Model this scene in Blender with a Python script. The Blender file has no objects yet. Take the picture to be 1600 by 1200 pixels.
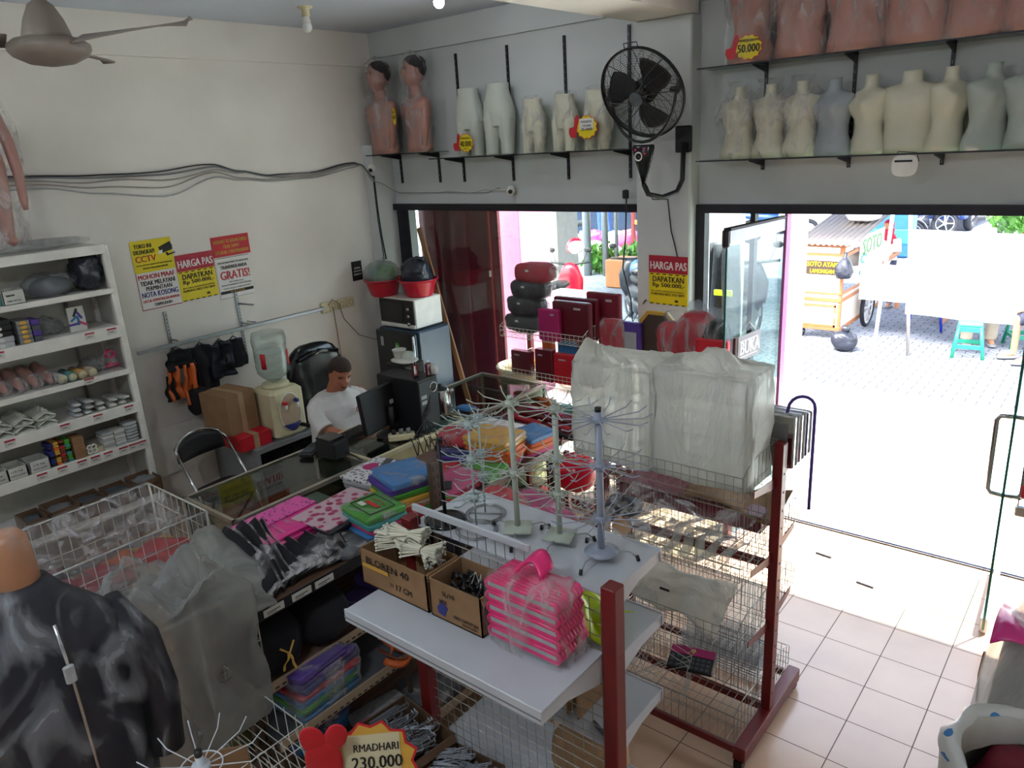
import bpy, math, random
from mathutils import Vector, Matrix, noise
R = random.Random(7)
pi = math.pi
SC = bpy.context.scene
COL = SC.collection
# ---------------------------------------------------------------- camera
cam = bpy.data.cameras.new('camera'); camo = bpy.data.objects.new('camera', cam); COL.objects.link(camo)
yaw, pitch, roll = [math.radians(a) for a in (40.3727, 17.5439, -3.49878)]
_f = Vector((-math.sin(yaw)*math.cos(pitch), math.cos(yaw)*math.cos(pitch), -math.sin(pitch)))
_r = Vector((math.cos(yaw), math.sin(yaw), 0)); _u = _r.cross(_f)
_r2 = math.cos(roll)*_r+math.sin(roll)*_u; _u2 = -math.sin(roll)*_r+math.cos(roll)*_u
mw = Matrix((_r2, _u2, -_f)).transposed().to_4x4(); mw.translation = Vector((0, 0, 2.83))
camo.matrix_world = mw
cam.sensor_fit = 'HORIZONTAL'; cam.sensor_width = 36; cam.lens = 36*1182.15/1600
cam.clip_start = .05; cam.clip_end = 200
SC.camera = camo
# ---------------------------------------------------------------- world, sun, exposure
wd = bpy.data.worlds.new('sky'); SC.world = wd; wd.use_nodes = True
wn = wd.node_tree; bg = wn.nodes['Background']
sky = wn.nodes.new('ShaderNodeTexSky'); sky.sky_type = 'NISHITA'; sky.sun_disc = False
sky.sun_elevation = math.radians(58); sky.sun_rotation = math.radians(200); sky.air_density = 1.2; sky.dust_density = 4
hs = wn.nodes.new('ShaderNodeHueSaturation'); hs.inputs['Saturation'].default_value = .55; wn.links.new(sky.outputs[0], hs.inputs['Color']); wn.links.new(hs.outputs[0], bg.inputs[0]); bg.inputs[1].default_value = 0.75
sl = bpy.data.lights.new('sun', 'SUN'); sl.energy = 7.5; sl.angle = .01; sl.color = (1, .97, .92)
so = bpy.data.objects.new('sun', sl); COL.objects.link(so)
so.rotation_euler = Vector((.25, .5, 1)).to_track_quat('Z', 'Y').to_euler()
SC.view_settings.view_transform = 'Standard'; SC.view_settings.look = 'None'
SC.view_settings.exposure = 1.8; SC.view_settings.gamma = 1; SC.view_settings.use_curve_mapping = False
# ceiling bulbs: the lit one in view, an unseen added fill, one inferred overhead
for bx, by, e in ((-3.86, 4.03, 2.5), (-4.2, -1.0, 14), (-1.5, -.4, 19)):
    l = bpy.data.lights.new('bulb_light', 'POINT'); l.energy = e; l.shadow_soft_size = .05; l.color = (.88, .95, 1)
    o = bpy.data.objects.new('bulb_light', l); COL.objects.link(o); o.location = (bx, by, 3.70)
# ---------------------------------------------------------------- materials
def lin(h):
    h = h.lstrip('#'); c = [int(h[i:i+2], 16)/255 for i in (0, 2, 4)]
    return [x/12.92 if x <= .04045 else ((x+.055)/1.055)**2.4 for x in c]
MATS = {}
def mk(name, hexc, rough=.55, metal=0, var=.08, scale=9, bump=0, bscale=30, alpha=1, emit=0, spec=.5, coat=0, trans=0):
    m = bpy.data.materials.new(name); m.use_nodes = True; nt = m.node_tree; N = nt.nodes; b = N['Principled BSDF']
    c = lin(hexc); tc = N.new('ShaderNodeTexCoord')
    nz = N.new('ShaderNodeTexNoise'); nz.inputs['Scale'].default_value = scale; nz.inputs['Detail'].default_value = 4
    nt.links.new(tc.outputs['Object'], nz.inputs['Vector'])
    rp = N.new('ShaderNodeValToRGB'); e = rp.color_ramp.elements
    e[0].position = .3; e[1].position = .7
    e[0].color = [x*(1-var) for x in c]+[1]; e[1].color = [min(1, x*(1+var)) for x in c]+[1]
    nt.links.new(nz.outputs['Fac'], rp.inputs['Fac']); nt.links.new(rp.outputs['Color'], b.inputs['Base Color'])
    b.inputs['Roughness'].default_value = rough; b.inputs['Metallic'].default_value = metal
    b.inputs['Specular IOR Level'].default_value = spec; b.inputs['Alpha'].default_value = alpha
    b.inputs['Coat Weight'].default_value = coat; b.inputs['Transmission Weight'].default_value = trans
    if emit: b.inputs['Emission Color'].default_value = c+[1]; b.inputs['Emission Strength'].default_value = emit
    if bump:
        n2 = N.new('ShaderNodeTexNoise'); n2.inputs['Scale'].default_value = bscale; n2.inputs['Detail'].default_value = 5
        nt.links.new(tc.outputs['Object'], n2.inputs['Vector'])
        bp = N.new('ShaderNodeBump'); bp.inputs['Strength'].default_value = bump; bp.inputs['Distance'].default_value = .02
        nt.links.new(n2.outputs['Fac'], bp.inputs['Height']); nt.links.new(bp.outputs['Normal'], b.inputs['Normal'])
    MATS[name] = m; return m
def film(name, hexc, lo, hi, rough=.18, scale=6, bs=1.0, r0=.35, r1=.65):
    """crinkled plastic film: transparent with a share of glossy plastic that follows the folds"""
    m = bpy.data.materials.new(name); m.use_nodes = True; nt = m.node_tree; N = nt.nodes; b = N['Principled BSDF']; L = nt.links
    b.inputs['Base Color'].default_value = lin(hexc)+[1]; b.inputs['Roughness'].default_value = rough; b.inputs['Specular IOR Level'].default_value = .8
    tc = N.new('ShaderNodeTexCoord'); mp = N.new('ShaderNodeMapping'); mp.inputs['Scale'].default_value = (1, 1, .45); mp.inputs['Rotation'].default_value = (.3, .5, .2)
    L.new(tc.outputs['Object'], mp.inputs['Vector'])
    nz = N.new('ShaderNodeTexNoise'); nz.inputs['Scale'].default_value = scale; nz.inputs['Detail'].default_value = 6; nz.inputs['Distortion'].default_value = 1.2
    L.new(mp.outputs[0], nz.inputs['Vector'])
    bp = N.new('ShaderNodeBump'); bp.inputs['Strength'].default_value = bs; bp.inputs['Distance'].default_value = .06
    L.new(nz.outputs['Fac'], bp.inputs['Height']); L.new(bp.outputs[0], b.inputs['Normal'])
    mr = N.new('ShaderNodeMapRange'); mr.inputs['From Min'].default_value = r0; mr.inputs['From Max'].default_value = r1
    mr.inputs['To Min'].default_value = lo; mr.inputs['To Max'].default_value = hi
    L.new(nz.outputs['Fac'], mr.inputs['Value'])
    t = N.new('ShaderNodeBsdfTransparent'); mx = N.new('ShaderNodeMixShader')
    tl = N.new('ShaderNodeBsdfTranslucent'); tl.inputs[0].default_value = lin(hexc)+[1]; L.new(bp.outputs[0], tl.inputs['Normal']); m2 = N.new('ShaderNodeMixShader'); m2.inputs[0].default_value = .5 if hi > .55 else .2
    L.new(b.outputs[0], m2.inputs[1]); L.new(tl.outputs[0], m2.inputs[2])
    L.new(mr.outputs[0], mx.inputs[0]); L.new(t.outputs[0], mx.inputs[1]); L.new(m2.outputs[0], mx.inputs[2])
    L.new(mx.outputs[0], N['Material Output'].inputs['Surface']); MATS[name] = m; return m
def glassy(name, hexc, refl=.08, tint=.95):
    m = bpy.data.materials.new(name); m.use_nodes = True; nt = m.node_tree; N = nt.nodes; L = nt.links; N.remove(N['Principled BSDF'])
    t = N.new('ShaderNodeBsdfTransparent'); t.inputs[0].default_value = [x*tint for x in lin(hexc)]+[1]
    g = N.new('ShaderNodeBsdfGlossy'); g.inputs['Roughness'].default_value = .03
    f = N.new('ShaderNodeLayerWeight'); f.inputs[0].default_value = .5; pw = N.new('ShaderNodeMath'); pw.operation = 'POWER'; pw.inputs[1].default_value = 5; L.new(f.outputs['Facing'], pw.inputs[0])
    ad = N.new('ShaderNodeMath'); ad.operation = 'MULTIPLY_ADD'; ad.inputs[1].default_value = .9; ad.inputs[2].default_value = refl*.7; L.new(pw.outputs[0], ad.inputs[0]); ad.use_clamp = True
    mx = N.new('ShaderNodeMixShader'); L.new(ad.outputs[0], mx.inputs[0]); L.new(t.outputs[0], mx.inputs[1]); L.new(g.outputs[0], mx.inputs[2])
    L.new(mx.outputs[0], N['Material Output'].inputs['Surface']); MATS[name] = m; return m
# ---------------------------------------------------------------- mesh builder
class MB:
    def __init__(s): s.v = []; s.f = []; s.m = []; s.sm = []; s.mats = []
    def mi(s, m):
        if m not in s.mats: s.mats.append(m)
        return s.mats.index(m)
    def add(s, vs, fs, m, smooth=False, M=None):
        b = len(s.v); k = s.mi(m)
        for p in vs:
            p = Vector(p); s.v.append(tuple(M @ p) if M is not None else tuple(p))
        for f in fs: s.f.append([b+i for i in f]); s.m.append(k); s.sm.append(smooth)
        return s
    def box(s, a, b, m, M=None):
        x0, y0, z0 = a; x1, y1, z1 = b
        vs = [(x0,y0,z0),(x1,y0,z0),(x1,y1,z0),(x0,y1,z0),(x0,y0,z1),(x1,y0,z1),(x1,y1,z1),(x0,y1,z1)]
        return s.add(vs, [(0,3,2,1),(4,5,6,7),(0,1,5,4),(1,2,6,5),(2,3,7,6),(3,0,4,7)], m, False, M)
    def cbox(s, c, d, m, rz=0, rx=0, ry=0):
        M = Matrix.Translation(c) @ Matrix.Rotation(rz, 4, 'Z') @ Matrix.Rotation(ry, 4, 'Y') @ Matrix.Rotation(rx, 4, 'X')
        h = [x/2 for x in d]; return s.box((-h[0],-h[1],-h[2]), (h[0],h[1],h[2]), m, M)
    def bbox(s, a, b, m, r=.008, M=None):
        """box with chamfered edges"""
        x0,y0,z0 = a; x1,y1,z1 = b; r = min(r, (x1-x0)*.45, (y1-y0)*.45, (z1-z0)*.45)
        vs = []
        for z, i in ((z0, r), (z0+r, 0), (z1-r, 0), (z1, r)):
            j = i; c = r if i == 0 else r
            X0, X1, Y0, Y1 = x0+j, x1-j, y0+j, y1-j
            vs += [(X0+c,Y0,z),(X1-c,Y0,z),(X1,Y0+c,z),(X1,Y1-c,z),(X1-c,Y1,z),(X0+c,Y1,z),(X0,Y1-c,z),(X0,Y0+c,z)]
        fs = [list(range(7, -1, -1)), list(range(24, 32))]
        for k in range(3):
            for i in range(8): a_ = k*8+i; b_ = k*8+(i+1) % 8; fs.append((a_, b_, b_+8, a_+8))
        return s.add(vs, fs, m, False, M)
    def tube(s, pts, r, m, n=6, M=None, cap=True):
        pts = [Vector(p) for p in pts]; rs = r if isinstance(r, (list, tuple)) else [r]*len(pts)
        vs = []; fs = []; prev = None
        for i, p in enumerate(pts):
            d = (pts[min(i+1, len(pts)-1)]-pts[max(i-1, 0)])
            d = d.normalized() if d.length > 1e-9 else Vector((0, 0, 1))
            if prev is None:
                a = Vector((0, 0, 1)) if abs(d.z) < .9 else Vector((1, 0, 0)); u = d.cross(a).normalized()
            else: u = (prev-d*prev.dot(d)).normalized()
            prev = u; w = d.cross(u)
            for k in range(n): t = 2*pi*k/n; vs.append(p+(u*math.cos(t)+w*math.sin(t))*rs[i])
        for i in range(len(pts)-1):
            for k in range(n): fs.append((i*n+k, i*n+(k+1) % n, (i+1)*n+(k+1) % n, (i+1)*n+k))
        if cap: fs.append(list(range(n-1, -1, -1))); fs.append([(len(pts)-1)*n+k for k in range(n)])
        return s.add(vs, fs, m, n > 4, M)
    def loop(s, pts, r, m, n=4): return s.tube(list(pts)+[pts[0], pts[1]], r, m, n, cap=False)
    def ring(s, c, rad, r, m, ax='Z', n=24, k=5, ry=None, M=None):
        ry = ry or rad; P = []
        for i in range(n+1):
            t = 2*pi*i/n; a, b = rad*math.cos(t), ry*math.sin(t)
            q = {'Z': (a, b, 0), 'Y': (a, 0, b), 'X': (0, a, b)}[ax]; P.append(Vector(c)+Vector(q))
        return s.tube(P, r, m, k, M, False)
    def loft(s, rings, m, n=24, M=None, fn=None, cap=True, p=2.0):
        """rings: (cx, cy, z, rx, ry) stacked in z"""
        vs = []; fs = []
        for (cx, cy, z, rx, ry) in rings:
            for k in range(n):
                t = 2*pi*k/n; c, q = math.cos(t), math.sin(t)
                x = math.copysign(abs(c)**(2/p), c)*rx; y = math.copysign(abs(q)**(2/p), q)*ry
                v = Vector((cx+x, cy+y, z)); vs.append(fn(v) if fn else v)
        for i in range(len(rings)-1):
            for k in range(n): fs.append((i*n+k, i*n+(k+1) % n, (i+1)*n+(k+1) % n, (i+1)*n+k))
        if cap: fs.append(list(range(n-1, -1, -1))); fs.append([(len(rings)-1)*n+k for k in range(n)])
        return s.add(vs, fs, m, True, M)
    def lathe(s, prof, m, c=(0, 0, 0), n=24, M=None, cap=False):
        return s.loft([(c[0], c[1], c[2]+z, max(r, 1e-4), max(r, 1e-4)) for r, z in prof], m, n, M, None, cap)
    def sup(s, c, r, m, p=4, amp=0, freq=6, seed=0, n=20, M=None, rz=0, rx=0, ry=0, flat=None, fine=0):
        """super-ellipsoid with noise folds: bags, pillows, folded cloth"""
        MM = Matrix.Translation(c) @ Matrix.Rotation(rz, 4, 'Z') @ Matrix.Rotation(ry, 4, 'Y') @ Matrix.Rotation(rx, 4, 'X')
        if M is not None: MM = M @ MM
        vs = []; fs = []; nl = max(6, n//2+2)
        for i in range(nl+1):
            la = -pi/2+pi*i/nl
            for k in range(n):
                lo = 2*pi*k/n; d = Vector((math.cos(la)*math.cos(lo), math.cos(la)*math.sin(lo), math.sin(la)))
                q = (abs(d.x)**p+abs(d.y)**p+abs(d.z)**p)**(-1/p); d = d*q
                v = Vector((d.x*r[0], d.y*r[1], d.z*r[2]))
                if amp:
                    nn = noise.noise(Vector((v.x*freq+seed*3.1, v.y*freq-seed, v.z*freq+seed*7)))+.5*noise.noise(Vector((v.x*freq*2.6+seed, v.y*freq*2.6, v.z*freq*2.6)))
                    if fine: nn += fine*noise.noise(v*freq*6+Vector((seed, 0, 0)))
                    v += v.normalized()*amp*nn
                if flat is not None and v.z < flat: v.z = flat
                vs.append(v)
        for i in range(nl):
            for k in range(n): fs.append((i*n+k, i*n+(k+1) % n, (i+1)*n+(k+1) % n, (i+1)*n+k))
        return s.add(vs, fs, m, True, MM)
    def sheet(s, fn, nu, nv, m, thick=.003, smooth=True):
        """fn(u,v)->Vector, u,v in 0..1, solid thin sheet"""
        P = [[Vector(fn(i/nu, j/nv)) for j in range(nv+1)] for i in range(nu+1)]
        vs = []; fs = []
        for side in (0, 1):
            for i in range(nu+1):
                for j in range(nv+1):
                    a = P[min(i+1, nu)][j]-P[max(i-1, 0)][j]; b = P[i][min(j+1, nv)]-P[i][max(j-1, 0)]
                    nn = a.cross(b); nn = nn.normalized() if nn.length > 1e-12 else Vector((0, 0, 1))
                    vs.append(P[i][j]+nn*thick*(.5-side))
        W = nv+1; B = (nu+1)*W
        for i in range(nu):
            for j in range(nv):
                a = i*W+j; fs.append((a, a+W, a+W+1, a+1)); fs.append((B+a, B+a+1, B+a+W+1, B+a+W))
        for i in range(nu): a = i*W; fs.append((a, B+a, B+a+W, a+W)); a = i*W+nv; fs.append((a, a+W, B+a+W, B+a))
        for j in range(nv): a = j; fs.append((a, a+1, B+a+1, B+a)); a = nu*W+j; fs.append((a, B+a, B+a+1, a+1))
        return s.add(vs, fs, m, smooth)
    def poly(s, pts, th, m, M=None):
        """extruded outline, pts in XZ plane, thickness along Y (front at y=0, back at +th)"""
        n = len(pts); vs = [(x, 0, z) for x, z in pts]+[(x, th, z) for x, z in pts]
        fs = [list(range(n)), list(range(2*n-1, n-1, -1))]+[(i, i+n, (i+1) % n+n, (i+1) % n) for i in range(n)]
        return s.add(vs, fs, m, False, M)
    def grid(s, o, u, v, nu, nv, r, m):
        """welded wire panel from corner o along u and v"""
        o, u, v = Vector(o), Vector(u), Vector(v)
        for i in range(nu+1): p = o+u*i/nu; s.tube([p, p+v], r, m, 4)
        for j in range(nv+1): p = o+v*j/nv; s.tube([p, p+u], r*1.15, m, 4)
        return s
    def text(s, t, w, h, m, M):
        """lettering fitted into w x h, lower-left at the origin of M, standing in M's XZ plane facing -Y"""
        cu = bpy.data.curves.new('t', 'FONT'); cu.body = t; cu.extrude = .0; cu.resolution_u = 2; o = bpy.data.objects.new('t', cu)
        COL.objects.link(o); dg = bpy.context.evaluated_depsgraph_get(); me = o.evaluated_get(dg).to_mesh()
        vs = [v.co.copy() for v in me.vertices]; fs = [list(p.vertices) for p in me.polygons]
        o.evaluated_get(dg).to_mesh_clear(); bpy.data.objects.remove(o); bpy.data.curves.remove(cu)
        if not vs: return s
        x0 = min(v.x for v in vs); x1 = max(v.x for v in vs); y0 = min(v.y for v in vs); y1 = max(v.y for v in vs)
        for dx, dy in ((0, 0), (.035*h, -.0003), (.07*h, -.0006)): s.add([((v.x-x0)/(x1-x0)*w+dx, dy, (v.y-y0)/(y1-y0)*h) for v in vs], fs, m, False, M)
        return s
    def build(s, name, parent=None, loc=None, world=False):
        me = bpy.data.meshes.new(name); off = Vector((0, 0, 0))
        if parent is not None and world:
            off = Vector(ORG[parent.name] if parent.name in ORG else (0, 0, 0))
        elif parent is None and loc is not None: off = Vector(loc)
        me.from_pydata([tuple(Vector(v)-off) for v in s.v], [], s.f)
        for k in s.mats: me.materials.append(MATS[k])
        me.polygons.foreach_set('material_index', s.m); me.polygons.foreach_set('use_smooth', s.sm); me.update()
        o = bpy.data.objects.new(name, me); COL.objects.link(o)
        if parent is not None:
            o.parent = parent
            ORG[o.name] = ORG.get(parent.name, (0, 0, 0))
        elif loc is not None: o.location = loc; ORG[o.name] = tuple(loc)
        return o
ORG = {}
def tag(o, label, cat, group=None, kind=None):
    o['label'] = label; o['category'] = cat
    if group: o['group'] = group
    if kind: o['kind'] = kind
    return o
def thing(name, label, cat, loc=(0, 0, 0), rz=0, group=None):
    o = bpy.data.objects.new(name, None); COL.objects.link(o); o.location = loc; o.rotation_euler = (0, 0, rz); o.empty_display_size = .05
    ORG[o.name] = tuple(loc); return tag(o, label, cat, group)
def struct(name, mb, parent=None):
    o = mb.build(name, parent, world=parent is not None)
    if parent is None: o['kind'] = 'structure'
    return o
def kids(o): return [c for c in COL.objects if c.parent == o]
def dup(root, loc, rz=None, label=None, sc=None, group=None, mat=None):
    def cp(o, par):
        c = o.copy(); COL.objects.link(c)
        if par is not None: c.parent = par
        for ch in [x for x in KIDS(o)]: cp(ch, c)
        return c
    r = cp(root, None); r.location = loc
    if rz is not None: r.rotation_euler = (0, 0, rz)
    if sc is not None: r.scale = (sc, sc, sc) if not isinstance(sc, tuple) else sc
    if label: r['label'] = label
    if group: r['group'] = group
    ORG[r.name] = tuple(loc); return r
def KIDS(o): return list(o.children)
def Rz(a): return Matrix.Rotation(a, 4, 'Z')
def Tr(*p): return Matrix.Translation(Vector(p))
def frame(o, u, v):
    """matrix whose X runs along u and Z along v (for lettering)"""
    u = Vector(u).normalized(); v = Vector(v).normalized(); w = v.cross(u)
    m = Matrix((u, w, v)).transposed().to_4x4(); m.translation = Vector(o); return m
# ---------------------------------------------------------------- material list
mk('plaster', '#dad5ce', .85, var=.07, scale=1.4, bump=.12, bscale=14)
mk('plaster_shaded', '#c0c4c3', .85, var=.08, scale=1.2, bump=.12, bscale=14)  # same wall plaster, darkened in colour for the shade on the back wall
mk('ceiling_paint', '#b9c0cc', .9, var=.06, scale=1.0)
mk('dark_metal', '#1b1a22', .45, .3); mk('black', '#101013', .5); mk('black_gloss', '#0d0e12', .18); mk('black_cloth', '#0b0c12', .9)
mk('rubber', '#0c0c0e', .7); mk('white_wire', '#c8cbbf', .4); mk('grey_wire', '#8f8d84', .4, .4); mk('galv', '#9a9d9f', .35, .7)
mk('white_metal', '#b9bfc6', .35, var=.03); mk('white_paint', '#d5d3cc', .5); mk('red_steel', '#6f1a1a', .4, var=.1); mk('brown_steel', '#4d3c30', .5)
mk('red_plastic', '#b3112c', .35); mk('card', '#8a6a4a', .85, var=.1); mk('card_dark', '#5f4733', .85); mk('card_light', '#a98a68', .85)
mk('cream', '#c6bd9a', .5); mk('cream_panel', '#b7a77c', .5); mk('alu', '#a79f92', .35, .6); mk('wood_dark', '#3c2c24', .6); mk('wood', '#8a6543', .6)
mk('skin_doll', '#a5786c', .42, var=.06, bump=.06); mk('skin_doll_light', '#a2714f', .4); mk('doll_white', '#b9bfb4', .45, var=.04); mk('doll_cream', '#c6c4ae', .45, var=.05)
mk('doll_grey', '#949ca0', .4); mk('doll_green', '#9fa9a1', .4); mk('hair', '#1a1413', .8, bump=.5, bscale=120); mk('hair_man', '#3a2a24', .85, bump=.5, bscale=150)
mk('skin_man', '#a8694e', .55, var=.08, scale=25); mk('shirt', '#cfcdca', .9, var=.04, bump=.3, bscale=9); mk('lip', '#6b3328', .5)
mk('yellow', '#d8c400', .5, var=.03); mk('red_ink', '#b81222', .5); mk('maroon_ink', '#a5112f', .5); mk('blue_ink', '#24307c', .5); mk('ink', '#17130f', .6); mk('white_ink', '#dcd9d6', .6, var=.02)
mk('pink', '#c9297f', .35); mk('hot_pink', '#e01f70', .3); mk('rose', '#b83a6b', .6); mk('magenta', '#a3155c', .5); mk('green', '#3f8f2b', .5); mk('lime', '#c2dc00', .3, emit=0)
mk('blue', '#2f6fa8', .5); mk('blue_dark', '#27296b', .5); mk('navy', '#0e1220', .45); mk('purple', '#4a3186', .5); mk('orange', '#c45a1f', .55); mk('orange_dark', '#7e3b22', .6, bump=.2, bscale=12)
mk('gold', '#c79a3b', .35); mk('red_cloth', '#a11c2b', .75); mk('teal', '#3f8f8d', .5); mk('grey_cloth', '#4b4f54', .8); mk('grey', '#77797c', .6); mk('grey_light', '#a3a6a8', .6)
mk('maroon', '#5c0f1e', .3, coat=.6); mk('maroon_box', '#6e1326', .45); mk('fridge_blue', '#22364a', .3); mk('fridge_black', '#14171c', .35); mk('chrome', '#b9b9b9', .15, 1)
mk('olive', '#7f7a1e', .6); mk('beige', '#b09a80', .8); mk('pale_yellow', '#cfc77f', .7)
mk('bulb_on', '#ffffff', .3, emit=14); mk('bulb_off', '#d8dad6', .3)
mk('fan_cream', '#7d746b', .5); mk('hook_cream', '#cfcdb8', .5); mk('hook_wire', '#7e848c', .35, .5); mk('water', '#a9bdb5', .1, alpha=.22)
mk('leaf', '#5a8f3a', .7, var=.4, scale=3); mk('pink_wall', '#c07f9c', .8); mk('concrete', '#9c9791', .9, bump=.3)
mk('tyre', '#1b1e26', .7); mk('suv', '#27344d', .25, .4); mk('moto_red', '#c20f26', .25); mk('moto_black', '#1c2029', .35); mk('moto_blue', '#2c4a8c', .35)
mk('asphalt', '#dcdcd8', .9, var=.1); mk('banner', '#f2f1ee', .7, var=.02); mk('trash', '#2b2f3a', .25, bump=.6, bscale=18); mk('tarp', '#31333a', .8, bump=.5, bscale=7)
mk('roof_sheet', '#857d76', .6); mk('cart_wood', '#a5683f', .6); mk('cart_panel', '#d8c6b4', .6); mk('stool_green', '#1f9274', .4); mk('stool_blue', '#2440b8', .4)
mk('jean', '#343b4f', .8); mk('khaki', '#b5a996', .85); mk('hijab', '#b50f35', .8); mk('skin_out', '#b07f60', .6); mk('glass_edge', '#0f5a4a', .2); mk('mauve', '#8a3f78', .4)
mk('clear_wrap', '#c9cbc6', .2, alpha=.35); mk('label_white', '#bfbfb8', .5)
film('film_clear', '#d2d0d2', .05, .55, .14, 11, 1.0, .46, .70); film('film_thin', '#b9bcc0', .03, .22, .14, 7); film('film_frost', '#b9bdb8', .42, .72, .3, 4); film('film_white', '#d5d8d2', .72, .93, .35, 4)  # film_clear: pale streaks painted on the ridges as plastic highlights
film('film_grey', '#9aa0a6', .10, .5, .14, 5); film('film_stiff', '#9a9b9a', .14, .42, .14, 5); film('film_white_foreground', '#8e908e', .30, .60, .28, 3)
film('film_gloss', '#b4bac2', .02, .55, .08, 7, 1.0, .52, .70); film('film_cover', '#a5a7a4', .44, .68, .28, 2.5, .5); film('film_fold', '#b4b6b5', .22, .6, .22, 5); glassy('glass', '#f2faf6', .05); glassy('glass_shelf', '#cfe2da', .08, .85); glassy('glass_door', '#e9f6f1', .07, .97); glassy('glass_case', '#dfe8e3', .05, .95); glassy('bottle', '#e9f0ee', .10, .98)  # film_gloss: bright wrinkles put into the film as highlight streaks
def tiles():
    m = mk('floor_tile', '#cfae92', .22, var=.07, scale=2.2); nt = m.node_tree; N = nt.nodes; L = nt.links; b = N['Principled BSDF']
    tc = N.new('ShaderNodeTexCoord'); mp = N.new('ShaderNodeMapping')
    # grid fitted to the photo's joints: 0.3 m tiles
    mp.inputs['Location'].default_value = (-(-0.797)/.3, -(3.04)/.303, 0); mp.inputs['Scale'].default_value = (1/.2985, 1/.303, 1)
    L.new(tc.outputs['Object'], mp.inputs['Vector'])
    sx = N.new('ShaderNodeSeparateXYZ'); L.new(mp.outputs[0], sx.inputs[0]); parts = []
    for ax in (0, 1):
        fr = N.new('ShaderNodeMath'); fr.operation = 'FRACT'; L.new(sx.outputs[ax], fr.inputs[0])
        su = N.new('ShaderNodeMath'); su.operation = 'SUBTRACT'; L.new(fr.outputs[0], su.inputs[0]); su.inputs[1].default_value = .5
        ab = N.new('ShaderNodeMath'); ab.operation = 'ABSOLUTE'; L.new(su.outputs[0], ab.inputs[0])
        g = N.new('ShaderNodeMath'); g.operation = 'GREATER_THAN'; L.new(ab.outputs[0], g.inputs[0]); g.inputs[1].default_value = .4925; parts.append(g)
    mxx = N.new('ShaderNodeMath'); mxx.operation = 'MAXIMUM'; L.new(parts[0].outputs[0], mxx.inputs[0]); L.new(parts[1].outputs[0], mxx.inputs[1])
    mc = N.new('ShaderNodeMix'); mc.data_type = 'RGBA'; old = b.inputs['Base Color'].links[0].from_socket
    L.new(mxx.outputs[0], mc.inputs[0]); L.new(old, mc.inputs[6]); mc.inputs[7].default_value = lin('#4a3e38')+[1]; L.new(mc.outputs[2], b.inputs['Base Color'])
    rr = N.new('ShaderNodeMapRange'); L.new(mxx.outputs[0], rr.inputs['Value']); rr.inputs['To Min'].default_value = .2; rr.inputs['To Max'].default_value = .8; L.new(rr.outputs[0], b.inputs['Roughness'])
tiles()
def paving():
    m = mk('paving', '#a9aeb6', .85, var=.12, scale=3); nt = m.node_tree; N = nt.nodes; L = nt.links; b = N['Principled BSDF']
    tc = N.new('ShaderNodeTexCoord'); br = N.new('ShaderNodeTexBrick'); br.inputs['Scale'].default_value = 1; br.inputs['Brick Width'].default_value = .22; br.inputs['Row Height'].default_value = .11
    br.inputs['Mortar Size'].default_value = .006; br.inputs['Color1'].default_value = lin('#6f7682')+[1]; br.inputs['Color2'].default_value = lin('#7f848d')+[1]; br.inputs['Mortar'].default_value = lin('#2c2f37')+[1]
    nz = N.new('ShaderNodeTexWave'); nz.wave_type = 'BANDS'; nz.inputs['Scale'].default_value = 1.4; nz.inputs['Distortion'].default_value = 0; nz.wave_profile = 'TRI'
    L.new(tc.outputs['Object'], nz.inputs['Vector']); ad = N.new('ShaderNodeVectorMath'); ad.operation = 'ADD'; cx = N.new('ShaderNodeCombineXYZ')
    ml = N.new('ShaderNodeMath'); ml.operation = 'MULTIPLY'; ml.inputs[1].default_value = .1; L.new(nz.outputs['Fac'], ml.inputs[0]); L.new(ml.outputs[0], cx.inputs[1])
    L.new(tc.outputs['Object'], ad.inputs[0]); L.new(cx.outputs[0], ad.inputs[1]); L.new(ad.outputs[0], br.inputs['Vector']); L.new(br.outputs['Color'], b.inputs['Base Color'])
paving()
def woodgrain(name, a, bb, sc=6):
    m = mk(name, a, .6); nt = m.node_tree; N = nt.nodes; L = nt.links; b = N['Principled BSDF']
    tc = N.new('ShaderNodeTexCoord'); w = N.new('ShaderNodeTexWave'); w.inputs['Scale'].default_value = sc; w.inputs['Distortion'].default_value = 6; w.inputs['Detail'].default_value = 3
    L.new(tc.outputs['Object'], w.inputs['Vector']); r = N.new('ShaderNodeValToRGB'); r.color_ramp.elements[0].color = lin(a)+[1]; r.color_ramp.elements[1].color = lin(bb)+[1]
    L.new(w.outputs['Fac'], r.inputs['Fac']); L.new(r.outputs[0], b.inputs['Base Color'])
woodgrain('board_wood', '#5a4232', '#6b5040')
def spots(name, base, dot, scale=30, thr=.42, dot2=None):
    m = mk(name, base, .4); nt = m.node_tree; N = nt.nodes; L = nt.links; b = N['Principled BSDF']
    tc = N.new('ShaderNodeTexCoord'); v = N.new('ShaderNodeTexVoronoi'); v.inputs['Scale'].default_value = scale; L.new(tc.outputs['Object'], v.inputs['Vector'])
    r = N.new('ShaderNodeValToRGB'); e = r.color_ramp.elements; r.color_ramp.interpolation = 'CONSTANT'
    e[0].color = lin(dot2 or dot)+[1]; e[1].position = thr; e[1].color = lin(base)+[1]; x = r.color_ramp.elements.new(thr*.45); x.color = lin(dot)+[1]
    L.new(v.outputs['Distance'], r.inputs['Fac']); L.new(r.outputs[0], b.inputs['Base Color'])
spots('sack_rim', '#bfc1bd', '#2f6fa8', 9, .42, '#5b87a8'); spots('rose_print', '#b79fa8', '#a02a55', 22, .4, '#7c1f45'); spots('floral_print', '#c4c4c6', '#4d5a63', 42, .38, '#a8186a'); spots('pink_print', '#d64f9c', '#5d2a66', 48, .3)
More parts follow.
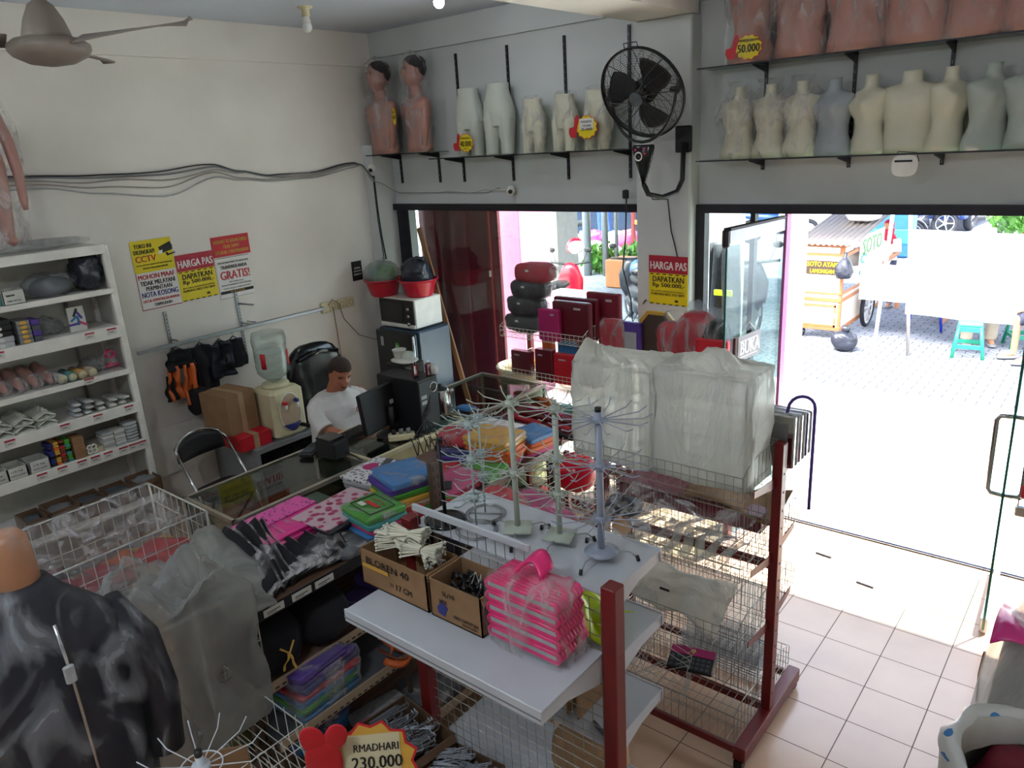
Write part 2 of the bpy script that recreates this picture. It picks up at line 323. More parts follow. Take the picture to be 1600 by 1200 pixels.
# ---------------------------------------------------------------- the room
YB = 5.246; XL = -5.97
fl = MB(); fl.box((XL-.15, -2.2, -.12), (1.9, YB+.16, 0), 'floor_tile'); struct('floor', fl)
m = MB(); m.box((XL-.15, -2.2, 3.9), (1.9, YB+.2, 4.05), 'ceiling_paint'); cl_ = struct('ceiling', m)
for bx, by in ((-4.2, -1.0), (-1.5, -.4)): m = MB(); m.lathe([(.05, 0), (.05, -.02), (.03, -.03), (.03, -.10), (.0, -.101)], 'cream', (bx, by, 3.9), 20); m.sup((bx, by, 3.765), (.036, .036, .038), 'bulb_on', 2, n=18); m.build('unseen_ceiling_lamp', cl_, world=True)  # unseen bodies added for the two lamps behind the camera
m = MB(); m.box((XL-.15, -2.2, 0), (XL, YB+.2, 3.9), 'plaster'); struct('wall_left', m)
m = MB(); m.box((1.75, -2.2, 0), (1.9, YB+.2, 3.9), 'plaster'); struct('wall_right', m)
m = MB(); m.box((XL, -2.35, 0), (1.9, -2.2, 3.9), 'plaster'); struct('wall_rear', m)
m = MB(); m.box((XL, YB, 2.335), (1.75, YB+.2, 3.9), 'plaster_shaded'); m.box((XL, YB, 0), (-5.78, YB+.2, 2.335), 'plaster_shaded')
m.box((.55, YB, 0), (1.75, YB+.2, 2.335), 'plaster_shaded'); struct('wall_back', m)
m = MB(); m.bbox((-3.0, 4.93+.17, 0), (-2.56, YB+.2, 3.6), 'plaster_shaded', .01); m.box((-5.97, 5.0, 0), (-5.83, 5.246, 2.9), 'plaster_shaded'); struct('trim_1', m)   # pillar and corner pier
m = MB(); m.box((XL, -2.2, 3.61), (XL+.03, YB, 3.9), 'plaster'); struct('trim_2', m)
m = MB(); m.box((XL+.03, YB-.05, 3.68), (1.75, YB, 3.9), 'plaster_shaded'); struct('trim_3', m)
m = MB(); m.box((-3.0, -2.2, 3.6), (-2.56, YB-.05, 3.9), 'plaster'); struct('trim_4', m)   # ceiling beam
m = MB()
m.box((-5.83, YB-.05, 2.275), (-2.99, YB+.03, 2.335), 'dark_metal'); m.box((-5.78, YB-.05, 0), (-5.70, YB+.03, 2.275), 'dark_metal')
m.box((-5.70, YB-.03, 0), (-3.0, YB+.03, .06), 'dark_metal'); m.box((-5.70, YB-.03, .5), (-3.0, YB+.01, .56), 'dark_metal')
wf = struct('window_1', m); g = MB(); g.box((-5.70, YB-.002, .06), (-3.0, YB+.004, 2.275), 'glass'); g.build('window_pane', wf)
m = MB(); m.box((-2.56, YB-.05, 2.275), (.55, YB+.03, 2.335), 'dark_metal'); m.box((-2.56, YB-.05, 0), (-2.49, YB+.03, 2.275), 'dark_metal'); m.box((-2.155, YB-.03, 0), (-2.12, YB+.03, 2.275), 'dark_metal')
m.box((-2.49, YB-.03, 0), (-1.9, YB+.03, .05), 'dark_metal')
wf = struct('window_2', m); g = MB(); g.box((-2.49, YB-.004, .05), (-2.155, YB+.004, 2.275), 'glass'); g.box((-2.12, YB-.004, .05), (-1.92, YB+.004, 2.275), 'glass'); g.build('window_pane', wf)
m = MB(); m.box((-1.9, YB-.035, 0), (.55, YB+.005, .006), 'dark_metal'); m.box((-1.9, YB-.03, .006), (.55, YB-.022, .012), 'chrome'); m.box((-1.9, YB-.012, .006), (.55, YB-.004, .012), 'chrome'); struct('trim_5', m)
def doorleaf(name, h, f, handle):
    h = Vector(h); f = Vector(f); d = (f-h); L = d.length; a = math.atan2(d.y, d.x)
    r = bpy.data.objects.new(name, None); COL.objects.link(r); r['kind'] = 'structure'; r.location = h; r.rotation_euler = (0, 0, a)
    m = MB(); m.box((0, -.005, .03), (L, .005, 2.2), 'glass_door'); m.build('pane', r)
    m = MB(); m.box((L-.001, -.0065, .03), (L+.005, .0065, 2.2), 'glass_edge'); m.build('glass_edge', r)
    m = MB(); m.bbox((0, -.02, 2.165), (L, .02, 2.25), 'galv', .004); m.box((-.005, -.025, 2.25), (L, .025, 2.262), 'black'); m.bbox((L-.005, -.022, 2.14), (L+.035, .022, 2.258), 'black', .012); m.build('top_rail', r)
    m = MB(); m.bbox((0, -.02, .01), (L, .02, .1), 'galv', .004); m.build('bottom_rail', r)
    if handle:
        for s in (-1, 1):
            m = MB(); x0 = L-.085; m.tube([(x0, 0, .84), (x0, s*.065, .845), (x0, s*.08, .87), (x0, s*.08, 1.27), (x0, s*.065, 1.295), (x0, 0, 1.30)], .014, 'chrome', 10); m.build('handle', r)
    return r
dl = doorleaf('door_1', (-1.91, YB-.02, 0), (-1.99, 4.47, 0), False)
m = MB(); m.box((.0, -.008, 0), (.26, .0, .21), 'glass_case'); t = 'white_ink'
M0 = frame((-2.055, 4.80, 1.31), (.05, .35, 0), (0, 0, 1))
dr = doorleaf('door_2', (-.42, YB-.02, 0), (-.385, 4.47, 0), True)
# purple-edged door jamb
m = MB(); m.box((-1.905, 5.19, 0), (-1.885, 5.27, 2.275), 'mauve'); struct('trim_6', m)
# outside ground
m = MB(); m.box((-14, YB+.16, -.13), (14, 8.6, -.005), 'asphalt'); struct('ground', m)
m = MB(); m.box((-30, 8.6, -.13), (14, 60, -.01), 'paving'); struct('paving', m)
m = MB(); m.box((-70, 34, -.1), (14, 34.4, 9), 'white_paint'); struct('far_wall', m)
ORD = ['first', 'second', 'third', 'fourth', 'fifth', 'sixth', 'seventh', 'eighth', 'ninth', 'tenth', 'eleventh', 'twelfth']
def solo(mb, name, label, cat, loc=(0, 0, 0), group=None, kind=None):
    return tag(mb.build(name, None, loc), label, cat, group, kind)
# ================================================================ left wall: shelf unit
SX = -5.56; SY0, SY1 = .95, 2.30
r = thing('shelf_unit', 'tall white metal shelf rack standing along the left wall', 'shelf rack', (SX, 1.6, 0))
for y in (SY0, SY1-.045):
    for x0, x1 in ((SX-.04, SX), (-5.95, -5.91)): m = MB(); m.bbox((x0, y, 0), (x1, y+.045, 2.335), 'white_paint', .004); m.build('upright', r, world=True)
m = MB(); m.box((-5.965, SY0, .1), (-5.95, SY1, 2.3), 'label_white'); m.build('back_panel', r, world=True)
m = MB(); m.box((-5.95, SY1-.015, .1), (SX-.04, SY1-.008, 2.3), 'label_white'); m.build('side_panel', r, world=True)
SHZ = {}
for k, (zt, h, d) in enumerate(((2.335, .06, 0), (2.03, .035, 0), (1.765, .085, .0), (1.44, .035, 0), (1.185, .075, 0), (.895, .075, 0), (.50, .06, -.12))):
    m = MB(); m.box((-5.95, SY0+.01, zt-.02), (SX-d, SY1-.045, zt), 'white_paint'); m.bbox((SX-d-.012, SY0+.01, zt-h), (SX-d+.006, SY1-.02, zt+.004), 'white_paint', .004); m.build('shelf_board', r, world=True); SHZ[k] = zt
m = MB(); m.tube([(-5.93, 2.08, 2.0), (-5.93, 2.08, 1.2)], .012, 'galv', 8); m.build('inner_post', r, world=True)
# price tag rails on the fascias
for k, (z, y) in enumerate(((1.735, 1.49), (1.735, 2.05), (1.735, 2.2), (1.425, 1.98), (1.155, 1.42), (1.155, 1.76), (1.155, 1.98), (1.155, 2.2), (.865, 1.55), (.865, 1.68), (.865, 1.81), (.865, 1.90), (.865, 1.99), (.865, 2.10), (.865, 2.17), (.865, 2.235))):
    m = MB(); m.box((SX+.007, y-.03, z-.022), (SX+.012, y+.03, z+.02), 'label_white'); m.box((SX+.007, y-.031, z+.012), (SX+.0125, y+.031, z+.022), 'maroon_ink')
    m.box((SX+.0122, y-.02, z-.006), (SX+.0126, y+.012, z-.002), 'ink'); m.build('price_strip', r, world=True)
def bag(name, label, c, rad, mt, cat='plastic bag', p=2.6, amp=.03, freq=9, seed=1, n=28, rz=0, rx=0, ry=0, group=None, flat=None, fine=.4, extra=None):
    m = MB(); m.sup((0, 0, 0), rad, mt, p, amp, freq, seed, n, None, rz, rx, ry, flat, fine)
    if extra: extra(m)
    return tag(m.build(name, None, None), label, cat, group) if False else place(m, name, label, cat, c, group)
def place(m, name, label, cat, c, group=None, rz=0):
    o = m.build(name); o.location = c; o.rotation_euler = (0, 0, rz); return tag(o, label, cat, group)
# things on the rack (x about -5.6 .. -5.9)
m = MB(); m.sup((0, 0, 0), (.16, .62, .03), 'film_grey', 4, .02, 8, 3, 36, fine=.6); place(m, 'plastic_sheet', 'crumpled grey plastic sheet lying on top of the white shelf rack', 'plastic sheet', (-5.73, 1.62, 2.375))
def carton(name, label, c, d, rz=0, mt='card', cat='box', flaps=0, group=None, txt=None, inside=None, txmat='ink', side=1):
    """open or closed carton, base centre at c. txt: list of (text, x0, z0, w, h) on the face towards +X (side=1) or -Y (side=0)"""
    r = thing(name, label, cat, c, rz, group); a, b, h = d[0]/2, d[1]/2, d[2]; t = .005
    if flaps == 0:
        m = MB(); m.bbox((-a, -b, 0), (a, b, h), mt, .003); m.build('body', r)
        m = MB(); m.box((-a-.0012, -.024, -.0), (a+.0012, .024, h+.001), 'card_light'); m.build('packing_tape', r)
    else:
        m = MB(); m.box((-a, -b, 0), (a, b, t), mt); m.box((-a, -b, 0), (-a+t, b, h), mt); m.box((a-t, -b, 0), (a, b, h), mt); m.box((-a, -b, 0), (a, -b+t, h), mt); m.box((-a, b-t, 0), (a, b, h), mt); m.build('body', r)
        if flaps == 2:
            for sx in (-1, 1):
                m = MB(); m.box((-.03, -b+.004, -.003), (.0, b-.004, .001), mt, Tr(sx*a, 0, h) @ Matrix.Rotation(1.1 if sx > 0 else -1.1, 4, 'Y') @ (Matrix.Identity(4) if sx < 0 else Tr(.03, 0, 0))); m.build('flap', r)
    if inside: inside(r)
    if txt:
        m = MB()
        for (s, u0, z0, w, hh) in txt:
            if side: m.text(s, w, hh, txmat, frame((a+.0015, u0, z0), (0, 1, 0), (0, 0, 1)))
            else: m.text(s, w, hh, txmat, frame((u0, -b-.0015, z0), (1, 0, 0), (0, 0, 1)))
        m.build('lettering', r)
    return r
# row 2.03
carton('small_box', 'white carton with printed frame on second rack shelf', (-5.66, 1.665, 2.031), (.16, .13, .09), 0, 'label_white', 'box', 1, txt=[('FRAGILE BOX', -.045, .055, .05, .012), ('100 PCS', -.045, .02, .08, .01)])
m = MB(); m.bbox((-.06, -.05, 0), (.06, .05, .09), 'teal', .004); place(m, 'teal_box', 'teal packet at the left end of the second rack shelf', 'box', (-5.66, 1.545, 2.031))
m = MB(); m.sup((0, 0, .075), (.13, .17, .085), 'film_grey', 2.2, .03, 8, 2, 30, fine=.5, flat=-.072); m.sup((0, 0, .065), (.10, .14, .06), 'grey_cloth', 2.2, .02, 8, 5, 24, flat=-.06); place(m, 'plastic_bag', 'flat grey plastic bag in the middle of the second rack shelf', 'plastic bag', (-5.70, 1.93, 2.031))
m = MB(); m.sup((0, 0, .13), (.11, .085, .13), 'trash', 2.6, .03, 12, 4, 32, rz=.2, fine=.5, flat=-.127); place(m, 'plastic_bag', 'shiny black plastic bag in the top right corner of the rack', 'plastic bag', (-5.69, 2.165, 2.031))
# row 1.765
for k in range(5):
    m = MB(); m.bbox((-.09, -.055, 0), (.09, .055, .036), 'black' if k > 1 else 'grey_light', .003); m.add([(.091, -.02+.02*math.cos(t), .018+.012*math.sin(t)) for t in [i*pi/5 for i in range(10)]], [list(range(10))], 'label_white')
    place(m, 'flat_box', '%s flat box, %s from the bottom of the stack on the third shelf' % ('grey' if k < 2 else 'black', ORD[k]), 'box', (-5.66, 1.545+.004*(k % 2), 1.766+k*.037), 'flat boxes stacked on the third rack shelf')
for k in range(5):
    m = MB(); m.bbox((-.08, -.04, 0), (.08, .04, .03), 'grey', .003); m.sup((.081, 0, .016), (.004, .022, .012), 'gold', 3, n=10)
    place(m, 'yellow_label_box', 'small grey box with yellow oval label, %s from the bottom' % ORD[k], 'box', (-5.66, 1.675, 1.766+k*.031), 'yellow-labelled boxes on the third rack shelf')
for k in range(4):
    m = MB(); m.bbox((-.07, -.025, 0), (.07, .025, .036), 'purple' if k % 2 else 'grey_cloth', .003); place(m, 'narrow_box', 'narrow dark violet box beside the yellow-labelled ones, %s from the bottom' % ORD[k], 'box', (-5.655, 1.748, 1.766+k*.037), 'narrow boxes on the third rack shelf')
m = MB(); m.sup((0, 0, .05), (.1, .1, .055), 'film_grey', 2.2, .04, 10, 8, 26, fine=.5, flat=-.048); place(m, 'plastic_bag', 'small clear crumpled bag behind the card on the third shelf', 'plastic bag', (-5.75, 1.87, 1.766))
m = MB(); m.bbox((-.008, -.055, 0), (.008, .055, .17), 'label_white', .002)
for k in range(6): m.cbox((.0092, -.03+.012*k, .05+.02*((k*2) % 5)), (.001, .016, .06), ['purple', 'blue', 'navy', 'blue', 'purple', 'rose'][k], rx=.5*(k-3))
place(m, 'hanger_pack', 'upright purple and white blister pack on the third shelf', 'package', (-5.66, 2.03, 1.766))
# row 1.44: doll feet, rolls, pink hangers
for k in range(5):
    m = MB(); m.tube([(-.16, 0, .10), (-.08, 0, .085), (.0, 0, .065), (.07, 0, .04), (.10, 0, .022)], [.038, .04, .036, .026, .012], 'skin_doll', 12); m.sup((0, 0, .06), (.16, .048, .062), 'film_clear', 3, .008, 10, k, 18)
    place(m, 'wrapped_mannequin_limb', 'wrapped flesh coloured mannequin foot on the fourth shelf, %s from the left' % ORD[k], 'mannequin part', (-5.72, 1.40+.092*k, 1.442), 'mannequin feet on the fourth rack shelf')
for k in range(4):
    m = MB(); m.tube([(-.12, 0, .032), (.07, 0, .032)], .032, ['label_white', 'teal', 'gold', 'beige'][k], 16); m.tube([(.0705, 0, .032), (.072, 0, .032)], .026, 'cream', 16); m.sup((-.02, 0, .033), (.11, .035, .036), 'film_clear', 4, .004, 12, k, 16)
    place(m, 'tape_roll', '%s roll wrapped in plastic, %s of four on the fourth shelf' % (['white', 'pale green', 'yellow', 'cream'][k], ORD[k]), 'roll', (-5.66, 1.83+.066*k, 1.442), 'rolls on the fourth rack shelf')
m = MB(); m.sup((0, 0, .05), (.1, .07, .05), 'film_grey', 2.4, .04, 12, 4, 24, fine=.6, flat=-.047); place(m, 'plastic_bag', 'crumpled clear bag beside the pink hangers', 'plastic bag', (-5.72, 2.08, 1.442))
m = MB()
for k in range(6): m.tube([(-.05+.01*k, -.05, .01+.004*k), (-.05+.01*k, 0, .05), (-.05+.01*k, .05, .01+.004*k), (-.05+.01*k, -.05, .01+.004*k)], .006, 'hot_pink', 6)
for k in range(6): m.ring((-.05+.01*k, 0, .11), .028, .006, 'hot_pink', 'X', 14)
m.sup((0, 0, .08), (.09, .075, .085), 'film_clear', 2.4, .03, 10, 6, 24, fine=.5); place(m, 'pink_hanger_bag', 'bright pink plastic hangers in a clear bag on the fourth shelf', 'hangers', (-5.66, 2.20, 1.442))
# row 1.185: white wire hangers (countable rows), white plastic hangers
hanger = MB()
hanger.tube([(0, -.055, .0), (0, -.062, .014), (0, 0, .046), (0, .062, .014), (0, .055, .0), (0, -.055, 0)], .0034, 'white_wire', 5); hanger.tube([(0, 0, .045), (0, .004, .06), (0, .016, .064)], .0025, 'white_wire', 4)
first = None; LAB = 'thin white wire hanger among the packed rows on the fifth rack shelf'
for row in range(5):
    for k in range(44):
        loc = (-5.575-.0065*k+R.uniform(-.001, .001), 1.13+.135*row+R.uniform(-.004, .004), 1.190+(.048 if k % 2 else 0))
        if first is None: first = place(hanger, 'wire_hanger', LAB, 'hanger', loc, 'white wire hangers packed on the fifth rack shelf')
        else: o = first.copy(); COL.objects.link(o); o.location = loc; o.rotation_euler = (0, R.uniform(.02, .12), 0)
k = 0
for (y, z, s) in ((1.87, 1.2, 0), (1.94, 1.2, 0), (1.87, 1.235, 1), (1.95, 1.235, 1), (1.88, 1.27, 2), (1.96, 1.27, 0), (2.03, 1.2, 3), (2.03, 1.235, 3), (2.11, 1.2, 4), (2.18, 1.2, 5), (2.13, 1.235, 4), (2.2, 1.235, 5)):
    m = MB(); mt = 'label_white' if s > 2 else 'grey_light'
    m.bbox((-.14, -.028, -.012), (.04, .028, .014), mt, .01); m.tube([(.045, -.018, 0), (.05, -.02, .006), (.05, .02, .006), (.045, .018, 0), (.045, -.018, 0)], .004, 'white_paint', 5)
    place(m, 'folded_hanger_pack', 'bundle of %s plastic hangers, %s of the pile on the fifth shelf' % ('cream' if s > 2 else 'bluish white', ORD[k]), 'hanger bundle', (-5.62+R.uniform(-.01, .01), y, z), 'hanger bundles on the fifth rack shelf', R.uniform(-.15, .15)); k += 1
# row .895
for k, (y, w, l) in enumerate(((1.30, .12, 'leftmost'), (1.42, .115, 'second'), (1.555, .125, 'third'))):
    carton('white_box', 'open white box with handwriting, %s on the sixth rack shelf' % l, (-5.64, y, .897), (.16, w, .085), 0, 'label_white', 'box', 1, txt=[('1/2 kg', -.04, .05, .07, .012), ('hitam putih', -.045, .022, .085, .012)])
for j in range(9):
    for i, c in enumerate(('blue_dark', 'gold', 'orange_dark', 'green')):
        if (i*3+j) % 7 == 6: continue
        m = MB(); m.bbox((-.06, -.016, 0), (.06, .016, .017), c if j % 3 else ['navy', 'orange', 'red_cloth', 'teal'][i], .003)
        place(m, 'small_packet', '%s packet, %s up in the %s of the striped stacks' % ((['dark blue', 'gold', 'brown', 'green'] if j % 3 else ['navy', 'orange', 'red', 'teal'])[i], ORD[j], ['first', 'second', 'third', 'fourth'][i]), 'packet', (-5.63+R.uniform(-.006, .006), 1.645+.036*i, .897+j*.0185), 'coloured packets stacked on the sixth rack shelf')
for j in range(9):
    m = MB(); m.bbox((-.06, -.036, 0), (.06, .036, .017), 'wood', .002); place(m, 'wooden_hanger_box', 'flat tan box, %s from the bottom of the tan stack' % ORD[j], 'box', (-5.62, 1.82, .897+j*.018), 'tan flat boxes on the sixth rack shelf')
for j in range(4):
    m = MB(); m.ring((0, 0, 0), .016, .006, 'white_paint', 'X', 14, 6); place(m, 'tape_ring', 'small white ring, %s of four beside the tan stack' % ORD[j], 'ring', (-5.575, 1.885+.03*(j % 2), .922+.03*(j//2)), 'white rings on the sixth rack shelf')
m = MB(); m.bbox((-.08, -.05, 0), (.08, .05, .035), 'cream', .003); place(m, 'cream_box', 'low cream box behind the white rings on the sixth shelf', 'box', (-5.66, 1.93, .897))
for j in range(2):
    for i in range(6):
        m = MB(); m.bbox((-.06, -.038, 0), (.06, .038, .019), 'grey_light' if (i+j) % 2 else 'label_white', .003)
        place(m, 'grey_box', 'silvery grey flat box, %s up in the %s grey stack' % (ORD[i], ['left', 'right'][j]), 'box', (-5.62+R.uniform(-.004, .004), 2.02+.08*j, .897+i*.0205), 'grey boxes on the sixth rack shelf')
for i in range(6):
    m = MB(); m.sup((0, 0, .012), (.06, .05, .013), 'grey_light', 4, .004, 20, i, 14); place(m, 'white_packet', 'bluish white wrapped packet, %s up at the right end' % ORD[i], 'packet', (-5.62, 2.19+.004*(i % 2), .897+i*.025), 'wrapped packets on the sixth rack shelf')
# row .50: cardboard trays with handwriting
for (y, w, l, h, tx) in ((1.42, .14, 'first from the left', .13, 'Benang'), (1.60, .19, 'second from the left', .14, 'Pelor Roda'), (1.79, .165, 'third from the left', .12, 'Pensil Kayu'), (1.985, .165, 'fourth from the left', .11, 'Jepit'), (2.18, .175, 'last on the right', .12, 'Jarum kecil')):
    def ins(r, w=w, h=h):
        m = MB(); m.sup((0, 0, h*.6), (.09, w*.42, .03), 'grey_cloth' if w < .17 else 'grey', 5, .03, 22, w*90, 20); m.build('contents', r)
    carton('cardboard_tray', 'open brown cardboard tray with pen writing, %s on the lowest rack shelf' % l, (-5.54, y, .502), (.22, w, h), 0, 'card_dark', 'box', 1, txt=[(tx, -w*.33, h*.55, w*.66, .022)], inside=ins)
m = MB(); m.bbox((-.07, -.07, 0), (.07, .07, .05), 'pale_yellow', .01); m.bbox((-.06, -.06, .05), (.06, .06, .062), 'black', .004); place(m, 'yellow_sponge_box', 'pale yellow box with black top in front of the rack', 'box', (-5.30, 1.235, .52))
m = MB(); m.bbox((-.07, -.07, 0), (.07, .07, .5), 'card_dark', .01); place(m, 'tall_carton', 'tall brown carton under the pale yellow box', 'box', (-5.30, 1.235, .01))
r = thing('small_case', 'white plastic case with wire handle on top of the yellow box', 'case', (-5.30, 1.225, .584))
m = MB(); m.bbox((-.05, -.05, 0), (.05, .05, .06), 'white_paint', .008); m.box((.0505, .012, .02), (.0515, .04, .035), 'ink'); m.build('body', r)
m = MB(); m.tube([(0, -.05, .06), (0, -.03, .1), (0, .03, .1), (0, .05, .06)], .003, 'white_wire', 6); m.build('handle', r)
# big wrapped mannequin on top of the rack
r = thing('mannequin', 'flesh coloured full mannequin wrapped in clear plastic on top of the rack', 'mannequin', (-5.62, 1.66, 2.41))
m = MB()
m.loft([(0, 0, .45, .09, .14), (0, 0, .52, .095, .15), (0, 0, .62, .08, .125), (0, 0, .72, .08, .14), (0, 0, .8, .08, .165), (0, 0, .835, .06, .15), (0, 0, .85, .04, .05), (0, 0, .93, .045, .045)], 'skin_doll', 24)
for s in (-1, 1):
    m.tube([(0, s*.075, .5), (0, s*.08, .3), (.0, s*.075, .14), (0, s*.075, .03), (.05, s*.08, .015)], [.078, .062, .048, .036, .03], 'skin_doll', 14)
    m.tube([(0, s*.15, .8), (0, s*.2, .62), (.02, s*.21, .42), (.03, s*.2, .26), (.03, s*.2, .2)], [.045, .038, .032, .024, .015], 'skin_doll', 12)
m.build('body', r)
m = MB(); m.loft([(0, 0, -.02, .13, .19), (0, 0, .1, .12, .21), (0, 0, .4, .13, .255), (0, 0, .7, .13, .26), (0, 0, .9, .10, .2), (0, 0, 1.0, .04, .08)], 'film_clear', 36, fn=lambda v: v*(1+.06*noise.noise(v*9))); m.build('plastic_wrap', r)
# ================================================================ left wall: posters, sockets, rail, cables
def poster(name, label, o, u, v, w, h, base, lines, extra=None, cat='poster'):
    """o lower-left corner, u right, v up; lines: (text, x, y, w, h, mat) in fractions"""
    F = frame(o, u, v); r = thing(name, label, cat, o); F0 = Tr(*[-c for c in o]) @ F
    m = MB(); m.box((0, 0, 0), (w, .002, h), base[0][0], F0 @ Tr(0, -.002, 0))
    for (mt, x0, z0, x1, z1) in base[1:]: m.box((x0*w, -.0012, z0*h), (x1*w, 0, z1*h), mt, F0 @ Tr(0, -.002, 0))
    m.build('sheet', r)
    m = MB()
    for (t, x, y, ww, hh, mt) in lines: m.text(t, ww*w, hh*h, mt, F0 @ Tr(x*w, -.0045, y*h))
    if extra: extra(m, F0, w, h)
    m.build('lettering', r); return r
WX = XL+.003
def cam_icon(m, F, w, h):
    M = F @ Tr(w*.66, -.004, h*.72); m.cbox((0,0,0), (.001,.001,.001), 'ink')
    m.poly([(0, 0), (.10, .035), (.115, .0), (.11, -.03), (.02, -.05)], .0006, 'ink', M); m.poly([(.05, -.05), (.06, -.075), (.13, -.06), (.13, -.05), (.075, -.06), (.065, -.045)], .0006, 'ink', M)
    m.poly([(.0, -.03), (.035, -.022), (.03, -.05), (.0, -.055)], .0008, 'white_ink', M @ Tr(-.004, -.0008, 0))
poster('cctv_poster', 'yellow CCTV warning poster, top left of the poster group', (WX, 2.625, 2.045), (0, 1, .012), (0, 0, 1), .325, .245, [('yellow',)], [('TOKO INI', .08, .76, .42, .13, 'ink'), ('DILENGKAPI', .05, .58, .5, .13, 'ink'), ('CCTV', .06, .33, .5, .19, 'red_ink'), ('SEGALA BENTUK KEJAHATAN BAIK DISENGAJA', .06, .2, .88, .055, 'ink'), ('MAUPUN TIDAK AKAN DIPROSES', .2, .1, .62, .055, 'ink')], cam_icon)
poster('notice_poster', 'white notice poster with red MOHON MAAF heading under the CCTV poster', (WX, 2.625, 1.755), (0, 1, .012), (0, 0, 1), .325, .288, [('white_ink',), ('maroon_ink', 0, 0, 1, .02), ('maroon_ink', 0, 0, .012, 1)], [('MOHON MAAF', .04, .82, .9, .135, 'red_ink'), ('TIDAK MELAYANI', .06, .655, .86, .125, 'ink'), ('PERMINTAAN', .18, .51, .64, .115, 'ink'), ('NOTA KOSONG', .05, .335, .9, .145, 'blue_ink'), ('UNTUK KEPENTINGAN APAPUN', .05, .2, .9, .075, 'red_ink'), ('TERIMA KASIH', .3, .075, .45, .08, 'ink')])
HP = [('HARGA PAS', .04, .72, .92, .16, 'white_ink'), ('DAPATKAN', .1, .465, .8, .115, 'ink'), ('Rp 500.000,-', .1, .335, .82, .11, 'ink'), ('JIKA ANDA MENEMUKAN HARGA', .06, .255, .86, .035, 'ink'), ('HUBUNGI 0822 3767 8899', .06, .19, .86, .05, 'ink')]
def dashes(m, F, w, h):
    for k in range(6):
        for z in (.612, .0): m.poly([(0, 0), (w*.09, 0), (w*.11, h*.02), (w*.02, h*.02)], .0006, 'ink', F @ Tr(w*(.02+.165*k), -.004, h*z))
    m.sup((w*.72, -.004, h*.09), (w*.05, .0006, h*.025), 'ink', 2, n=12, M=F)
poster('price_poster', 'red and yellow HARGA PAS poster in the middle of the wall posters', (WX, 2.955, 1.765), (0, 1, .012), (0, 0, 1), .325, .372, [('yellow',), ('maroon_ink', 0, .645, 1, 1)], HP, dashes)
poster('red_poster', 'small red poster with yellow writing, top right of the poster group', (WX, 3.285, 2.07), (0, 1, .01), (0, 0, 1), .35, .168, [('red_ink',)], [('BARANG YG SUDAH DIBELI', .06, .66, .88, .17, 'gold'), ('TIDAK DAPAT', .28, .4, .44, .17, 'gold'), ('DITUKAR / DIKEMBALIKAN', .06, .13, .88, .17, 'gold')])
poster('free_poster', 'white GRATIS poster with red heading below the small red poster', (WX, 3.29, 1.712), (0, 1, .01), (0, 0, 1), .325, .352, [('white_ink',), ('ink', .02, .98, .98, .99), ('ink', .02, .02, .98, .028), ('ink', .02, .13, .98, .2)], [('PERHATIAN PARA PELANGGAN', .06, .85, .88, .045, 'ink'), ('TRANSAKSI ANDA', .12, .72, .76, .085, 'ink'), ('GRATIS!', .08, .47, .84, .2, 'red_ink'), ('JIKA KAMI LUPA', .3, .38, .42, .04, 'ink'), ('TIDAK MEMBERIKAN STRUK BELANJA', .06, .31, .88, .04, 'ink'), ('TERIMA KASIH ATAS KUNJUNGAN ANDA', .1, .235, .8, .035, 'ink'), ('TOKO KAMI', .3, .145, .4, .04, 'gold')])
poster('small_sticker', 'small black sticker with white writing above the wall socket', (WX, 4.70, 1.635), (0, 1, 0), (0, 0, 1), .125, .19, [('ink',)], [('AWAS', .2, .6, .6, .1, 'white_ink'), ('JANGAN', .15, .44, .7, .09, 'white_ink'), ('DISENTUH', .15, .28, .7, .09, 'white_ink')], cat='sticker')
poster('price_poster', 'red and yellow HARGA PAS poster on the white pillar', (-2.89, 5.095, 1.60), (1, 0, -.012), (0, 0, 1), .325, .372, [('yellow',), ('maroon_ink', 0, .645, 1, 1)], HP, dashes)
# clothes rail
r = thing('clothes_rail', 'silver slotted rail and hanging bar fixed to the left wall', 'clothes rail', (XL, 3.4, 1.4))
for y, z0, z1 in ((2.79, 1.25, 1.72), (3.43, 1.15, 1.76)):
    m = MB(); m.box((XL, y-.012, z0), (XL+.015, y+.012, z1), 'galv')
    for k in range(int((z1-z0)/.03)): m.box((XL+.0152, y-.003, z0+.01+k*.03), (XL+.0158, y+.003, z0+.025+k*.03), 'ink')
    m.build('upright', r, world=True)
m = MB(); m.bbox((XL+.12, 2.46, 1.455), (XL+.145, 4.22, 1.487), 'galv', .004); m.build('bar', r, world=True)
for y in (2.79, 3.43, 3.50): m = MB(); m.tube([(XL, y, 1.49), (XL+.13, y, 1.495)], .007, 'galv', 6); m.build('bracket', r, world=True)
m = MB(); m.tube([(XL, 3.43, 1.66), (XL+.17, 3.48, 1.655)], .008, 'galv', 6); m.build('hook', r, world=True)
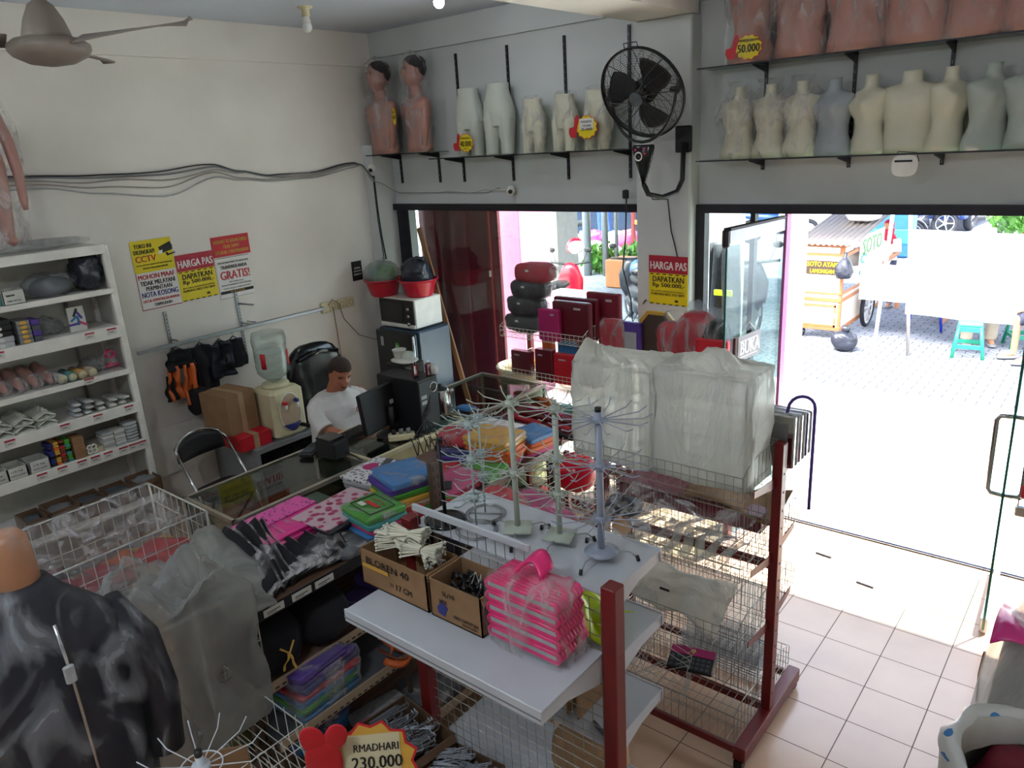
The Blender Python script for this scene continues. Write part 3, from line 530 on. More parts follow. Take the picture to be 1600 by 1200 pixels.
def hung(name, label, cat, y, z, w, h, mats, seed, x=XL+.135):
    r = thing(name, label, cat, (x, y, z))
    def side(mt, a, b, zz0, zz1, dx, nm):
        m = MB(); m.sheet(lambda u, v: (dx+.03*noise.noise(Vector((u*3+seed, v*4, seed)))+.02*math.sin(u*9+seed), a+(b-a)*u+.008*math.sin(v*7+seed)+(u-.5)*w*.25*v, zz1-(zz1-zz0)*v-.03*abs(u-.5)*(1 if v < .1 else 0)), 10, 14, mt, .02); m.build(nm, r)
    for i, (mt, a, b, zz0, zz1, nm) in enumerate(mats): side(mt, a, b, zz0, zz1, .012*(i % 3), nm)
    m = MB(); m.tube([(0, 0, .02), (0, .012, .035), (0, 0, .05), (0, -.01, .035)], .003, 'galv', 5); m.tube([(0, -w*.4, -.03), (0, 0, .02), (0, w*.4, -.03)], .006, 'black', 6); m.build('hanger', r); return r
hung('life_vest', 'orange and black vest hanging at the left end of the clothes rail', 'vest', 2.76, 1.43, .2, .55, [('orange', -.11, -.02, -.40, -.12, 'front_panel'), ('black_cloth', -.09, .10, -.16, 0, 'shoulder'), ('orange', .01, .10, -.46, -.12, 'side_panel'), ('black_cloth', -.13, -.08, -.40, -.2, 'strap')], 1)
m = MB(); m.sup((0, 0, 0), (.05, .105, .115), 'black_cloth', 3.2, .02, 9, 3, 22); m.tube([(0, -.05, .1), (0, 0, .36), (0, .06, .1)], .006, 'black', 5); place(m, 'sling_bag', 'round black sling bag hanging under the orange vest', 'bag', (XL+.17, 2.86, .975))
hung('black_garment', 'long black garment hanging right of the orange vest', 'garment', 2.96, 1.42, .17, .4, [('black_cloth', -.09, .09, -.42, 0, 'cloth')], 4)
hung('black_garment', 'dark navy shorts hanging in the middle of the rail', 'shorts', 3.13, 1.41, .17, .33, [('navy', -.09, .09, -.31, 0, 'cloth')], 6)
hung('black_garment', 'black shorts hanging at the right end of the garments', 'shorts', 3.26, 1.405, .17, .28, [('black_cloth', -.10, .09, -.25, 0, 'cloth')], 9)
# wall socket strip and cords
r = thing('wall_socket', 'row of four beige wall sockets on a white block', 'socket', (XL, 4.4, 1.45))
m = MB(); m.bbox((XL, 4.27, 1.40), (XL+.03, 4.36, 1.50), 'cream', .006); m.build('switch_box', r, world=True)
for k in range(3): m = MB(); m.bbox((XL, 4.365+.105*k, 1.40), (XL+.022, 4.465+.105*k, 1.495), 'cream', .006); m.ring((XL+.023, 4.415+.105*k, 1.448), .025, .003, 'beige', 'X', 16); m.build('socket_plate', r, world=True)
m = MB(); m.tube([(XL+.05, 4.33, 1.47), (XL+.06, 4.38, 1.52), (XL+.05, 4.46, 1.46), (XL+.02, 4.52, 1.3), (XL+.02, 4.68, 1.1), (XL+.04, 4.85, 1.02), (-5.8, 4.95, .98)], .004, 'wood', 6); solo(m, 'wall_cable', 'brown power cord curving from the sockets to the fridge', 'cord')
m = MB(); m.tube([(XL+.03, 4.40, 1.44), (XL+.02, 4.42, 1.2), (XL+.02, 4.43, .9), (XL+.02, 4.43, .4)], .004, 'wood', 6); solo(m, 'wall_cable', 'thin cord hanging straight down from the wall sockets', 'cord')
def wob(pts, amp, n=8, s=0):
    out = []
    for i in range(len(pts)-1):
        a, b = Vector(pts[i]), Vector(pts[i+1])
        for k in range(n):
            t = k/n; t2 = t*t*(3-2*t); p = a.lerp(b, t); p.z = a.z+(b.z-a.z)*t2; p.z += amp*noise.noise(Vector((p.y*2+s, s, p.x))); out.append(p)
    return out+[Vector(pts[-1])]
x = XL+.012
cab = thing('wall_cables', 'bundle of loose grey cables running along the left wall', 'cables', (XL, 3.5, 2.75))
for k, (dz, mt, dd) in enumerate(((0, 'grey', 0), (-.02, 'concrete', .01), (-.045, 'concrete', .02), (.012, 'black', .006), (-.075, 'grey_light', .03))):
    m = MB(); m.tube(wob([(x, 1.2, 2.79+dz), (x, 2.1, 2.805+dz), (x, 2.49, 2.775+dz*1.5), (x, 2.97, 2.765+dz*2.2), (x, 3.41, 2.80+dz), (x, 3.65, 2.745+dz), (x, 3.95, 2.69+dz*.6), (x, 4.33, 2.685+dz*.7), (x, 4.86, 2.742+dz*.3), (x, 4.95, 2.73), (-5.82, 4.98, 2.60+dz*.5)], .02, 6, k), .0055 if k else .007, mt, 5); m.build('cable', cab, world=True)
m = MB(); m.tube([(-5.82, 4.985, 2.62), (-5.815, 4.985, 2.3), (-5.80, 4.985, 2.05), (-5.77, 4.985, 1.82)], .007, 'black', 6); m.tube([(-5.835, 4.985, 2.62), (-5.83, 4.985, 2.2), (-5.80, 4.985, 1.82)], .005, 'black', 6); solo(m, 'hanging_cable', 'pair of black cables dropping down the corner pier to the basins', 'cable')
m = MB(); m.tube(wob([(-5.8, 4.97, 2.58), (-5.7, 5.225, 2.45), (-5.3, 5.235, 2.44), (-5.08, 5.235, 2.46), (-4.8, 5.235, 2.435), (-4.6, 5.235, 2.46), (-4.42, 5.235, 2.44), (-4.32, 5.23, 2.45)], .02, 6, 3), .005, 'white_wire', 6); m.tube(wob([(-5.8, 4.97, 2.56), (-5.7, 5.225, 2.43), (-5.1, 5.235, 2.43), (-4.62, 5.235, 2.43), (-4.45, 5.235, 2.47)], .02, 6, 8), .0035, 'grey', 6); solo(m, 'wall_cable', 'thin white cable sagging along the wall above the window', 'cable')
def domecam(loc, label, d):
    r = thing('security_camera', label, 'camera', loc)
    m = MB(); m.sup((0, 0, 0), (.04, .04, .04), 'white_paint', 2, n=20); m.build('housing', r)
    d = Vector(d).normalized(); m = MB(); m.tube([d*.025, d*.05], .026, 'white_paint', 14); m.tube([d*.05, d*.052], .02, 'black', 14); m.build('lens', r)
    m = MB(); m.tube([(0, 0, 0), -d*.05], .02, 'white_paint', 10); m.build('mount', r)
domecam((-5.80, 4.95, 2.69), 'small white camera with black lens in the corner under the shelf', (.5, -.7, -.3))
domecam((-4.29, 5.19, 2.455), 'small white camera mounted over the window', (.5, -.8, -.2))
# ================================================================ corner: cabinet, dispenser, chairs, man, fridge
r = thing('low_cabinet', 'low dark cabinet with grey metal frame under the water dispenser', 'cabinet', (-5.6, 3.35, 0))
m = MB(); m.bbox((-5.93, 2.97, .56), (-5.26, 3.64, .605), 'grey', .004); m.build('top', r, world=True)
for y in (2.97, 3.61):
    m = MB(); m.box((-5.93, y, 0), (-5.26, y+.03, .56), 'grey'); m.build('side_panel', r, world=True)
m = MB(); m.box((-5.93, 3.0, .02), (-5.91, 3.61, .56), 'black'); m.build('back_panel', r, world=True)
for y in (3.01, 3.31): m = MB(); m.box((-5.28, y, .04), (-5.265, y+.29, .54), 'black_gloss'); m.build('door', r, world=True)
r = carton('cardboard_box', 'tall taped brown cardboard box beside the water dispenser', (-5.60, 2.99, .727), (.34, .28, .33), .12, 'card')
carton('red_box', 'dark red flat box under the brown cardboard box', (-5.52, 3.02, .606), (.42, .28, .12), 0, 'red_ink', txt=None)
r = thing('water_dispenser', 'cream water dispenser with red and blue taps on the low cabinet', 'water dispenser', (-5.43, 3.34, .606))
m = MB(); m.bbox((-.16, -.155, 0), (.16, .155, .42), 'cream', .03); m.build('body', r)
m = MB(); m.loft([(0, 0, .42, .12, .12), (0, 0, .45, .11, .11), (0, 0, .455, .08, .08)], 'cream'); m.build('bottle_collar', r)
m = MB(); m.add([(.162, .10*math.cos(t), .22+.16*math.sin(t)) for t in [i*pi/14 for i in range(28)]], [list(range(28))], 'beige'); m.ring((.162, 0, .22), .10, .006, 'white_paint', 'X', 28, 5, .16); m.build('front_recess', r)
m = MB(); m.sheet(lambda u, v: (.163+.02*math.sin(pi*u), -.085+.17*u, .12-.06*v*math.sin(pi*u)), 12, 4, 'blue_dark', .01); m.build('drip_tray', r)
for s, c, nm in ((-1, 'red_ink', 'hot_tap'), (1, 'blue_ink', 'cold_tap')):
    m = MB(); m.tube([(.16, s*.055, .29), (.2, s*.055, .29), (.2, s*.055, .25)], .012, 'white_paint', 8); m.build(nm, r); m2 = MB(); m2.bbox((.165, s*.055-.014, .295), (.21, s*.055+.014, .325), c, .004); m2.build('lever', r)
r = thing('water_bottle', 'large clear upturned water bottle with red labels on the dispenser', 'water bottle', (-5.43, 3.34, 1.035))
m = MB(); m.lathe([(.03, -.02), (.035, .02), (.10, .06), (.132, .10), (.135, .16), (.126, .165), (.135, .175), (.135, .225), (.126, .23), (.135, .24), (.135, .30), (.126, .305), (.138, .32), (.142, .38), (.128, .43), (.06, .45), (.0, .445)], 'bottle', (0, 0, .02), 28, cap=True); m.build('bottle', r)
m = MB(); m.lathe([(.033, .0), (.098, .06), (.128, .10), (.13, .27), (.0, .271)], 'water', (0, 0, .02), 28); m.build('water', r)
for t in (-1.2, .55):
    m = MB(); m.sheet(lambda u, v, t=t: (.139*math.cos(t+.3*u), .139*math.sin(t+.3*u), .17+.13*v), 5, 2, 'red_ink', .002); m.build('label', r)
# small white board leaning, folding chair
m = MB(); m.poly([(0, 0), (.52, .0), (.62, .05), (.70, .2), (.98, .36), (.98, .4), (0, .4)], .012, 'white_paint', frame((-5.93, 2.35, .40), (0, 1, 0), (0, 0, 1))); solo(m, 'white_board', 'white board with curved lower edge leaning on the wall beside the rack', 'board')
m = MB(); m.poly([(0, 0), (.34, 0), (.40, .03), (.41, .07), (.36, .13), (.28, .17), (0, .17)], .012, 'white_paint', Tr(-5.9, 2.33, .42) @ Matrix.Rotation(pi/2, 4, 'Z') @ Matrix.Rotation(-pi/2, 4, 'X')); 
r = thing('folding_chair', 'black padded folding chair with shiny frame by the glass counter', 'chair', (-5.12, 2.60, 0), .12)
m = MB(); m.sup((0, 0, .455), (.20, .20, .03), 'black', 4, n=24); m.build('seat', r)
m = MB(); m.sheet(lambda u, v: (-.22-.03*math.sin(pi*u)-.03*v, -.20+.4*u, .70+.17*v*math.sin(pi*(.12+.76*u))**.4), 14, 4, 'black', .03); m.build('backrest', r)
for s in (-1, 1):
    m = MB(); m.tube([(.2, s*.22, .01), (-.02, s*.22, .48), (-.2, s*.215, .76)], .012, 'chrome', 8); m.build('front_leg', r)
    m = MB(); m.tube([(-.26, s*.19, .01), (.12, s*.2, .45)], .011, 'black', 8); m.build('rear_leg', r)
m = MB(); m.tube([(-.2, .215, .76)]+[(-.2-.05*math.sin(t)-.02, .215*math.cos(t), .76+.13*math.sin(t)) for t in [i*pi/10 for i in range(1, 10)]]+[(-.2, -.215, .76)], .012, 'chrome', 8); m.build('top_rail', r)
# swivel chair
r = thing('office_chair', 'black padded leather swivel chair behind the seated man', 'chair', (-5.18, 3.74, 0))
m = MB(); m.sup((0, 0, .46), (.26, .26, .06), 'black', 4, .01, 6, 1, 26); m.build('seat', r)
m = MB(); m.sup((-.22, 0, .90), (.06, .29, .40), 'black_gloss', 3.2, .012, 5, 2, 30, ry=-.10); m.build('backrest', r)
m = MB(); m.tube([(-.16, -.2, 1.2), (-.15, 0, 1.245), (-.16, .2, 1.2)], .02, 'black_gloss', 10); m.build('stitched_roll', r)
for s in (-1, 1): m = MB(); m.tube([(-.15, s*.28, .5), (-.15, s*.31, .68), (.12, s*.31, .70), (.15, s*.28, .5)], .02, 'black', 10); m.build('armrest', r)
m = MB(); m.tube([(0, 0, .08), (0, 0, .4)], .03, 'dark_metal', 12); m.build('gas_column', r)
for k in range(5):
    a = 2*pi*k/5+.3; m = MB(); m.tube([(0, 0, .1), (.28*math.cos(a), .28*math.sin(a), .07)], [.025, .015], 'black', 8); m.sup((.28*math.cos(a), .28*math.sin(a), .03), (.025, .025, .03), 'black', 2, n=12); m.build('foot', r)
# man at the till (faces +X)
r = thing('person', 'short haired man in white t-shirt sitting behind the counter looking down', 'person', (-4.84, 3.50, 0))
m = MB()
def hd(v):
    y, z = v.y, v.z; w = v.copy()
    if v.x > .02:
        w.x += .030*math.exp(-(y/.014)**2-((z-1.185)/.022)**2)+.014*math.exp(-(y/.012)**2-((z-1.205)/.03)**2)   # nose
        for s in (-1, 1): w.x -= .014*math.exp(-((y-s*.033)/.017)**2-((z-1.213)/.014)**2); w.x += .007*math.exp(-((y-s*.042)/.02)**2-((z-1.178)/.018)**2)
        w.x += .010*math.exp(-(y/.028)**2-((z-1.143)/.007)**2)+.009*math.exp(-(y/.025)**2-((z-1.129)/.007)**2)-.006*math.exp(-(y/.03)**2-((z-1.136)/.004)**2)
        w.x += .006*math.exp(-(y/.045)**2-((z-1.232)/.009)**2)
    return w
TILT = Tr(.04, 0, 1.08) @ Matrix.Rotation(.38, 4, 'Y') @ Matrix.Rotation(-.25, 4, 'Z') @ Tr(-.0, 0, -1.08)
hr = [(.02, 0, 1.06, .03, .03), (.035, 0, 1.085, .055, .045), (.03, 0, 1.11, .075, .060)]+[(.015, 0, 1.11+.21*t, .092*(1-(2*t-.95)**2*.10)*(1 if t < .7 else math.sqrt(max(.02, 1-((t-.7)/.3)**2))), .074*(1 if t < .7 else math.sqrt(max(.02, 1-((t-.7)/.3)**2)))) for t in [i/22 for i in range(1, 23)]]
m.loft(hr, 'skin_man', 72, TILT, hd)
for s in (-1, 1): m.sup((.005, s*.078, 1.19), (.018, .010, .032), 'skin_man', 2, n=14, M=TILT)
m.tube([(-.04, 0, .92), (-.03, 0, 1.02), (.02, 0, 1.10), (.04, 0, 1.14)], [.075, .058, .055, .05], 'skin_man', 20)
m.loft([(0, 0, .48, .15, .18), (0, 0, .6, .16, .19), (-.01, 0, .8, .14, .19), (-.02, 0, .94, .11, .2), (-.03, 0, 1.0, .07, .12)], 'skin_man', 28)
ARM = {-1: [(-.02, -.20, .96), (.10, -.23, .85), (.18, -.24, .80), (.34, -.22, .79), (.50, -.13, .785)], 1: [(-.02, .22, .97), (.08, .29, .84), (.16, .28, .79), (.34, .22, .785), (.50, .12, .785)]}
for s in (-1, 1):
    A = ARM[s]; m.tube(A, [.055, .048, .044, .036, .028], 'skin_man', 16)
    h = Vector(A[-1]); d = (h-Vector(A[-2])).normalized(); w = Vector((-d.y, d.x, 0))*s
    m.sup(h+d*.04, (.05, .042, .016), 'skin_man', 3, n=18, rz=math.atan2(d.y, d.x))
    for i, (off, L) in enumerate(((-.032, .062), (-.011, .074), (.011, .07), (.031, .055))):
        b = h+d*.08+w*off; m.tube([b, b+d*L*.55+Vector((0, 0, .006)), b+d*L+Vector((0, 0, -.008))], [.0095, .009, .007], 'skin_man', 8)
    b = h+d*.02-w*.035*1; m.tube([b, b+d*.035-w*.022, b+d*.06-w*.028+Vector((0, 0, -.005))], [.012, .010, .008], 'skin_man', 8)
bd = m.build('body', r); md = bd.modifiers.new('union', 'REMESH'); md.mode = 'VOXEL'; md.voxel_size = .0045; md.use_smooth_shade = True
def hairfn(v): return v+Vector((0, 0, 1))*.004*noise.noise(v*60)
m = MB()
hv = [(.002, 0, 1.15+.185*t, .101*(1 if t < .6 else math.sqrt(max(.01, 1-((t-.6)/.4)**2))), .083*(1 if t < .6 else math.sqrt(max(.01, 1-((t-.6)/.4)**2)))) for t in [i/16 for i in range(17)]]
def hf(v):
    w = v.copy()
    lim = 1.262 if v.x > .05 else (1.262-(.05-v.x)*1.3 if v.x > -.01 else 1.15)
    if w.z < lim: w.x = w.x*.86; w.y = w.y*.86; w.z = max(w.z, 1.15)
    return w+Vector((noise.noise(v*70), noise.noise(v*70+Vector((5, 0, 0))), noise.noise(v*70+Vector((0, 9, 0)))))*.004
m.loft(hv, 'hair_man', 56, TILT, hf); m.build('hair', r)
for s in (-1, 1):
    m = MB(); m.tube([(.104, s*.02, 1.228), (.106, s*.036, 1.233), (.095, s*.054, 1.227)], .0035, 'hair_man', 6, M=TILT); m.build('eyebrow', r)
    m = MB(); m.tube([(.096, s*.022, 1.211), (.098, s*.034, 1.209), (.088, s*.046, 1.211)], .003, 'ink', 6, M=TILT); m.build('eye', r)
m = MB(); m.tube([(.098, -.026, 1.134), (.112, -.01, 1.1365), (.112, .01, 1.1365), (.098, .026, 1.134)], .0035, 'lip', 6, M=TILT); m.build('mouth', r)
m = MB()
def sf(v): return v+Vector((1, .5, 0))*.016*noise.noise(Vector((v.x*9, v.y*11, v.z*16)))+Vector((.5, 1, 0))*.006*noise.noise(v*22)
m.loft([(.0, 0, .44, .215, .235), (.01, 0, .56, .225, .245), (.015, 0, .70, .21, .235), (-.01, 0, .84, .17, .245), (-.02, 0, .93, .145, .255), (-.025, 0, .985, .12, .225), (-.02, 0, 1.02, .095, .14), (-.01, 0, 1.035, .078, .085), (-.008, 0, 1.032, .066, .072)], 'shirt', 56, None, sf, True, 2.3)
for s in (-1, 1):
    A = ARM[s]; m.tube([(-.03, s*.15, .965), (.0, s*.21, .94), (.06, s*.25, .89), (.13, s*.26, .83), (.165, s*.258, .805)], [.062, .066, .068, .072, .078], 'shirt', 20)
sh = m.build('t_shirt', r); md = sh.modifiers.new('union', 'REMESH'); md.mode = 'VOXEL'; md.voxel_size = .007; md.use_smooth_shade = True
m = MB(); m.sup((.168, .075, .885), (.006, .020, .024), 'maroon_ink', 2, n=16); m.ring((.174, .075, .885), .013, .003, 'white_ink', 'X', 14, 4); m.build('chest_badge', sh)
m = MB()
for s in (-1, 1): m.tube([(-.02, s*.1, .52), (.2, s*.12, .54), (.40, s*.12, .53), (.42, s*.12, .3), (.40, s*.12, .09)], [.11, .10, .085, .07, .06], 'black_cloth', 16)
tr = m.build('trousers', r); md = tr.modifiers.new('union', 'REMESH'); md.mode = 'VOXEL'; md.voxel_size = .012; md.use_smooth_shade = True
for s in (-1, 1): m = MB(); m.sup((.45, s*.12, .045), (.13, .045, .045), 'black', 3, n=16, flat=-.04); m.build('shoe', r)
# fridge, microwave, basins
r = thing('refrigerator', 'small black fronted fridge with dark blue side in the back corner', 'fridge', (-5.36, 4.87, 0))
m = MB(); m.bbox((-.28, -.19, .02), (.28, .23, 1.215), 'fridge_blue', .012); m.build('cabinet', r)
m = MB(); m.bbox((-.28, -.235, .05), (.265, -.195, 1.205), 'fridge_black', .012); m.build('door', r)
m = MB(); m.tube([(.255, -.24, .1), (.255, -.24, 1.19)], .014, 'chrome', 8); m.build('door_trim', r)
m = MB(); m.sup((.02, -.238, 1.06), (.028, .003, .04), 'green', 3, n=16); m.ring((.02, -.242, 1.06), .013, .003, 'white_ink', 'Y', 16, 4); m.build('green_sticker', r)
m = MB(); m.box((-.21, -.237, 1.05), (-.17, -.2355, 1.14), 'grey_light'); m.build('paper_note', r)
m = MB(); m.ring((.04, -.24, .86), .045, .005, 'chrome', 'Y', 20, 5, .06); m.build('round_handle', r)
for x in (-.22, .22):
    for y in (-.14, .18): m = MB(); m.tube([(x, y, 0), (x, y, .03)], .02, 'black', 8); m.build('foot', r)
r = thing('microwave', 'white and black microwave oven on top of the fridge', 'microwave', (-5.39, 4.89, 1.218))
m = MB(); m.bbox((-.24, -.16, .01), (.24, .19, .285), 'white_paint', .008); m.build('casing', r)
m = MB(); m.bbox((-.235, -.178, .05), (.235, -.161, .28), 'black', .004); m.build('front_panel', r)
m = MB(); m.bbox((-.215, -.184, .08), (.10, -.1785, .26), 'black_gloss', .004); m.build('door_window', r)
m = MB(); m.bbox((-.235, -.178, .012), (.235, -.163, .05), 'white_paint', .004); m.build('lower_strip', r)
for z in (.2, .13, .06): m = MB(); m.tube([(.175, -.178, z), (.175, -.2, z)], .018, 'chrome', 14); m.build('knob', r)
def basin(c, label):
    r = thing('red_basin', label, 'basin', c)
    m = MB(); m.lathe([(.12, 0), (.135, .02), (.165, .13), (.185, .16), (.19, .158), (.178, .15), (.158, .12), (.12, .02), (.0, .012)], 'red_plastic', (0, 0, 0), 32); m.build('bowl', r)
    m = MB(); m.ring((0, 0, .16), .187, .006, 'red_plastic', 'Z', 32, 6); m.build('rim', r)
basin((-5.66, 4.82, 1.50), 'red plastic basin at the left on the microwave, filled with a green bag')
basin((-5.28, 4.93, 1.505), 'red plastic basin at the right on the microwave, filled with a black bag')
m = MB(); m.sup((0, 0, .19), (.155, .145, .12), 'film_frost', 2.4, .03, 7, 3, 30, fine=.4); m.sup((.06, 0, .19), (.075, .09, .09), 'green', 2.2, .01, 7, 3, 18); m.sup((-.05, 0, .19), (.085, .09, .085), 'teal', 2.2, .01, 7, 4, 18); m.tube([(.02, 0, .29), (.04, 0, .32), (.03, .01, .34)], [.02, .008, .018], 'film_frost', 8); place(m, 'plastic_bag', 'pale green filled plastic bag in the left red basin', 'plastic bag', (-5.66, 4.82, 1.52))
m = MB(); m.sup((0, 0, .19), (.14, .13, .15), 'trash', 2.6, .03, 8, 9, 30, fine=.5); m.tube([(.0, 0, .3), (.03, 0, .34), (.1, .0, .345)], [.04, .015, .02], 'trash', 8); place(m, 'plastic_bag', 'tall black filled plastic bag in the right red basin', 'plastic bag', (-5.28, 4.93, 1.52))
# ================================================================ glass counters in a row
def counter(name, label, y0, y1, x0, x1, z, panel, wire=0):
    r = thing(name, label, 'display counter', ((x0+x1)/2, (y0+y1)/2, 0)); t = .022
    for (x, y) in ((x0, y0), (x1-t, y0), (x0, y1-t), (x1-t, y1-t)): m = MB(); m.box((x, y, 0), (x+t, y+t, z), 'alu'); m.build('post', r, world=True)
    for (a, b) in (((x0, y0, z-t), (x0+t, y1, z+.004)), ((x1-t, y0, z-t), (x1+.006, y1, z+.004)), ((x0, y0, z-t), (x1, y0+t, z+.004)), ((x0, y1-t, z-t), (x1, y1, z+.004))): m = MB(); m.box(a, b, 'cream' if panel else 'alu'); m.build('top_rail', r, world=True)
    m = MB(); m.box((x0+t, y0+t, z-.006), (x1-t, y1-t, z), 'glass_case'); m.build('top_glass', r, world=True)
    for zz in (.42, .08): m = MB(); m.box((x0+.01, y0+.01, zz), (x1-.01, y1-.01, zz+.015), 'glass_case' if zz > .2 and not panel else 'wood_dark'); m.build('inner_shelf', r, world=True)
    m = MB(); m.box((x1-.008, y0+t, .1), (x1-.003, y1-t, z-t), 'cream_panel' if panel else 'glass_case'); m.build('front_panel', r, world=True)
    m = MB(); m.box((x0+t, y0+.004, .1), (x1-t, y0+.009, z-t), 'alu' if panel else 'glass_case'); m.build('end_panel', r, world=True)
    if not panel: m = MB(); m.box((x0+t, y1-.012, .1), (x1-t, y1-.006, z-t), 'glass_case'); m.build('end_panel', r, world=True)
    m = MB(); m.box((x0, y0, 0), (x1, y1, .08), 'wood_dark'); m.build('plinth', r, world=True)
    return r
counter('glass_counter', 'glass topped display counter nearest the white rack, stock on its shelf', 1.84, 2.80, -4.18, -3.62, .95, 0)
counter('glass_counter', 'cream fronted middle counter that carries the monitor and computer', 2.82, 3.72, -4.22, -3.62, .95, 1)
counter('glass_counter', 'glass display counter behind the kettle, farthest from the rack', 3.74, 4.66, -4.30, -3.60, .95, 0)
m = MB(); m.bbox((-4.46, 3.2, .755), (-4.235, 3.8, .775), 'wood_dark', .004); m.box((-4.46, 3.2, .0), (-4.44, 3.22, .755), 'wood_dark'); m.box((-4.46, 3.78, 0), (-4.44, 3.8, .755), 'wood_dark'); solo(m, 'keyboard_shelf', 'narrow dark shelf under the seated man\'s hands', 'shelf')
# stock in counter 1
m = MB(); m.sup((0, 0, 0), (.09, .12, .03), 'film_grey', 3, .02, 12, 4, 22, fine=.6); place(m, 'plastic_packet', 'clear packet inside the first glass counter', 'packet', (-3.95, 2.02, .47))
for k, (y, c, lb) in enumerate(((2.35, 'blue', 'blue carton with yellow print inside the first glass counter'), (2.22, 'grey_cloth', 'dark packet next to the blue carton in the glass counter'), (2.52, 'label_white', 'white and red carton inside the first glass counter'))):
    m = MB(); m.bbox((-.1, -.055, 0), (.1, .055, .33), c, .004)
    if k == 0: m.bbox((.101, -.04, .2), (.103, .04, .3), 'yellow', .001); m.bbox((.101, -.04, .14), (.103, .02, .18), 'white_ink', .0005)
    place(m, 'display_box', lb, 'box', (-3.80, y, .437))
m = MB(); m.bbox((-.15, -.12, 0), (.15, .12, .30), 'card_dark', .004); place(m, 'brown_carton', 'brown carton standing inside the first glass counter under the printer', 'box', (-4.0, 2.62, .437))
for k in range(3): m = MB(); m.bbox((-.1, -.07, 0), (.1, .07, .06), ['card', 'rose', 'grey'][k], .004); place(m, 'stock_box', '%s stock box low inside the first glass counter' % ['brown', 'dull pink', 'grey'][k], 'box', (-3.9+.05*k, 2.0+.12*k, .097))
# on the counters
r = thing('receipt_printer', 'small black receipt printer with trailing cables on the glass counter', 'printer', (-3.90, 2.74, .955), .1)
m = MB(); m.bbox((-.09, -.07, 0), (.09, .07, .12), 'black', .012); m.build('housing', r); m = MB(); m.bbox((-.085, -.065, .12), (.06, .065, .135), 'black_gloss', .006); m.build('cover', r)
m = MB(); m.tube([(.08, .03, .03), (.16, .04, .01), (.22, .02, .005), (.28, .06, -.02), (.29, .07, -.2)], .004, 'black', 6); m.build('cable', r)
r = thing('stapler', 'flat black card reader left of the receipt printer', 'card reader', (-4.08, 2.70, .955), .5)
m = MB(); m.bbox((-.05, -.10, 0), (.05, .10, .03), 'black', .008); m.build('body', r); m = MB(); m.bbox((-.035, -.08, .03), (.035, .0, .034), 'grey_cloth', .002); m.build('keypad', r)
r = thing('monitor', 'black computer monitor seen from behind on the middle counter', 'monitor', (-3.86, 3.22, .955), .18)
m = MB(); m.bbox((-.045, -.24, .06), (-.01, .24, .35), 'black', .008, Matrix.Rotation(-.12, 4, 'Y')); m.build('casing', r)
m = MB(); m.bbox((-.048, -.225, .075), (-.046, .225, .335), 'black_gloss', .001, Matrix.Rotation(-.12, 4, 'Y')); m.build('screen', r)
m = MB(); m.tube([(.0, 0, .01), (.01, 0, .2)], .02, 'black', 10); m.build('stand', r); m = MB(); m.sup((0, 0, .008), (.09, .12, .01), 'black', 3, n=20); m.build('foot', r)
m = MB(); m.box((-.012, .05, .2), (-.009, .09, .23), 'label_white', Matrix.Rotation(-.12, 4, 'Y')); m.build('label', r)
r = thing('keyboard', 'black keyboard lying behind the monitor', 'keyboard', (-4.08, 3.02, .955), .1)
m = MB(); m.bbox((-.07, -.17, 0), (.07, .17, .02), 'black', .006); m.build('base', r)
m = MB()
for i in range(5):
    for j in range(12): m.box((-.06+.024*i, -.16+.027*j, .02), (-.041+.024*i, -.138+.027*j, .026), 'fridge_black')
m.build('keys', r)
r = thing('computer_tower', 'black computer tower on the middle counter beside the kettle', 'computer', (-3.88, 3.42, .955), .05)
m = MB(); m.bbox((-.2, -.10, 0), (.2, .10, .38), 'black', .006); m.build('case', r)
m = MB(); m.box((.201, -.09, .02), (.206, .09, .36), 'grey_cloth'); m.ring((.207, .045, .30), .034, .005, 'chrome', 'X', 18); m.sup((.207, .045, .30), (.002, .03, .03), 'black', 2, n=14); m.build('rear_plate', r)
for z in (.24, .2, .12): m = MB(); m.box((.206, -.08, z), (.21, -.03, z+.025), 'grey_light'); m.build('port', r)
r = thing('power_adapter', 'cream power strip lying behind the monitor', 'power strip', (-3.72, 3.18, .955), .9)
m = MB(); m.bbox((-.09, -.035, 0), (.09, .035, .045), 'cream', .008); m.build('body', r)
for k in range(3): m = MB(); m.tube([(-.05+.05*k, 0, .045), (-.05+.05*k, 0, .075)], .016, 'grey' if k else 'black', 10); m.build('plug', r)
for k in range(5):
    m = MB(); y = 3.22+.055*k; m.tube([(-3.68, 3.44-.02*k, 1.22-.04*k), (-3.655, 3.40-.02*k, 1.1), (-3.64, y, .97), (-3.60, y+.02*(k % 2), .93), (-3.585, y-.03, .84-.02*k), (-3.58, y+.05, .78), (-3.575, y+.02, .70), (-3.59, y-.03, .86), (-3.62, y-.04, .965), (-3.70, 3.22, .965)], .0045, 'black', 6); solo(m, 'computer_cable', 'black cable tangled over the cream counter front, %s of five' % ORD[k], 'cable', (0, 0, 0), 'cables behind the computer tower')
r = thing('electric_kettle', 'steel electric kettle with black lid beside the computer tower', 'kettle', (-3.80, 3.66, .955))
m = MB(); m.lathe([(.078, .0), (.08, .03), (.075, .12), (.062, .2), (.055, .21)], 'chrome', (0, 0, 0), 26, cap=True); m.build('jug', r)
m = MB(); m.lathe([(.056, .21), (.05, .228), (.015, .235), (.014, .25), (0, .252)], 'black', (0, 0, 0), 22); m.build('lid', r)
m = MB(); m.tube([(0, -.06, .2), (0, -.11, .2), (0, -.125, .12), (0, -.085, .04)], .012, 'black', 8); m.build('handle', r)
m = MB(); m.tube([(.045, .04, .18), (.07, .06, .205)], [.02, .01], 'chrome', 8); m.build('spout', r)
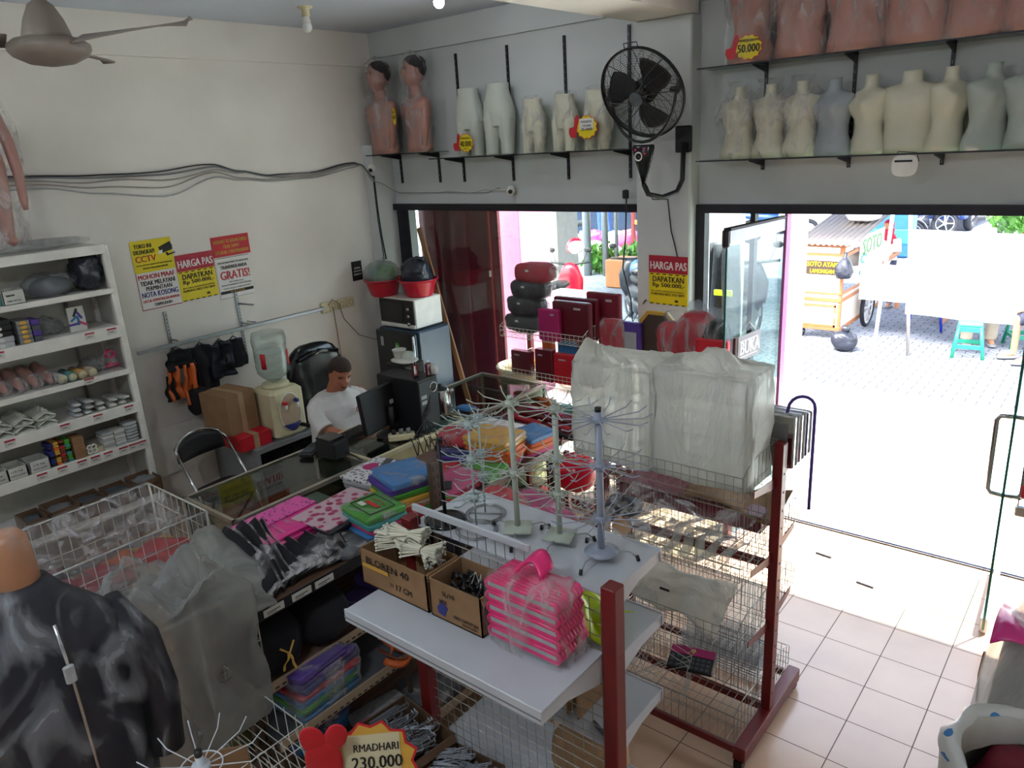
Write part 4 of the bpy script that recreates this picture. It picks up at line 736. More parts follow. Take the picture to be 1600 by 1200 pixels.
m = MB(); m.sup((0, 0, .012), (.08, .05, .014), 'blue', 3, .01, 14, 3, 20); place(m, 'blue_cloth', 'small folded blue cloth beside the kettle', 'cloth', (-3.74, 3.86, .957))
# shelf-like stack beside the tower: plastic tub, bag, two maroon holders
m = MB(); m.bbox((-.1, -.1, 0), (.1, .1, .40), 'black', .01); place(m, 'black_cabinet', 'black box cabinet behind the computer tower carrying the white tub', 'cabinet', (-4.08, 3.60, .957))
m = MB(); m.sup((0, 0, .012), (.1, .08, .014), 'label_white', 3, .006, 10, 2, 20); place(m, 'white_plate', 'white foam plate under the white plastic tub', 'plate', (-4.06, 3.58, 1.36))
m = MB(); m.lathe([(.035, 0), (.05, .07), (.055, .072), (.052, .075), (.045, .07), (.03, .005), (0, .005)], 'label_white', (0, 0, 0), 22); place(m, 'plastic_tub', 'small white plastic tub on the foam plate', 'tub', (-4.10, 3.57, 1.376))
m = MB(); m.sup((0, 0, .03), (.045, .045, .04), 'film_white', 2.3, .02, 12, 2, 18); place(m, 'plastic_bag', 'small white bag beside the plastic tub', 'plastic bag', (-4.02, 3.60, 1.375))
for k in range(2): m = MB(); m.bbox((-.012, -.03, 0), (.012, .03, .09), 'maroon', .008); m.ring((0, .0, .095), .012, .003, 'chrome', 'X', 12); place(m, 'maroon_holder', 'dark red ticket holder with chrome clip, %s one on the computer tower' % ['left', 'right'][k], 'holder', (-3.76+.06*k, 3.40+.07*k, 1.337+.0*k))
r = thing('tape_dispenser', 'white and black tape reel on the corner of the computer tower', 'tape', (-3.69, 3.50, 1.337))
m = MB(); m.tube([(0, -.02, .035), (0, .02, .035)], .034, 'label_white', 18); m.build('reel', r)
# wicker pot behind the far counter
r = thing('storage_pot', 'beige plastic pot filled with bottles behind the far glass counter', 'pot', (-4.02, 4.86, 0))
m = MB(); m.lathe([(.15, 0), (.16, .5), (.19, .96), (.21, 1.0), (.2, 1.01), (.18, .96), (.16, .6), (0, .6)], 'beige', (0, 0, 0), 26); m.build('pot', r)
m = MB(); m.ring((0, 0, 1.0), .205, .012, 'cream', 'Z', 28); m.build('rim', r)
m = MB(); m.sup((0, 0, 0), (.07, .05, .03), 'green', 2.5, n=16); place(m, 'green_lid', 'small green tub in the beige pot', 'tub', (-3.98, 4.78, 1.0))
m = MB(); m.tube([(0, 0, 0), (.12, .02, .02)], .022, 'orange', 10); place(m, 'orange_bottle', 'orange bottle lying across the beige pot', 'bottle', (-4.02, 4.88, 1.02))
# ================================================================ back wall: glass shelves and mannequins
def upright(x, z0, z1, k):
    m = MB(); m.box((x-.01, YB-.016, z0), (x+.01, YB, z1), 'dark_metal')
    for i in range(int((z1-z0)/.05)): m.box((x-.002, YB-.0168, z0+.01+i*.05), (x+.002, YB-.016, z0+.025+i*.05), 'grey')
    return m
def gshelf(label, x0, x1, z, ups, y0=4.98):
    r = thing('glass_shelf', label, 'shelf', ((x0+x1)/2, YB, z))
    m = MB(); m.box((x0, y0, z-.008), (x1, YB-.018, z), 'glass_shelf'); m.build('glass_panel', r, world=True)
    m = MB(); m.box((x0, y0-.001, z-.0085), (x1, y0+.002, z+.0005), 'dark_metal'); m.build('front_edge', r, world=True)
    for x in ups: m = MB(); m.poly([(0, 0), (.24, 0), (.24, -.008), (.05, -.04), (0, -.05)], .006, 'dark_metal', frame((x+.003, YB-.016, z-.009), (0, -1, 0), (0, 0, 1))); m.build('bracket', r, world=True)
    return r
ups1 = (-5.70, -5.18, -4.87, -4.29, -3.71, -3.13)
ra = gshelf('short glass shelf near the corner under the two boy mannequins', -5.9, -5.03, 2.81, (-5.70, -5.18))
rb = gshelf('glass shelf behind the black fan holding the white leg mannequins', -5.05, -3.02, 2.752, (-4.87, -4.29, -3.71, -3.13))
rc = gshelf('lower glass shelf over the doorway with the white torsos', -2.46, -.2, 2.648, (-2.09, -1.53, -1.0, -.45))
rd = gshelf('upper glass shelf over the doorway with the flesh coloured torsos', -2.46, -.2, 3.237, (-2.09, -1.53, -1.0, -.45))
for x in ups1: rt = rb if x > -5.1 else ra; upright(x, 2.53, 3.61 if x > -5 else 2.8, 0).build('wall_upright', rt, world=True)
for x in (-2.09, -1.53, -1.0, -.45): upright(x, 2.565, 3.9, 0).build('wall_upright', rc, world=True)
def torso(name, label, c, rz, mt, h=.44, fem=1, wide=1., wrap=0, group=None, neck=1, tilt=0, fm='film_clear'):
    r = thing(name, label, 'mannequin', c, rz, group); s = h/.44; m = MB()
    def fn(v):
        w = v.copy()
        if v.y < 0:
            if fem:
                for q in (-1, 1): w.y -= .045*s*math.exp(-((v.x-q*.062*s*wide)**2+(v.z-.27*s)**2)/(.042*s)**2)
            else:
                for q in (-1, 1): w.y -= .012*s*math.exp(-((v.x-q*.06*s*wide)**2+(v.z-.29*s)**2)/(.05*s)**2)
        w.x += tilt*max(0, v.z-.1)
        return w
    W = wide
    if fem: P = [(0, .118, .082), (.03, .125, .088), (.07, .115, .082), (.12, .094, .072), (.16, .09, .07), (.2, .098, .074), (.24, .108, .08), (.28, .115, .082), (.31, .122, .075), (.335, .128, .062), (.35, .112, .05), (.36, .075, .044), (.368, .046, .042), (.385, .038, .038), (.425, .035, .036), (.44, .038, .038)]
    else: P = [(0, .12, .085), (.04, .118, .085), (.10, .108, .08), (.16, .108, .08), (.22, .125, .088), (.28, .14, .092), (.32, .148, .082), (.345, .145, .068), (.358, .12, .055), (.368, .075, .048), (.378, .048, .044), (.395, .043, .042), (.43, .042, .042), (.44, .042, .042)]
    if not neck: P = P[:-3]
    m.loft([(0, 0, z*s, a*s*W, b*s) for z, a, b in P], mt, 36, None, fn); m.build('body', r)
    if wrap:
        m = MB(); sd = R.random()*50
        m.loft([(0, 0, -.004, .125*s*W, .095*s), (0, -.01, .1*s, .125*s*W, .1*s), (0, -.015, .27*s, .14*s*W, .125*s), (0, 0, .36*s, .14*s*W, .09*s), (0, 0, .43*s, .07*s*W, .06*s), (0, 0, .475*s, .09*s, .03*s)], fm, 40, fn=lambda v: v+Vector((v.x, v.y, 0))*.35*noise.noise(v*16+Vector((sd, 0, 0)))+Vector((0, 0, .01))*noise.noise(v*12)); m.build('plastic_wrap', r)
    return r
# lower right row
TW = 'white torsos on the lower glass shelf'
low = [(-2.20, 'film', 1, .95, .2, 'doll_cream', 'small cream torso in clear plastic at the left end of the lower shelf'), (-1.99, 'film', 1, .92, .1, 'doll_cream', 'cream torso in clear plastic, second on the lower shelf'), (-1.79, 'film', 1, .95, -.1, 'doll_cream', 'cream torso in clear plastic, third, next to the grey bust'),
       (-1.595, '', 1, 1.05, -.35, 'doll_grey', 'grey female bust, the only grey one between plastic wrapped and cream torsos'), (-1.385, '', 1, .95, -.6, 'doll_cream', 'slim cream female torso right of the grey bust'), (-1.165, '', 0, 1.22, 0, 'doll_cream', 'broad shouldered cream male torso in the middle of the lower shelf'),
       (-.965, '', 1, .95, .9, 'doll_cream', 'cream female torso turned sideways right of the broad male one'), (-.765, '', 1, 1.1, .8, 'doll_green', 'greenish grey female torso turned to the right'), (-.55, '', 0, 1.1, .2, 'doll_green', 'greenish grey torso cut by the right edge of the photo')]
for (x, f, fem, w, rz, mt, lb) in low: torso('mannequin_torso', lb, (x, 5.085, 2.65), rz, mt, .45, fem, w, 1 if f else 0, TW)
TU = 'flesh coloured torsos on the upper glass shelf'
up = [(-2.13, .2, .95, 'wrapped flesh torso with the yellow 50 price burst, leftmost on the upper shelf'), (-1.82, -.2, 1.1, 'wrapped flesh torso, second from the left on the upper shelf'), (-1.47, .3, 1.2, 'wrapped flesh torso, third on the upper shelf, leaning right'), (-1.17, -.1, 1.25, 'wrapped flesh torso, fourth on the upper shelf'), (-.86, .2, 1.15, 'wrapped flesh torso, fifth on the upper shelf'), (-.60, 0, 1.15, 'wrapped flesh torso at the right edge of the upper shelf')]
for (x, rz, w, lb) in up: torso('mannequin_torso', lb, (x, 5.075, 3.239), rz, 'skin_doll', .56, 0 if w > 1 else 1, w, 1, TU)
# boy mannequins with heads
def boy(label, c, rz, w=1):
    r = torso('mannequin', label, c, rz, 'skin_doll', .56, 0, 1.4*w, 0); m = MB()
    def hf(v):
        w_ = v.copy()
        if v.y < -.03:
            w_.y -= .022*math.exp(-(v.x/.013)**2-((v.z-.115)/.028)**2)
            for s in (-1, 1): w_.y += .012*math.exp(-((v.x-s*.032)/.017)**2-((v.z-.14)/.013)**2)
            w_.y -= .009*math.exp(-(v.x/.026)**2-((v.z-.07)/.008)**2)+.01*math.exp(-(v.x/.022)**2-((v.z-.035)/.02)**2)
        return w_
    m.loft([(0, 0, -.03, .05, .05), (0, -.005, .0, .05, .055), (0, -.02, .02, .05, .06), (0, -.018, .045, .062, .075)]+[(0, -.01, .045+.2*t, .076*math.sqrt(max(.02, 1-(max(0, t-.55)/.47)**2)), .092*math.sqrt(max(.02, 1-(max(0, t-.55)/.47)**2))) for t in [i/12 for i in range(1, 13)]], 'skin_doll', 44, Tr(0, 0, .555), hf)
    for s in (-1, 1): m.sup((s*.078, 0, .68), (.008, .016, .028), 'skin_doll', 2, n=12)
    m.build('head', r)
    m = MB(); m.sup((0, .012, .745), (.083, .096, .068), 'hair', 2.3, .008, 30, 3, 30, fine=.8); m.sup((0, .05, .70), (.078, .06, .07), 'hair', 2.3, .006, 30, 4, 20); m.build('hair', r)
    for s in (-1, 1):
        m = MB(); m.sup((s*.032, -.094, .698), (.012, .004, .005), 'ink', 2, n=10); m.build('eye', r)
        m = MB(); m.tube([(s*.018, -.1, .714), (s*.034, -.101, .718), (s*.05, -.092, .712)], .003, 'ink', 5); m.build('eyebrow', r)
    m = MB(); m.tube([(-.022, -.092, .625), (0, -.105, .627), (.022, -.092, .625)], .004, 'lip', 6); m.build('mouth', r)
    for s in (-1, 1): m = MB(); m.tube([(s*.19*w, 0, .44), (s*.215*w, .0, .36), (s*.215*w, -.01, .2), (s*.19*w, -.02, .05)], [.045, .042, .036, .028], 'skin_doll', 12); m.build('arm', r)
    m = MB(); sd = R.random()*40
    m.loft([(0, 0, -.004, .2*w, .11), (0, 0, .2, .245*w, .13), (0, -.01, .42, .24*w, .135), (0, 0, .52, .17*w, .12), (0, 0, .66, .12, .13), (0, 0, .78, .11, .13), (0, 0, .84, .06, .07), (0, 0, .86, .02, .02)], 'film_clear', 40, fn=lambda v: v+Vector((v.x, v.y, 0))*.14*noise.noise(v*11+Vector((sd, 0, 0)))); m.build('plastic_wrap', r)
    return r
boy('wrapped boy mannequin bust with dark hair, left one in the corner', (-5.68, 5.05, 2.815), -.3, .96)
boy('wrapped boy mannequin bust with dark hair, right one with the yellow price burst', (-5.22, 5.06, 2.815), -.45, .92)
# leg forms
def legs(label, c, rz, mt, h, w=1, wrap=0):
    r = thing('mannequin_legs_form', label, 'mannequin', c, rz, 'leg mannequins on the glass shelf behind the fan'); m = MB(); s = h/.55
    m.loft([(0, 0, .22*s, .10*s*w, .075*s), (0, .01, .27*s, .135*s*w, .09*s), (0, .012, .33*s, .142*s*w, .095*s), (0, .005, .40*s, .128*s*w, .085*s), (0, 0, .46*s, .108*s*w, .072*s), (0, 0, .50*s, .10*s*w, .068*s), (0, 0, .55*s, .10*s*w, .07*s)], mt, 32)
    for q in (-1, 1): m.loft([(q*.070*s*w, -.01, 0, .055*s*w, .055*s), (q*.068*s*w, -.006, .08*s, .060*s*w, .062*s), (q*.066*s*w, -.002, .16*s, .0655*s*w, .072*s), (q*.066*s*w, .002, .22*s, .069*s*w, .080*s), (q*.066*s*w, .005, .28*s, .074*s*w, .088*s), (q*.06*s*w, .005, .34*s, .065*s*w, .075*s)], mt, 24)
    b = m.build('body', r); md = b.modifiers.new('union', 'REMESH'); md.mode = 'VOXEL'; md.voxel_size = .006; md.use_smooth_shade = True
    if wrap:
        m = MB(); sd = R.random()*40; m.loft([(0, 0, -.003, .135*s*w, .08*s), (0, 0, .25*s, .15*s*w, .105*s), (0, 0, .5*s, .12*s*w, .09*s), (0, 0, .56*s, .125*s*w, .085*s), (0, 0, .59*s, .08*s*w, .03*s)], 'film_clear', 36, fn=lambda v: v+Vector((v.x, v.y, 0))*.3*noise.noise(v*14+Vector((sd, 0, 0)))); m.build('plastic_wrap', r)
    return r
legs('pale greenish leg form with the yellow 40 price burst at its foot', (-4.63, 5.10, 2.755), .25, 'doll_white', .55, .95)
legs('pale greenish leg form right of the one with the price burst', (-4.30, 5.10, 2.755), .3, 'doll_white', .56, .98)
legs('short wrapped leg form, left of the three in plastic', (-3.94, 5.10, 2.755), .1, 'doll_cream', .41, 1.05, 1)
legs('short wrapped leg form, middle of the three in plastic', (-3.63, 5.10, 2.755), -.1, 'doll_cream', .42, 1.15, 1)
legs('short wrapped leg form half hidden by the black fan', (-3.33, 5.10, 2.755), 0, 'doll_cream', .43, 1.1, 1)
# starburst price tags
def burst(label, c, w, h, lines, rz=0, thumb='left', base='yellow', face=None, shape=12, inner=None, tilt=0):
    r = thing('price_burst', label, 'price tag', c, rz); m = MB(); P = []
    for i in range(shape*2):
        t = 2*pi*i/(shape*2); q = 1 if i % 2 else .86; P.append((w/2*q*math.cos(t), h/2*q*math.sin(t)))
    TM = Matrix.Rotation(tilt, 4, 'X')
    m.poly([(x*1.07, z*1.07) for x, z in P], .001, 'red_ink', TM @ Tr(0, .0012, 0)); m.poly(P, .001, base, TM); m.build('card', r)
    if inner: m = MB(); m.box((-w*.32, -.002, -h*.1), (w*.32, -.0005, h*.36), inner, TM); m.build('paper', r)
    m = MB()
    for (t, x, z, ww, hh, mt) in lines: m.text(t, ww*w, hh*h, mt, TM @ Tr(-w/2+x*w, -.003, -h/2+z*h))
    m.build('lettering', r)
    if thumb:
        s = -1 if thumb == 'left' else 1; m = MB(); x = s*w*.55
        m.poly([(x+s*w*.04, h*.05+h*.0), (x+s*w*.02, h*.30), (x-s*w*.05, h*.52), (x-s*w*.16, h*.52), (x-s*w*.2, h*.34), (x-s*w*.12, h*.02), (x-s*w*.04, -h*.42), (x+s*w*.22, -h*.40), (x+s*w*.3, -h*.2), (x+s*w*.28, h*.0)], .0012, 'red_ink', TM @ Tr(0, -.0015, 0)); m.build('thumb_shape', r)
    return r
burst('yellow starburst tag reading 40 with red thumb on the first leg form', (-4.58, 4.972, 2.865), .17, .15, [('MANEKIN', .2, .7, .6, .1, 'ink'), ('40.000', .12, .3, .76, .3, 'ink'), ('NETTO', .36, .14, .3, .08, 'ink')])
burst('narrow yellow starburst tag on the right boy mannequin', (-5.36, 4.90, 3.13), .10, .16, [('MURAH', .2, .66, .6, .12, 'ink'), ('75.000', .12, .36, .76, .2, 'ink')], -.4, None)
burst('red and yellow tag with white paper on the wrapped leg form beside the fan', (-3.34, 4.965, 2.92), .19, .17, [('MANEKIN', .25, .68, .5, .1, 'ink'), ('CELANA', .3, .52, .42, .09, 'ink'), ('35.000', .24, .36, .52, .12, 'ink')], 0, 'left', 'yellow', inner='white_ink')
burst('yellow starburst tag reading 50 with red thumb on the leftmost upper torso', (-2.10, 4.955, 3.325), .17, .15, [('MANEKIN BADAN', .14, .72, .72, .1, 'ink'), ('50.000', .1, .3, .8, .32, 'ink')], .15)
m = MB(); m.sup((0, 0, -.02), (.07, .002, .06), 'white_paint', 3, n=24); m.tube([(-.05, 0, .04), (-.04, 0, .06), (.06, 0, .05), (.075, 0, .0)], .003, 'dark_metal', 6); m.bbox((-.055, -.003, .0), (.04, .003, .012), 'dark_metal', .001); place(m, 'hanging_tag', 'small rounded white tag hanging from the lower shelf edge above the door', 'tag', (-1.14, 4.965, 2.60))
# ================================================================ wall fan on the pillar
r = thing('wall_fan', 'large black wall fan with wire cage mounted on the pillar', 'fan', (-2.76, 4.78, 3.105))
ax = Vector((-.02, -.84, -.40)).normalized(); q = ax.to_track_quat('Z', 'Y').to_matrix().to_4x4(); RF = .305
for s, nm in ((1, 'front_grille'), (-1, 'rear_grille')):
    m = MB()
    for k in range(24):
        a = 2*pi*k/24; P = []
        for i in range(7): rr = .05+(RF-.05)*i/6; P.append((rr*math.cos(a+.25*(1-i/6)), rr*math.sin(a+.25*(1-i/6)), s*(.085*(1-(i/6)**3))))
        m.tube(P, .0016 if k % 3 else .003, 'black', 4, q)
    for i in range(19): rr = .06+(RF-.06)*i/19; m.ring((0, 0, s*(.085*(1-((rr-.05)/(RF-.05))**3))), rr, .0011, 'black', 'Z', 40, 4, M=q)
    m.build(nm, r)
m = MB(); m.ring((0, 0, 0), RF, .008, 'black', 'Z', 48, 6, M=q); m.ring((0, 0, .012), RF+.004, .004, 'black', 'Z', 48, 5, M=q); m.ring((0, 0, -.02), RF, .004, 'black', 'Z', 48, 5, M=q); m.build('rim', r)
for k in range(3):
    a0 = 2*pi*k/3+.5; m = MB(); m.sheet(lambda u, v: q @ Vector(((.05+.20*u)*math.cos(a0+(v-.5)*(1.0+.25*math.sin(pi*u))+.35*u), (.05+.20*u)*math.sin(a0+(v-.5)*(1.0+.25*math.sin(pi*u))+.35*u), .035*(v-.5))), 10, 8, 'black', .003); m.build('blade', r)
m = MB(); m.tube([(0, 0, -.16), (0, 0, -.03)], [.075, .085], 'black', 24, q); m.tube([(0, 0, -.03), (0, 0, .04)], .045, 'black', 20, q)
m.build('motor', r)
m = MB(); m.tube([(0, 0, .084), (0, 0, .092)], .048, 'grey_cloth', 24, q); m.build('centre_cap', r)
m = MB(); u = q.to_3x3() @ Vector((1, 0, 0)); u = Vector((.93, -.36, 0)); P = []
for i in range(15): t = pi*i/14; P.append(Vector((-.34*math.cos(t)*u.x, -.34*math.cos(t)*u.y, -.34*math.sin(t)*.92))+Vector((0, 0, .0)))
m.tube(P, .011, 'black', 8); m.build('yoke', r)
for s in (-1, 1): m = MB(); m.tube([u*s*.30+Vector((0, 0, 0)), u*s*.36], .02, 'black', 10); m.sup(tuple(u*s*.365+Vector((0, 0, .02))), (.015, .015, .05), 'black', 2.5, n=12); m.build('tilt_knob', r)
e = q.to_3x3().inverted() @ Vector((0, 0, 1)); e.z = 0; e.normalize(); f_ = Vector((-e.y, e.x, 0)); m = MB(); m.tube([e*RF+f_*.05, e*(RF+.035)+f_*.05, e*(RF+.035)-f_*.05, e*RF-f_*.05], .0035, 'black', 5, q)
m.build('carry_handle', r)
cb = Vector((.02, -.02, -.33))
m = MB(); m.loft([(0, 0, -.27, .014, .012), (0, 0, -.2, .03, .02), (0, 0, -.1, .065, .032), (0, 0, -.02, .085, .038), (0, 0, .0, .08, .03)], 'black_gloss', 20, Tr(*cb)); m.build('control_box', r)
for i, (x, z, c) in enumerate(((-.04, -.03, 'rose'), (.03, -.03, 'rose'), (.03, -.06, 'red_ink'))): m = MB(); m.tube([cb+Vector((x, -.036, z)), cb+Vector((x, -.042, z))], .009, c, 10); m.build('indicator', r)
m = MB(); m.ring(tuple(cb+Vector((-.02, -.036, -.075))), .026, .005, 'white_ink', 'Y', 20, 4); m.tube([cb+Vector((-.02, -.03, -.075)), cb+Vector((-.02, -.05, -.075))], .015, 'black', 12); m.build('dial', r)
m = MB(); m.tube([cb+Vector((0, 0, -.26)), cb+Vector((.02, .02, -.33)), cb+Vector((.08, .12, -.36)), cb+Vector((.14, .22, -.33)), cb+Vector((.155, .27, -.25)), cb+Vector((.155, .285, .0))], .018, 'black', 10); m.build('arm', r)
m = MB(); m.bbox((.09, .292, -.40), (.22, .315, -.22), 'black', .02); m.build('wall_plate', r)
m = MB(); m.tube([cb+Vector((.01, .02, -.27)), (.05, .05, -.70), (.045, .28, -.72), (.06, .305, -.95), (.09, .305, -1.05), (.11, .31, -1.14)], .005, 'black', 6); m.build('power_cord', r)
m = MB(); P = [(-3.12, 5.16, 2.43), (-3.12, 5.15, 2.3), (-3.12, 5.14, 2.1), (-3.15, 5.14, 1.85), (-3.08, 5.14, 1.6), (-3.06, 5.13, 1.42), (-2.98, 5.11, 1.55), (-2.92, 5.1, 1.62)]; m.tube(P, .006, 'black', 6); m.bbox((-3.145, 5.13, 2.38), (-3.10, 5.17, 2.45), 'black', .008); solo(m, 'wall_cable', 'black cord and plug hanging down in front of the window beside the pillar', 'cord')
# ================================================================ ceiling fan and bulbs
r = thing('ceiling_fan', 'dusty beige three blade ceiling fan at the top left', 'ceiling fan', (-3.36, 1.335, 3.285))
m = MB(); m.tube([(-.0, 0, .14), (-.0, 0, .615)], .014, 'fan_cream', 10); m.build('down_rod', r)
m = MB(); m.lathe([(.02, .17), (.045, .15), (.07, .10), (.085, .05), (.088, .03), (.02, .02)], 'fan_cream', (0, 0, 0), 26); m.build('canopy', r)
m = MB(); m.lathe([(.01, .035), (.12, .03), (.145, .01), (.145, -.01), (.13, -.03), (.08, -.055), (.02, -.065), (.0, -.066)], 'fan_cream', (0, 0, 0), 32); m.build('motor_housing', r)
for k, a in enumerate((.37, .37+2.094, .37+4.189)):
    m = MB(); m.sheet(lambda u, v: Rz(a) @ Vector((.14+.52*u, (v-.5)*(.07+.09*min(1, u*1.6))*(1 if u < .86 else math.sqrt(max(.02, 1-((u-.86)/.14)**2))), .02+.035*(v-.5)+.01*u)), 16, 5, 'fan_cream', .005); m.build('blade', r)
m = MB(); m.lathe([(.02, .0), (.05, -.03), (.06, -.06), (.0, -.061)], 'fan_cream', (0, 0, .615), 20); m.build('ceiling_mount', r)
for k, (x, y, on, lb) in enumerate(((-5.10, 3.88, 0, 'unlit white ceiling bulb in its cream socket'), (-3.86, 4.03, 1, 'glowing white ceiling bulb at the top edge of the photo'))):
    r = thing('ceiling_bulb', lb, 'light bulb', (x, y, 3.9))
    m = MB(); m.lathe([(.055, 0), (.055, -.012), (.03, -.02), (.032, -.07), (.0, -.071)], 'cream', (0, 0, 0), 22); m.build('socket', r)
    m = MB(); m.lathe([(.022, -.07), (.028, -.10), (.034, -.115), (.0, -.116)], 'white_paint', (0, 0, 0), 20); m.sup((0, 0, -.142), (.036, .036, .038), 'bulb_on' if on else 'bulb_off', 2, n=22); m.build('bulb', r)
# ================================================================ fabric gondola (long two sided shelving in front of the glass counters)
GX0, GX1 = -3.24, -2.60
r = thing('merchandise_shelving', 'long dark slotted shelving loaded with folded fabric packs beside the glass counters', 'shelving', (-3.05, 2.4, 0))
for (z, x0, x1, y0, y1, mt) in ((1.05, GX0, GX1, 1.30, 3.45, 'board_wood'), (.68, GX0, GX1-.02, 1.25, 3.45, 'board_wood'), (.17, GX0, -2.36, 1.25, 3.45, 'board_wood')):
    m = MB(); m.box((x0, y0, z-.02), (x1, y1, z), mt); m.build('shelf_board', r, world=True)
    m = MB(); m.box((x1, y0, z-.045), (x1+.006, y1, z+.006), 'fridge_black' if z > 1 else 'beige')
    if z > .3:
        for k in range(int((y1-y0)/.035)): m.box((x1+.006, y0+.02+k*.035, z-.034), (x1+.0068, y0+.04+k*.035, z-.026), 'black')
    m.build('slotted_rail', r, world=True)
m = MB(); m.box((-3.23, 1.3, .1), (-3.21, 3.45, 1.03), 'wood_dark'); m.build('centre_panel', r, world=True)
for (x, y, z) in ((-2.615, 2.42, 1.33), (-2.60, 3.42, 1.04), (-2.63, 1.28, 1.04), (-3.22, 1.28, 1.04), (-3.22, 3.42, 1.04)):
    m = MB(); m.bbox((x-.02, y-.03, 0), (x+.012, y+.03, z), 'brown_steel', .004)
    for k in range(int(z/.05)):
        for s in (-1, 1): m.box((x+.0121, y+s*.015-.004, .03+k*.05), (x+.0128, y+s*.015+.004, .055+k*.05), 'black')
    m.build('slotted_post', r, world=True)
for k, (y, mt) in enumerate(((1.42, 'label_white'), (1.56, 'label_white'), (1.68, 'label_white'), (1.97, 'red_ink'), (2.24, 'label_white'), (3.06, 'label_white'))):
    m = MB(); m.bbox((GX1+.007, y-.05, 1.015), (GX1+.011, y+.05, 1.05), mt, .0015)
    if mt != 'red_ink': m.box((GX1+.0112, y-.035, 1.03), (GX1+.0115, y+.03, 1.034), 'ink'); m.box((GX1+.0112, y-.035, 1.022), (GX1+.0115, y+.01, 1.025), 'ink')
    m.build('price_strip', r, world=True)
def pack(label, c, d, mt, rz=0, film_='film_clear', name='fabric_pack', cat='fabric pack', group=None, pic=None, amp=.004, wrap=1, rx=0, ry=0):
    """a folded article in its clear bag: d full sizes"""
    r = thing(name, label, cat, c, rz, group); h = [x/2 for x in d]
    sd = R.random()*30; MM = Tr(0, 0, h[2]) @ Matrix.Rotation(ry, 4, 'Y') @ Matrix.Rotation(rx, 4, 'X') @ Tr(0, 0, -h[2])
    def wf(v): return v+Vector((noise.noise(Vector((v.y*12, v.z*60, sd)))*.009, noise.noise(Vector((v.x*12, v.z*60, sd+5)))*.009, noise.noise(Vector((v.x*9, v.y*9, sd)))*amp*1.6*(v.z > h[2])))
    a_, b_, t_ = h[0]*.96, h[1]*.96, h[2]*2
    m = MB(); m.loft([(0, 0, 0, a_*.97, b_*.97), (0, 0, t_*.25, a_, b_), (0, 0, t_*.5, a_*.975, b_*.975), (0, 0, t_*.75, a_, b_), (0, 0, t_, a_*.97, b_*.97), (0, 0, t_*1.01, a_*.7, b_*.7), (0, 0, t_*1.01, a_*.4, b_*.4), (0, 0, t_*1.0, a_*.1, b_*.1)], mt, 44, MM, wf, True, 16); b = m.build('folded_cloth', r)
    if pic: m = MB(); pic(m, h); m.build('printed_mark', r)
    if wrap: m = MB(); m.loft([(0, 0, 0, h[0], h[1]), (0, 0, t_*.5, h[0]*1.02, h[1]*1.02), (0, 0, t_+.002, h[0], h[1]), (0, 0, t_+.006, h[0]*.8, h[1]*.8), (0, 0, t_+.006, h[0]*.5, h[1]*.5), (0, 0, t_+.005, h[0]*.2, h[1]*.2)], film_, 44, MM, lambda v: v+Vector((noise.noise(v*25), noise.noise(v*25+Vector((3, 0, 0))), .6*noise.noise(v*30)))*.007, True, 12); m.build('plastic_sleeve', r)
    return r
def stack(name, lab, cols, c, d, rz, group, dz, names=None, wrap=1, jit=.012, film_='film_clear', pic=None):
    for i, (mt, cn) in enumerate(cols):
        top = i == len(cols)-1
        pos = 'bottom' if i == 0 else ('topmost' if top else ORD[i]+' from the bottom')
        pack('%s %s, %s %s' % (cn, name, pos, lab), (c[0]+R.uniform(-jit, jit), c[1]+R.uniform(-jit, jit), c[2]+i*dz), (d[0], d[1], d[2]), mt, rz+R.uniform(-.06, .06), film_, group=group, pic=pic if top else None, wrap=wrap if (top or wrap > 1) else 0)
def frame_print(m, h):
    z = 2*h[2]+.0075; P = [(-.09, -.07), (.09, -.07), (.09, .07), (-.09, .07)]
    for a, b in zip(P, P[1:]+P[:1]): m.tube([(a[0], a[1], z), (b[0], b[1], z)], .003, 'ink', 4)
    m.box((-.05, -.012, z), (.05, .01, z+.002), 'red_ink'); m.box((-.07, -.045, z), (-.02, -.02, z+.002), 'label_white'); m.tube([(-.06, .03, z), (0, .045, z), (.06, .03, z)], .003, 'orange_dark', 4)
# rose print and pink gift bags
stack('card', 'in the pink gift bag pile', [('magenta', 'magenta'), ('pink', 'pink'), ('magenta', 'dark pink'), ('pink', 'pink'), ('pink', 'bright pink')], (-3.02, 1.80, 1.052), (.30, .42, .02), .05, 'pink gift bags', .021, wrap=0)
m = MB(); m.bbox((-.07, -.20, 0), (.075, .20, .004), 'pink_print', .001); place(m, 'printed_sleeve', 'purple flower print panel lying on the pink gift bag pile', 'sleeve', (-3.12, 1.80, 1.158), None, .05)
stack('gift bag', 'in the pile under the rose print one', [('grey_cloth', 'dark grey'), ('black_cloth', 'black'), ('grey_cloth', 'charcoal'), ('black_cloth', 'black'), ('grey_cloth', 'slate')], (-2.90, 2.03, 1.052), (.26, .38, .018), .08, 'dark gift bags', .019, wrap=0)
m = MB(); m.bbox((-.13, -.2, 0), (.13, .2, .01), 'rose_print', .002); place(m, 'gift_bag', 'white gift bag with dark pink roses on top of the dark pile', 'gift bag', (-2.90, 2.03, 1.15), None, .08)
stack('gift bag', 'under the white and magenta floral one', [('grey', 'grey'), ('grey_light', 'pale grey'), ('grey', 'mid grey'), ('grey_light', 'silver grey')], (-3.07, 2.42, 1.052), (.26, .30, .025), .12, 'grey gift bags', .026, wrap=0)
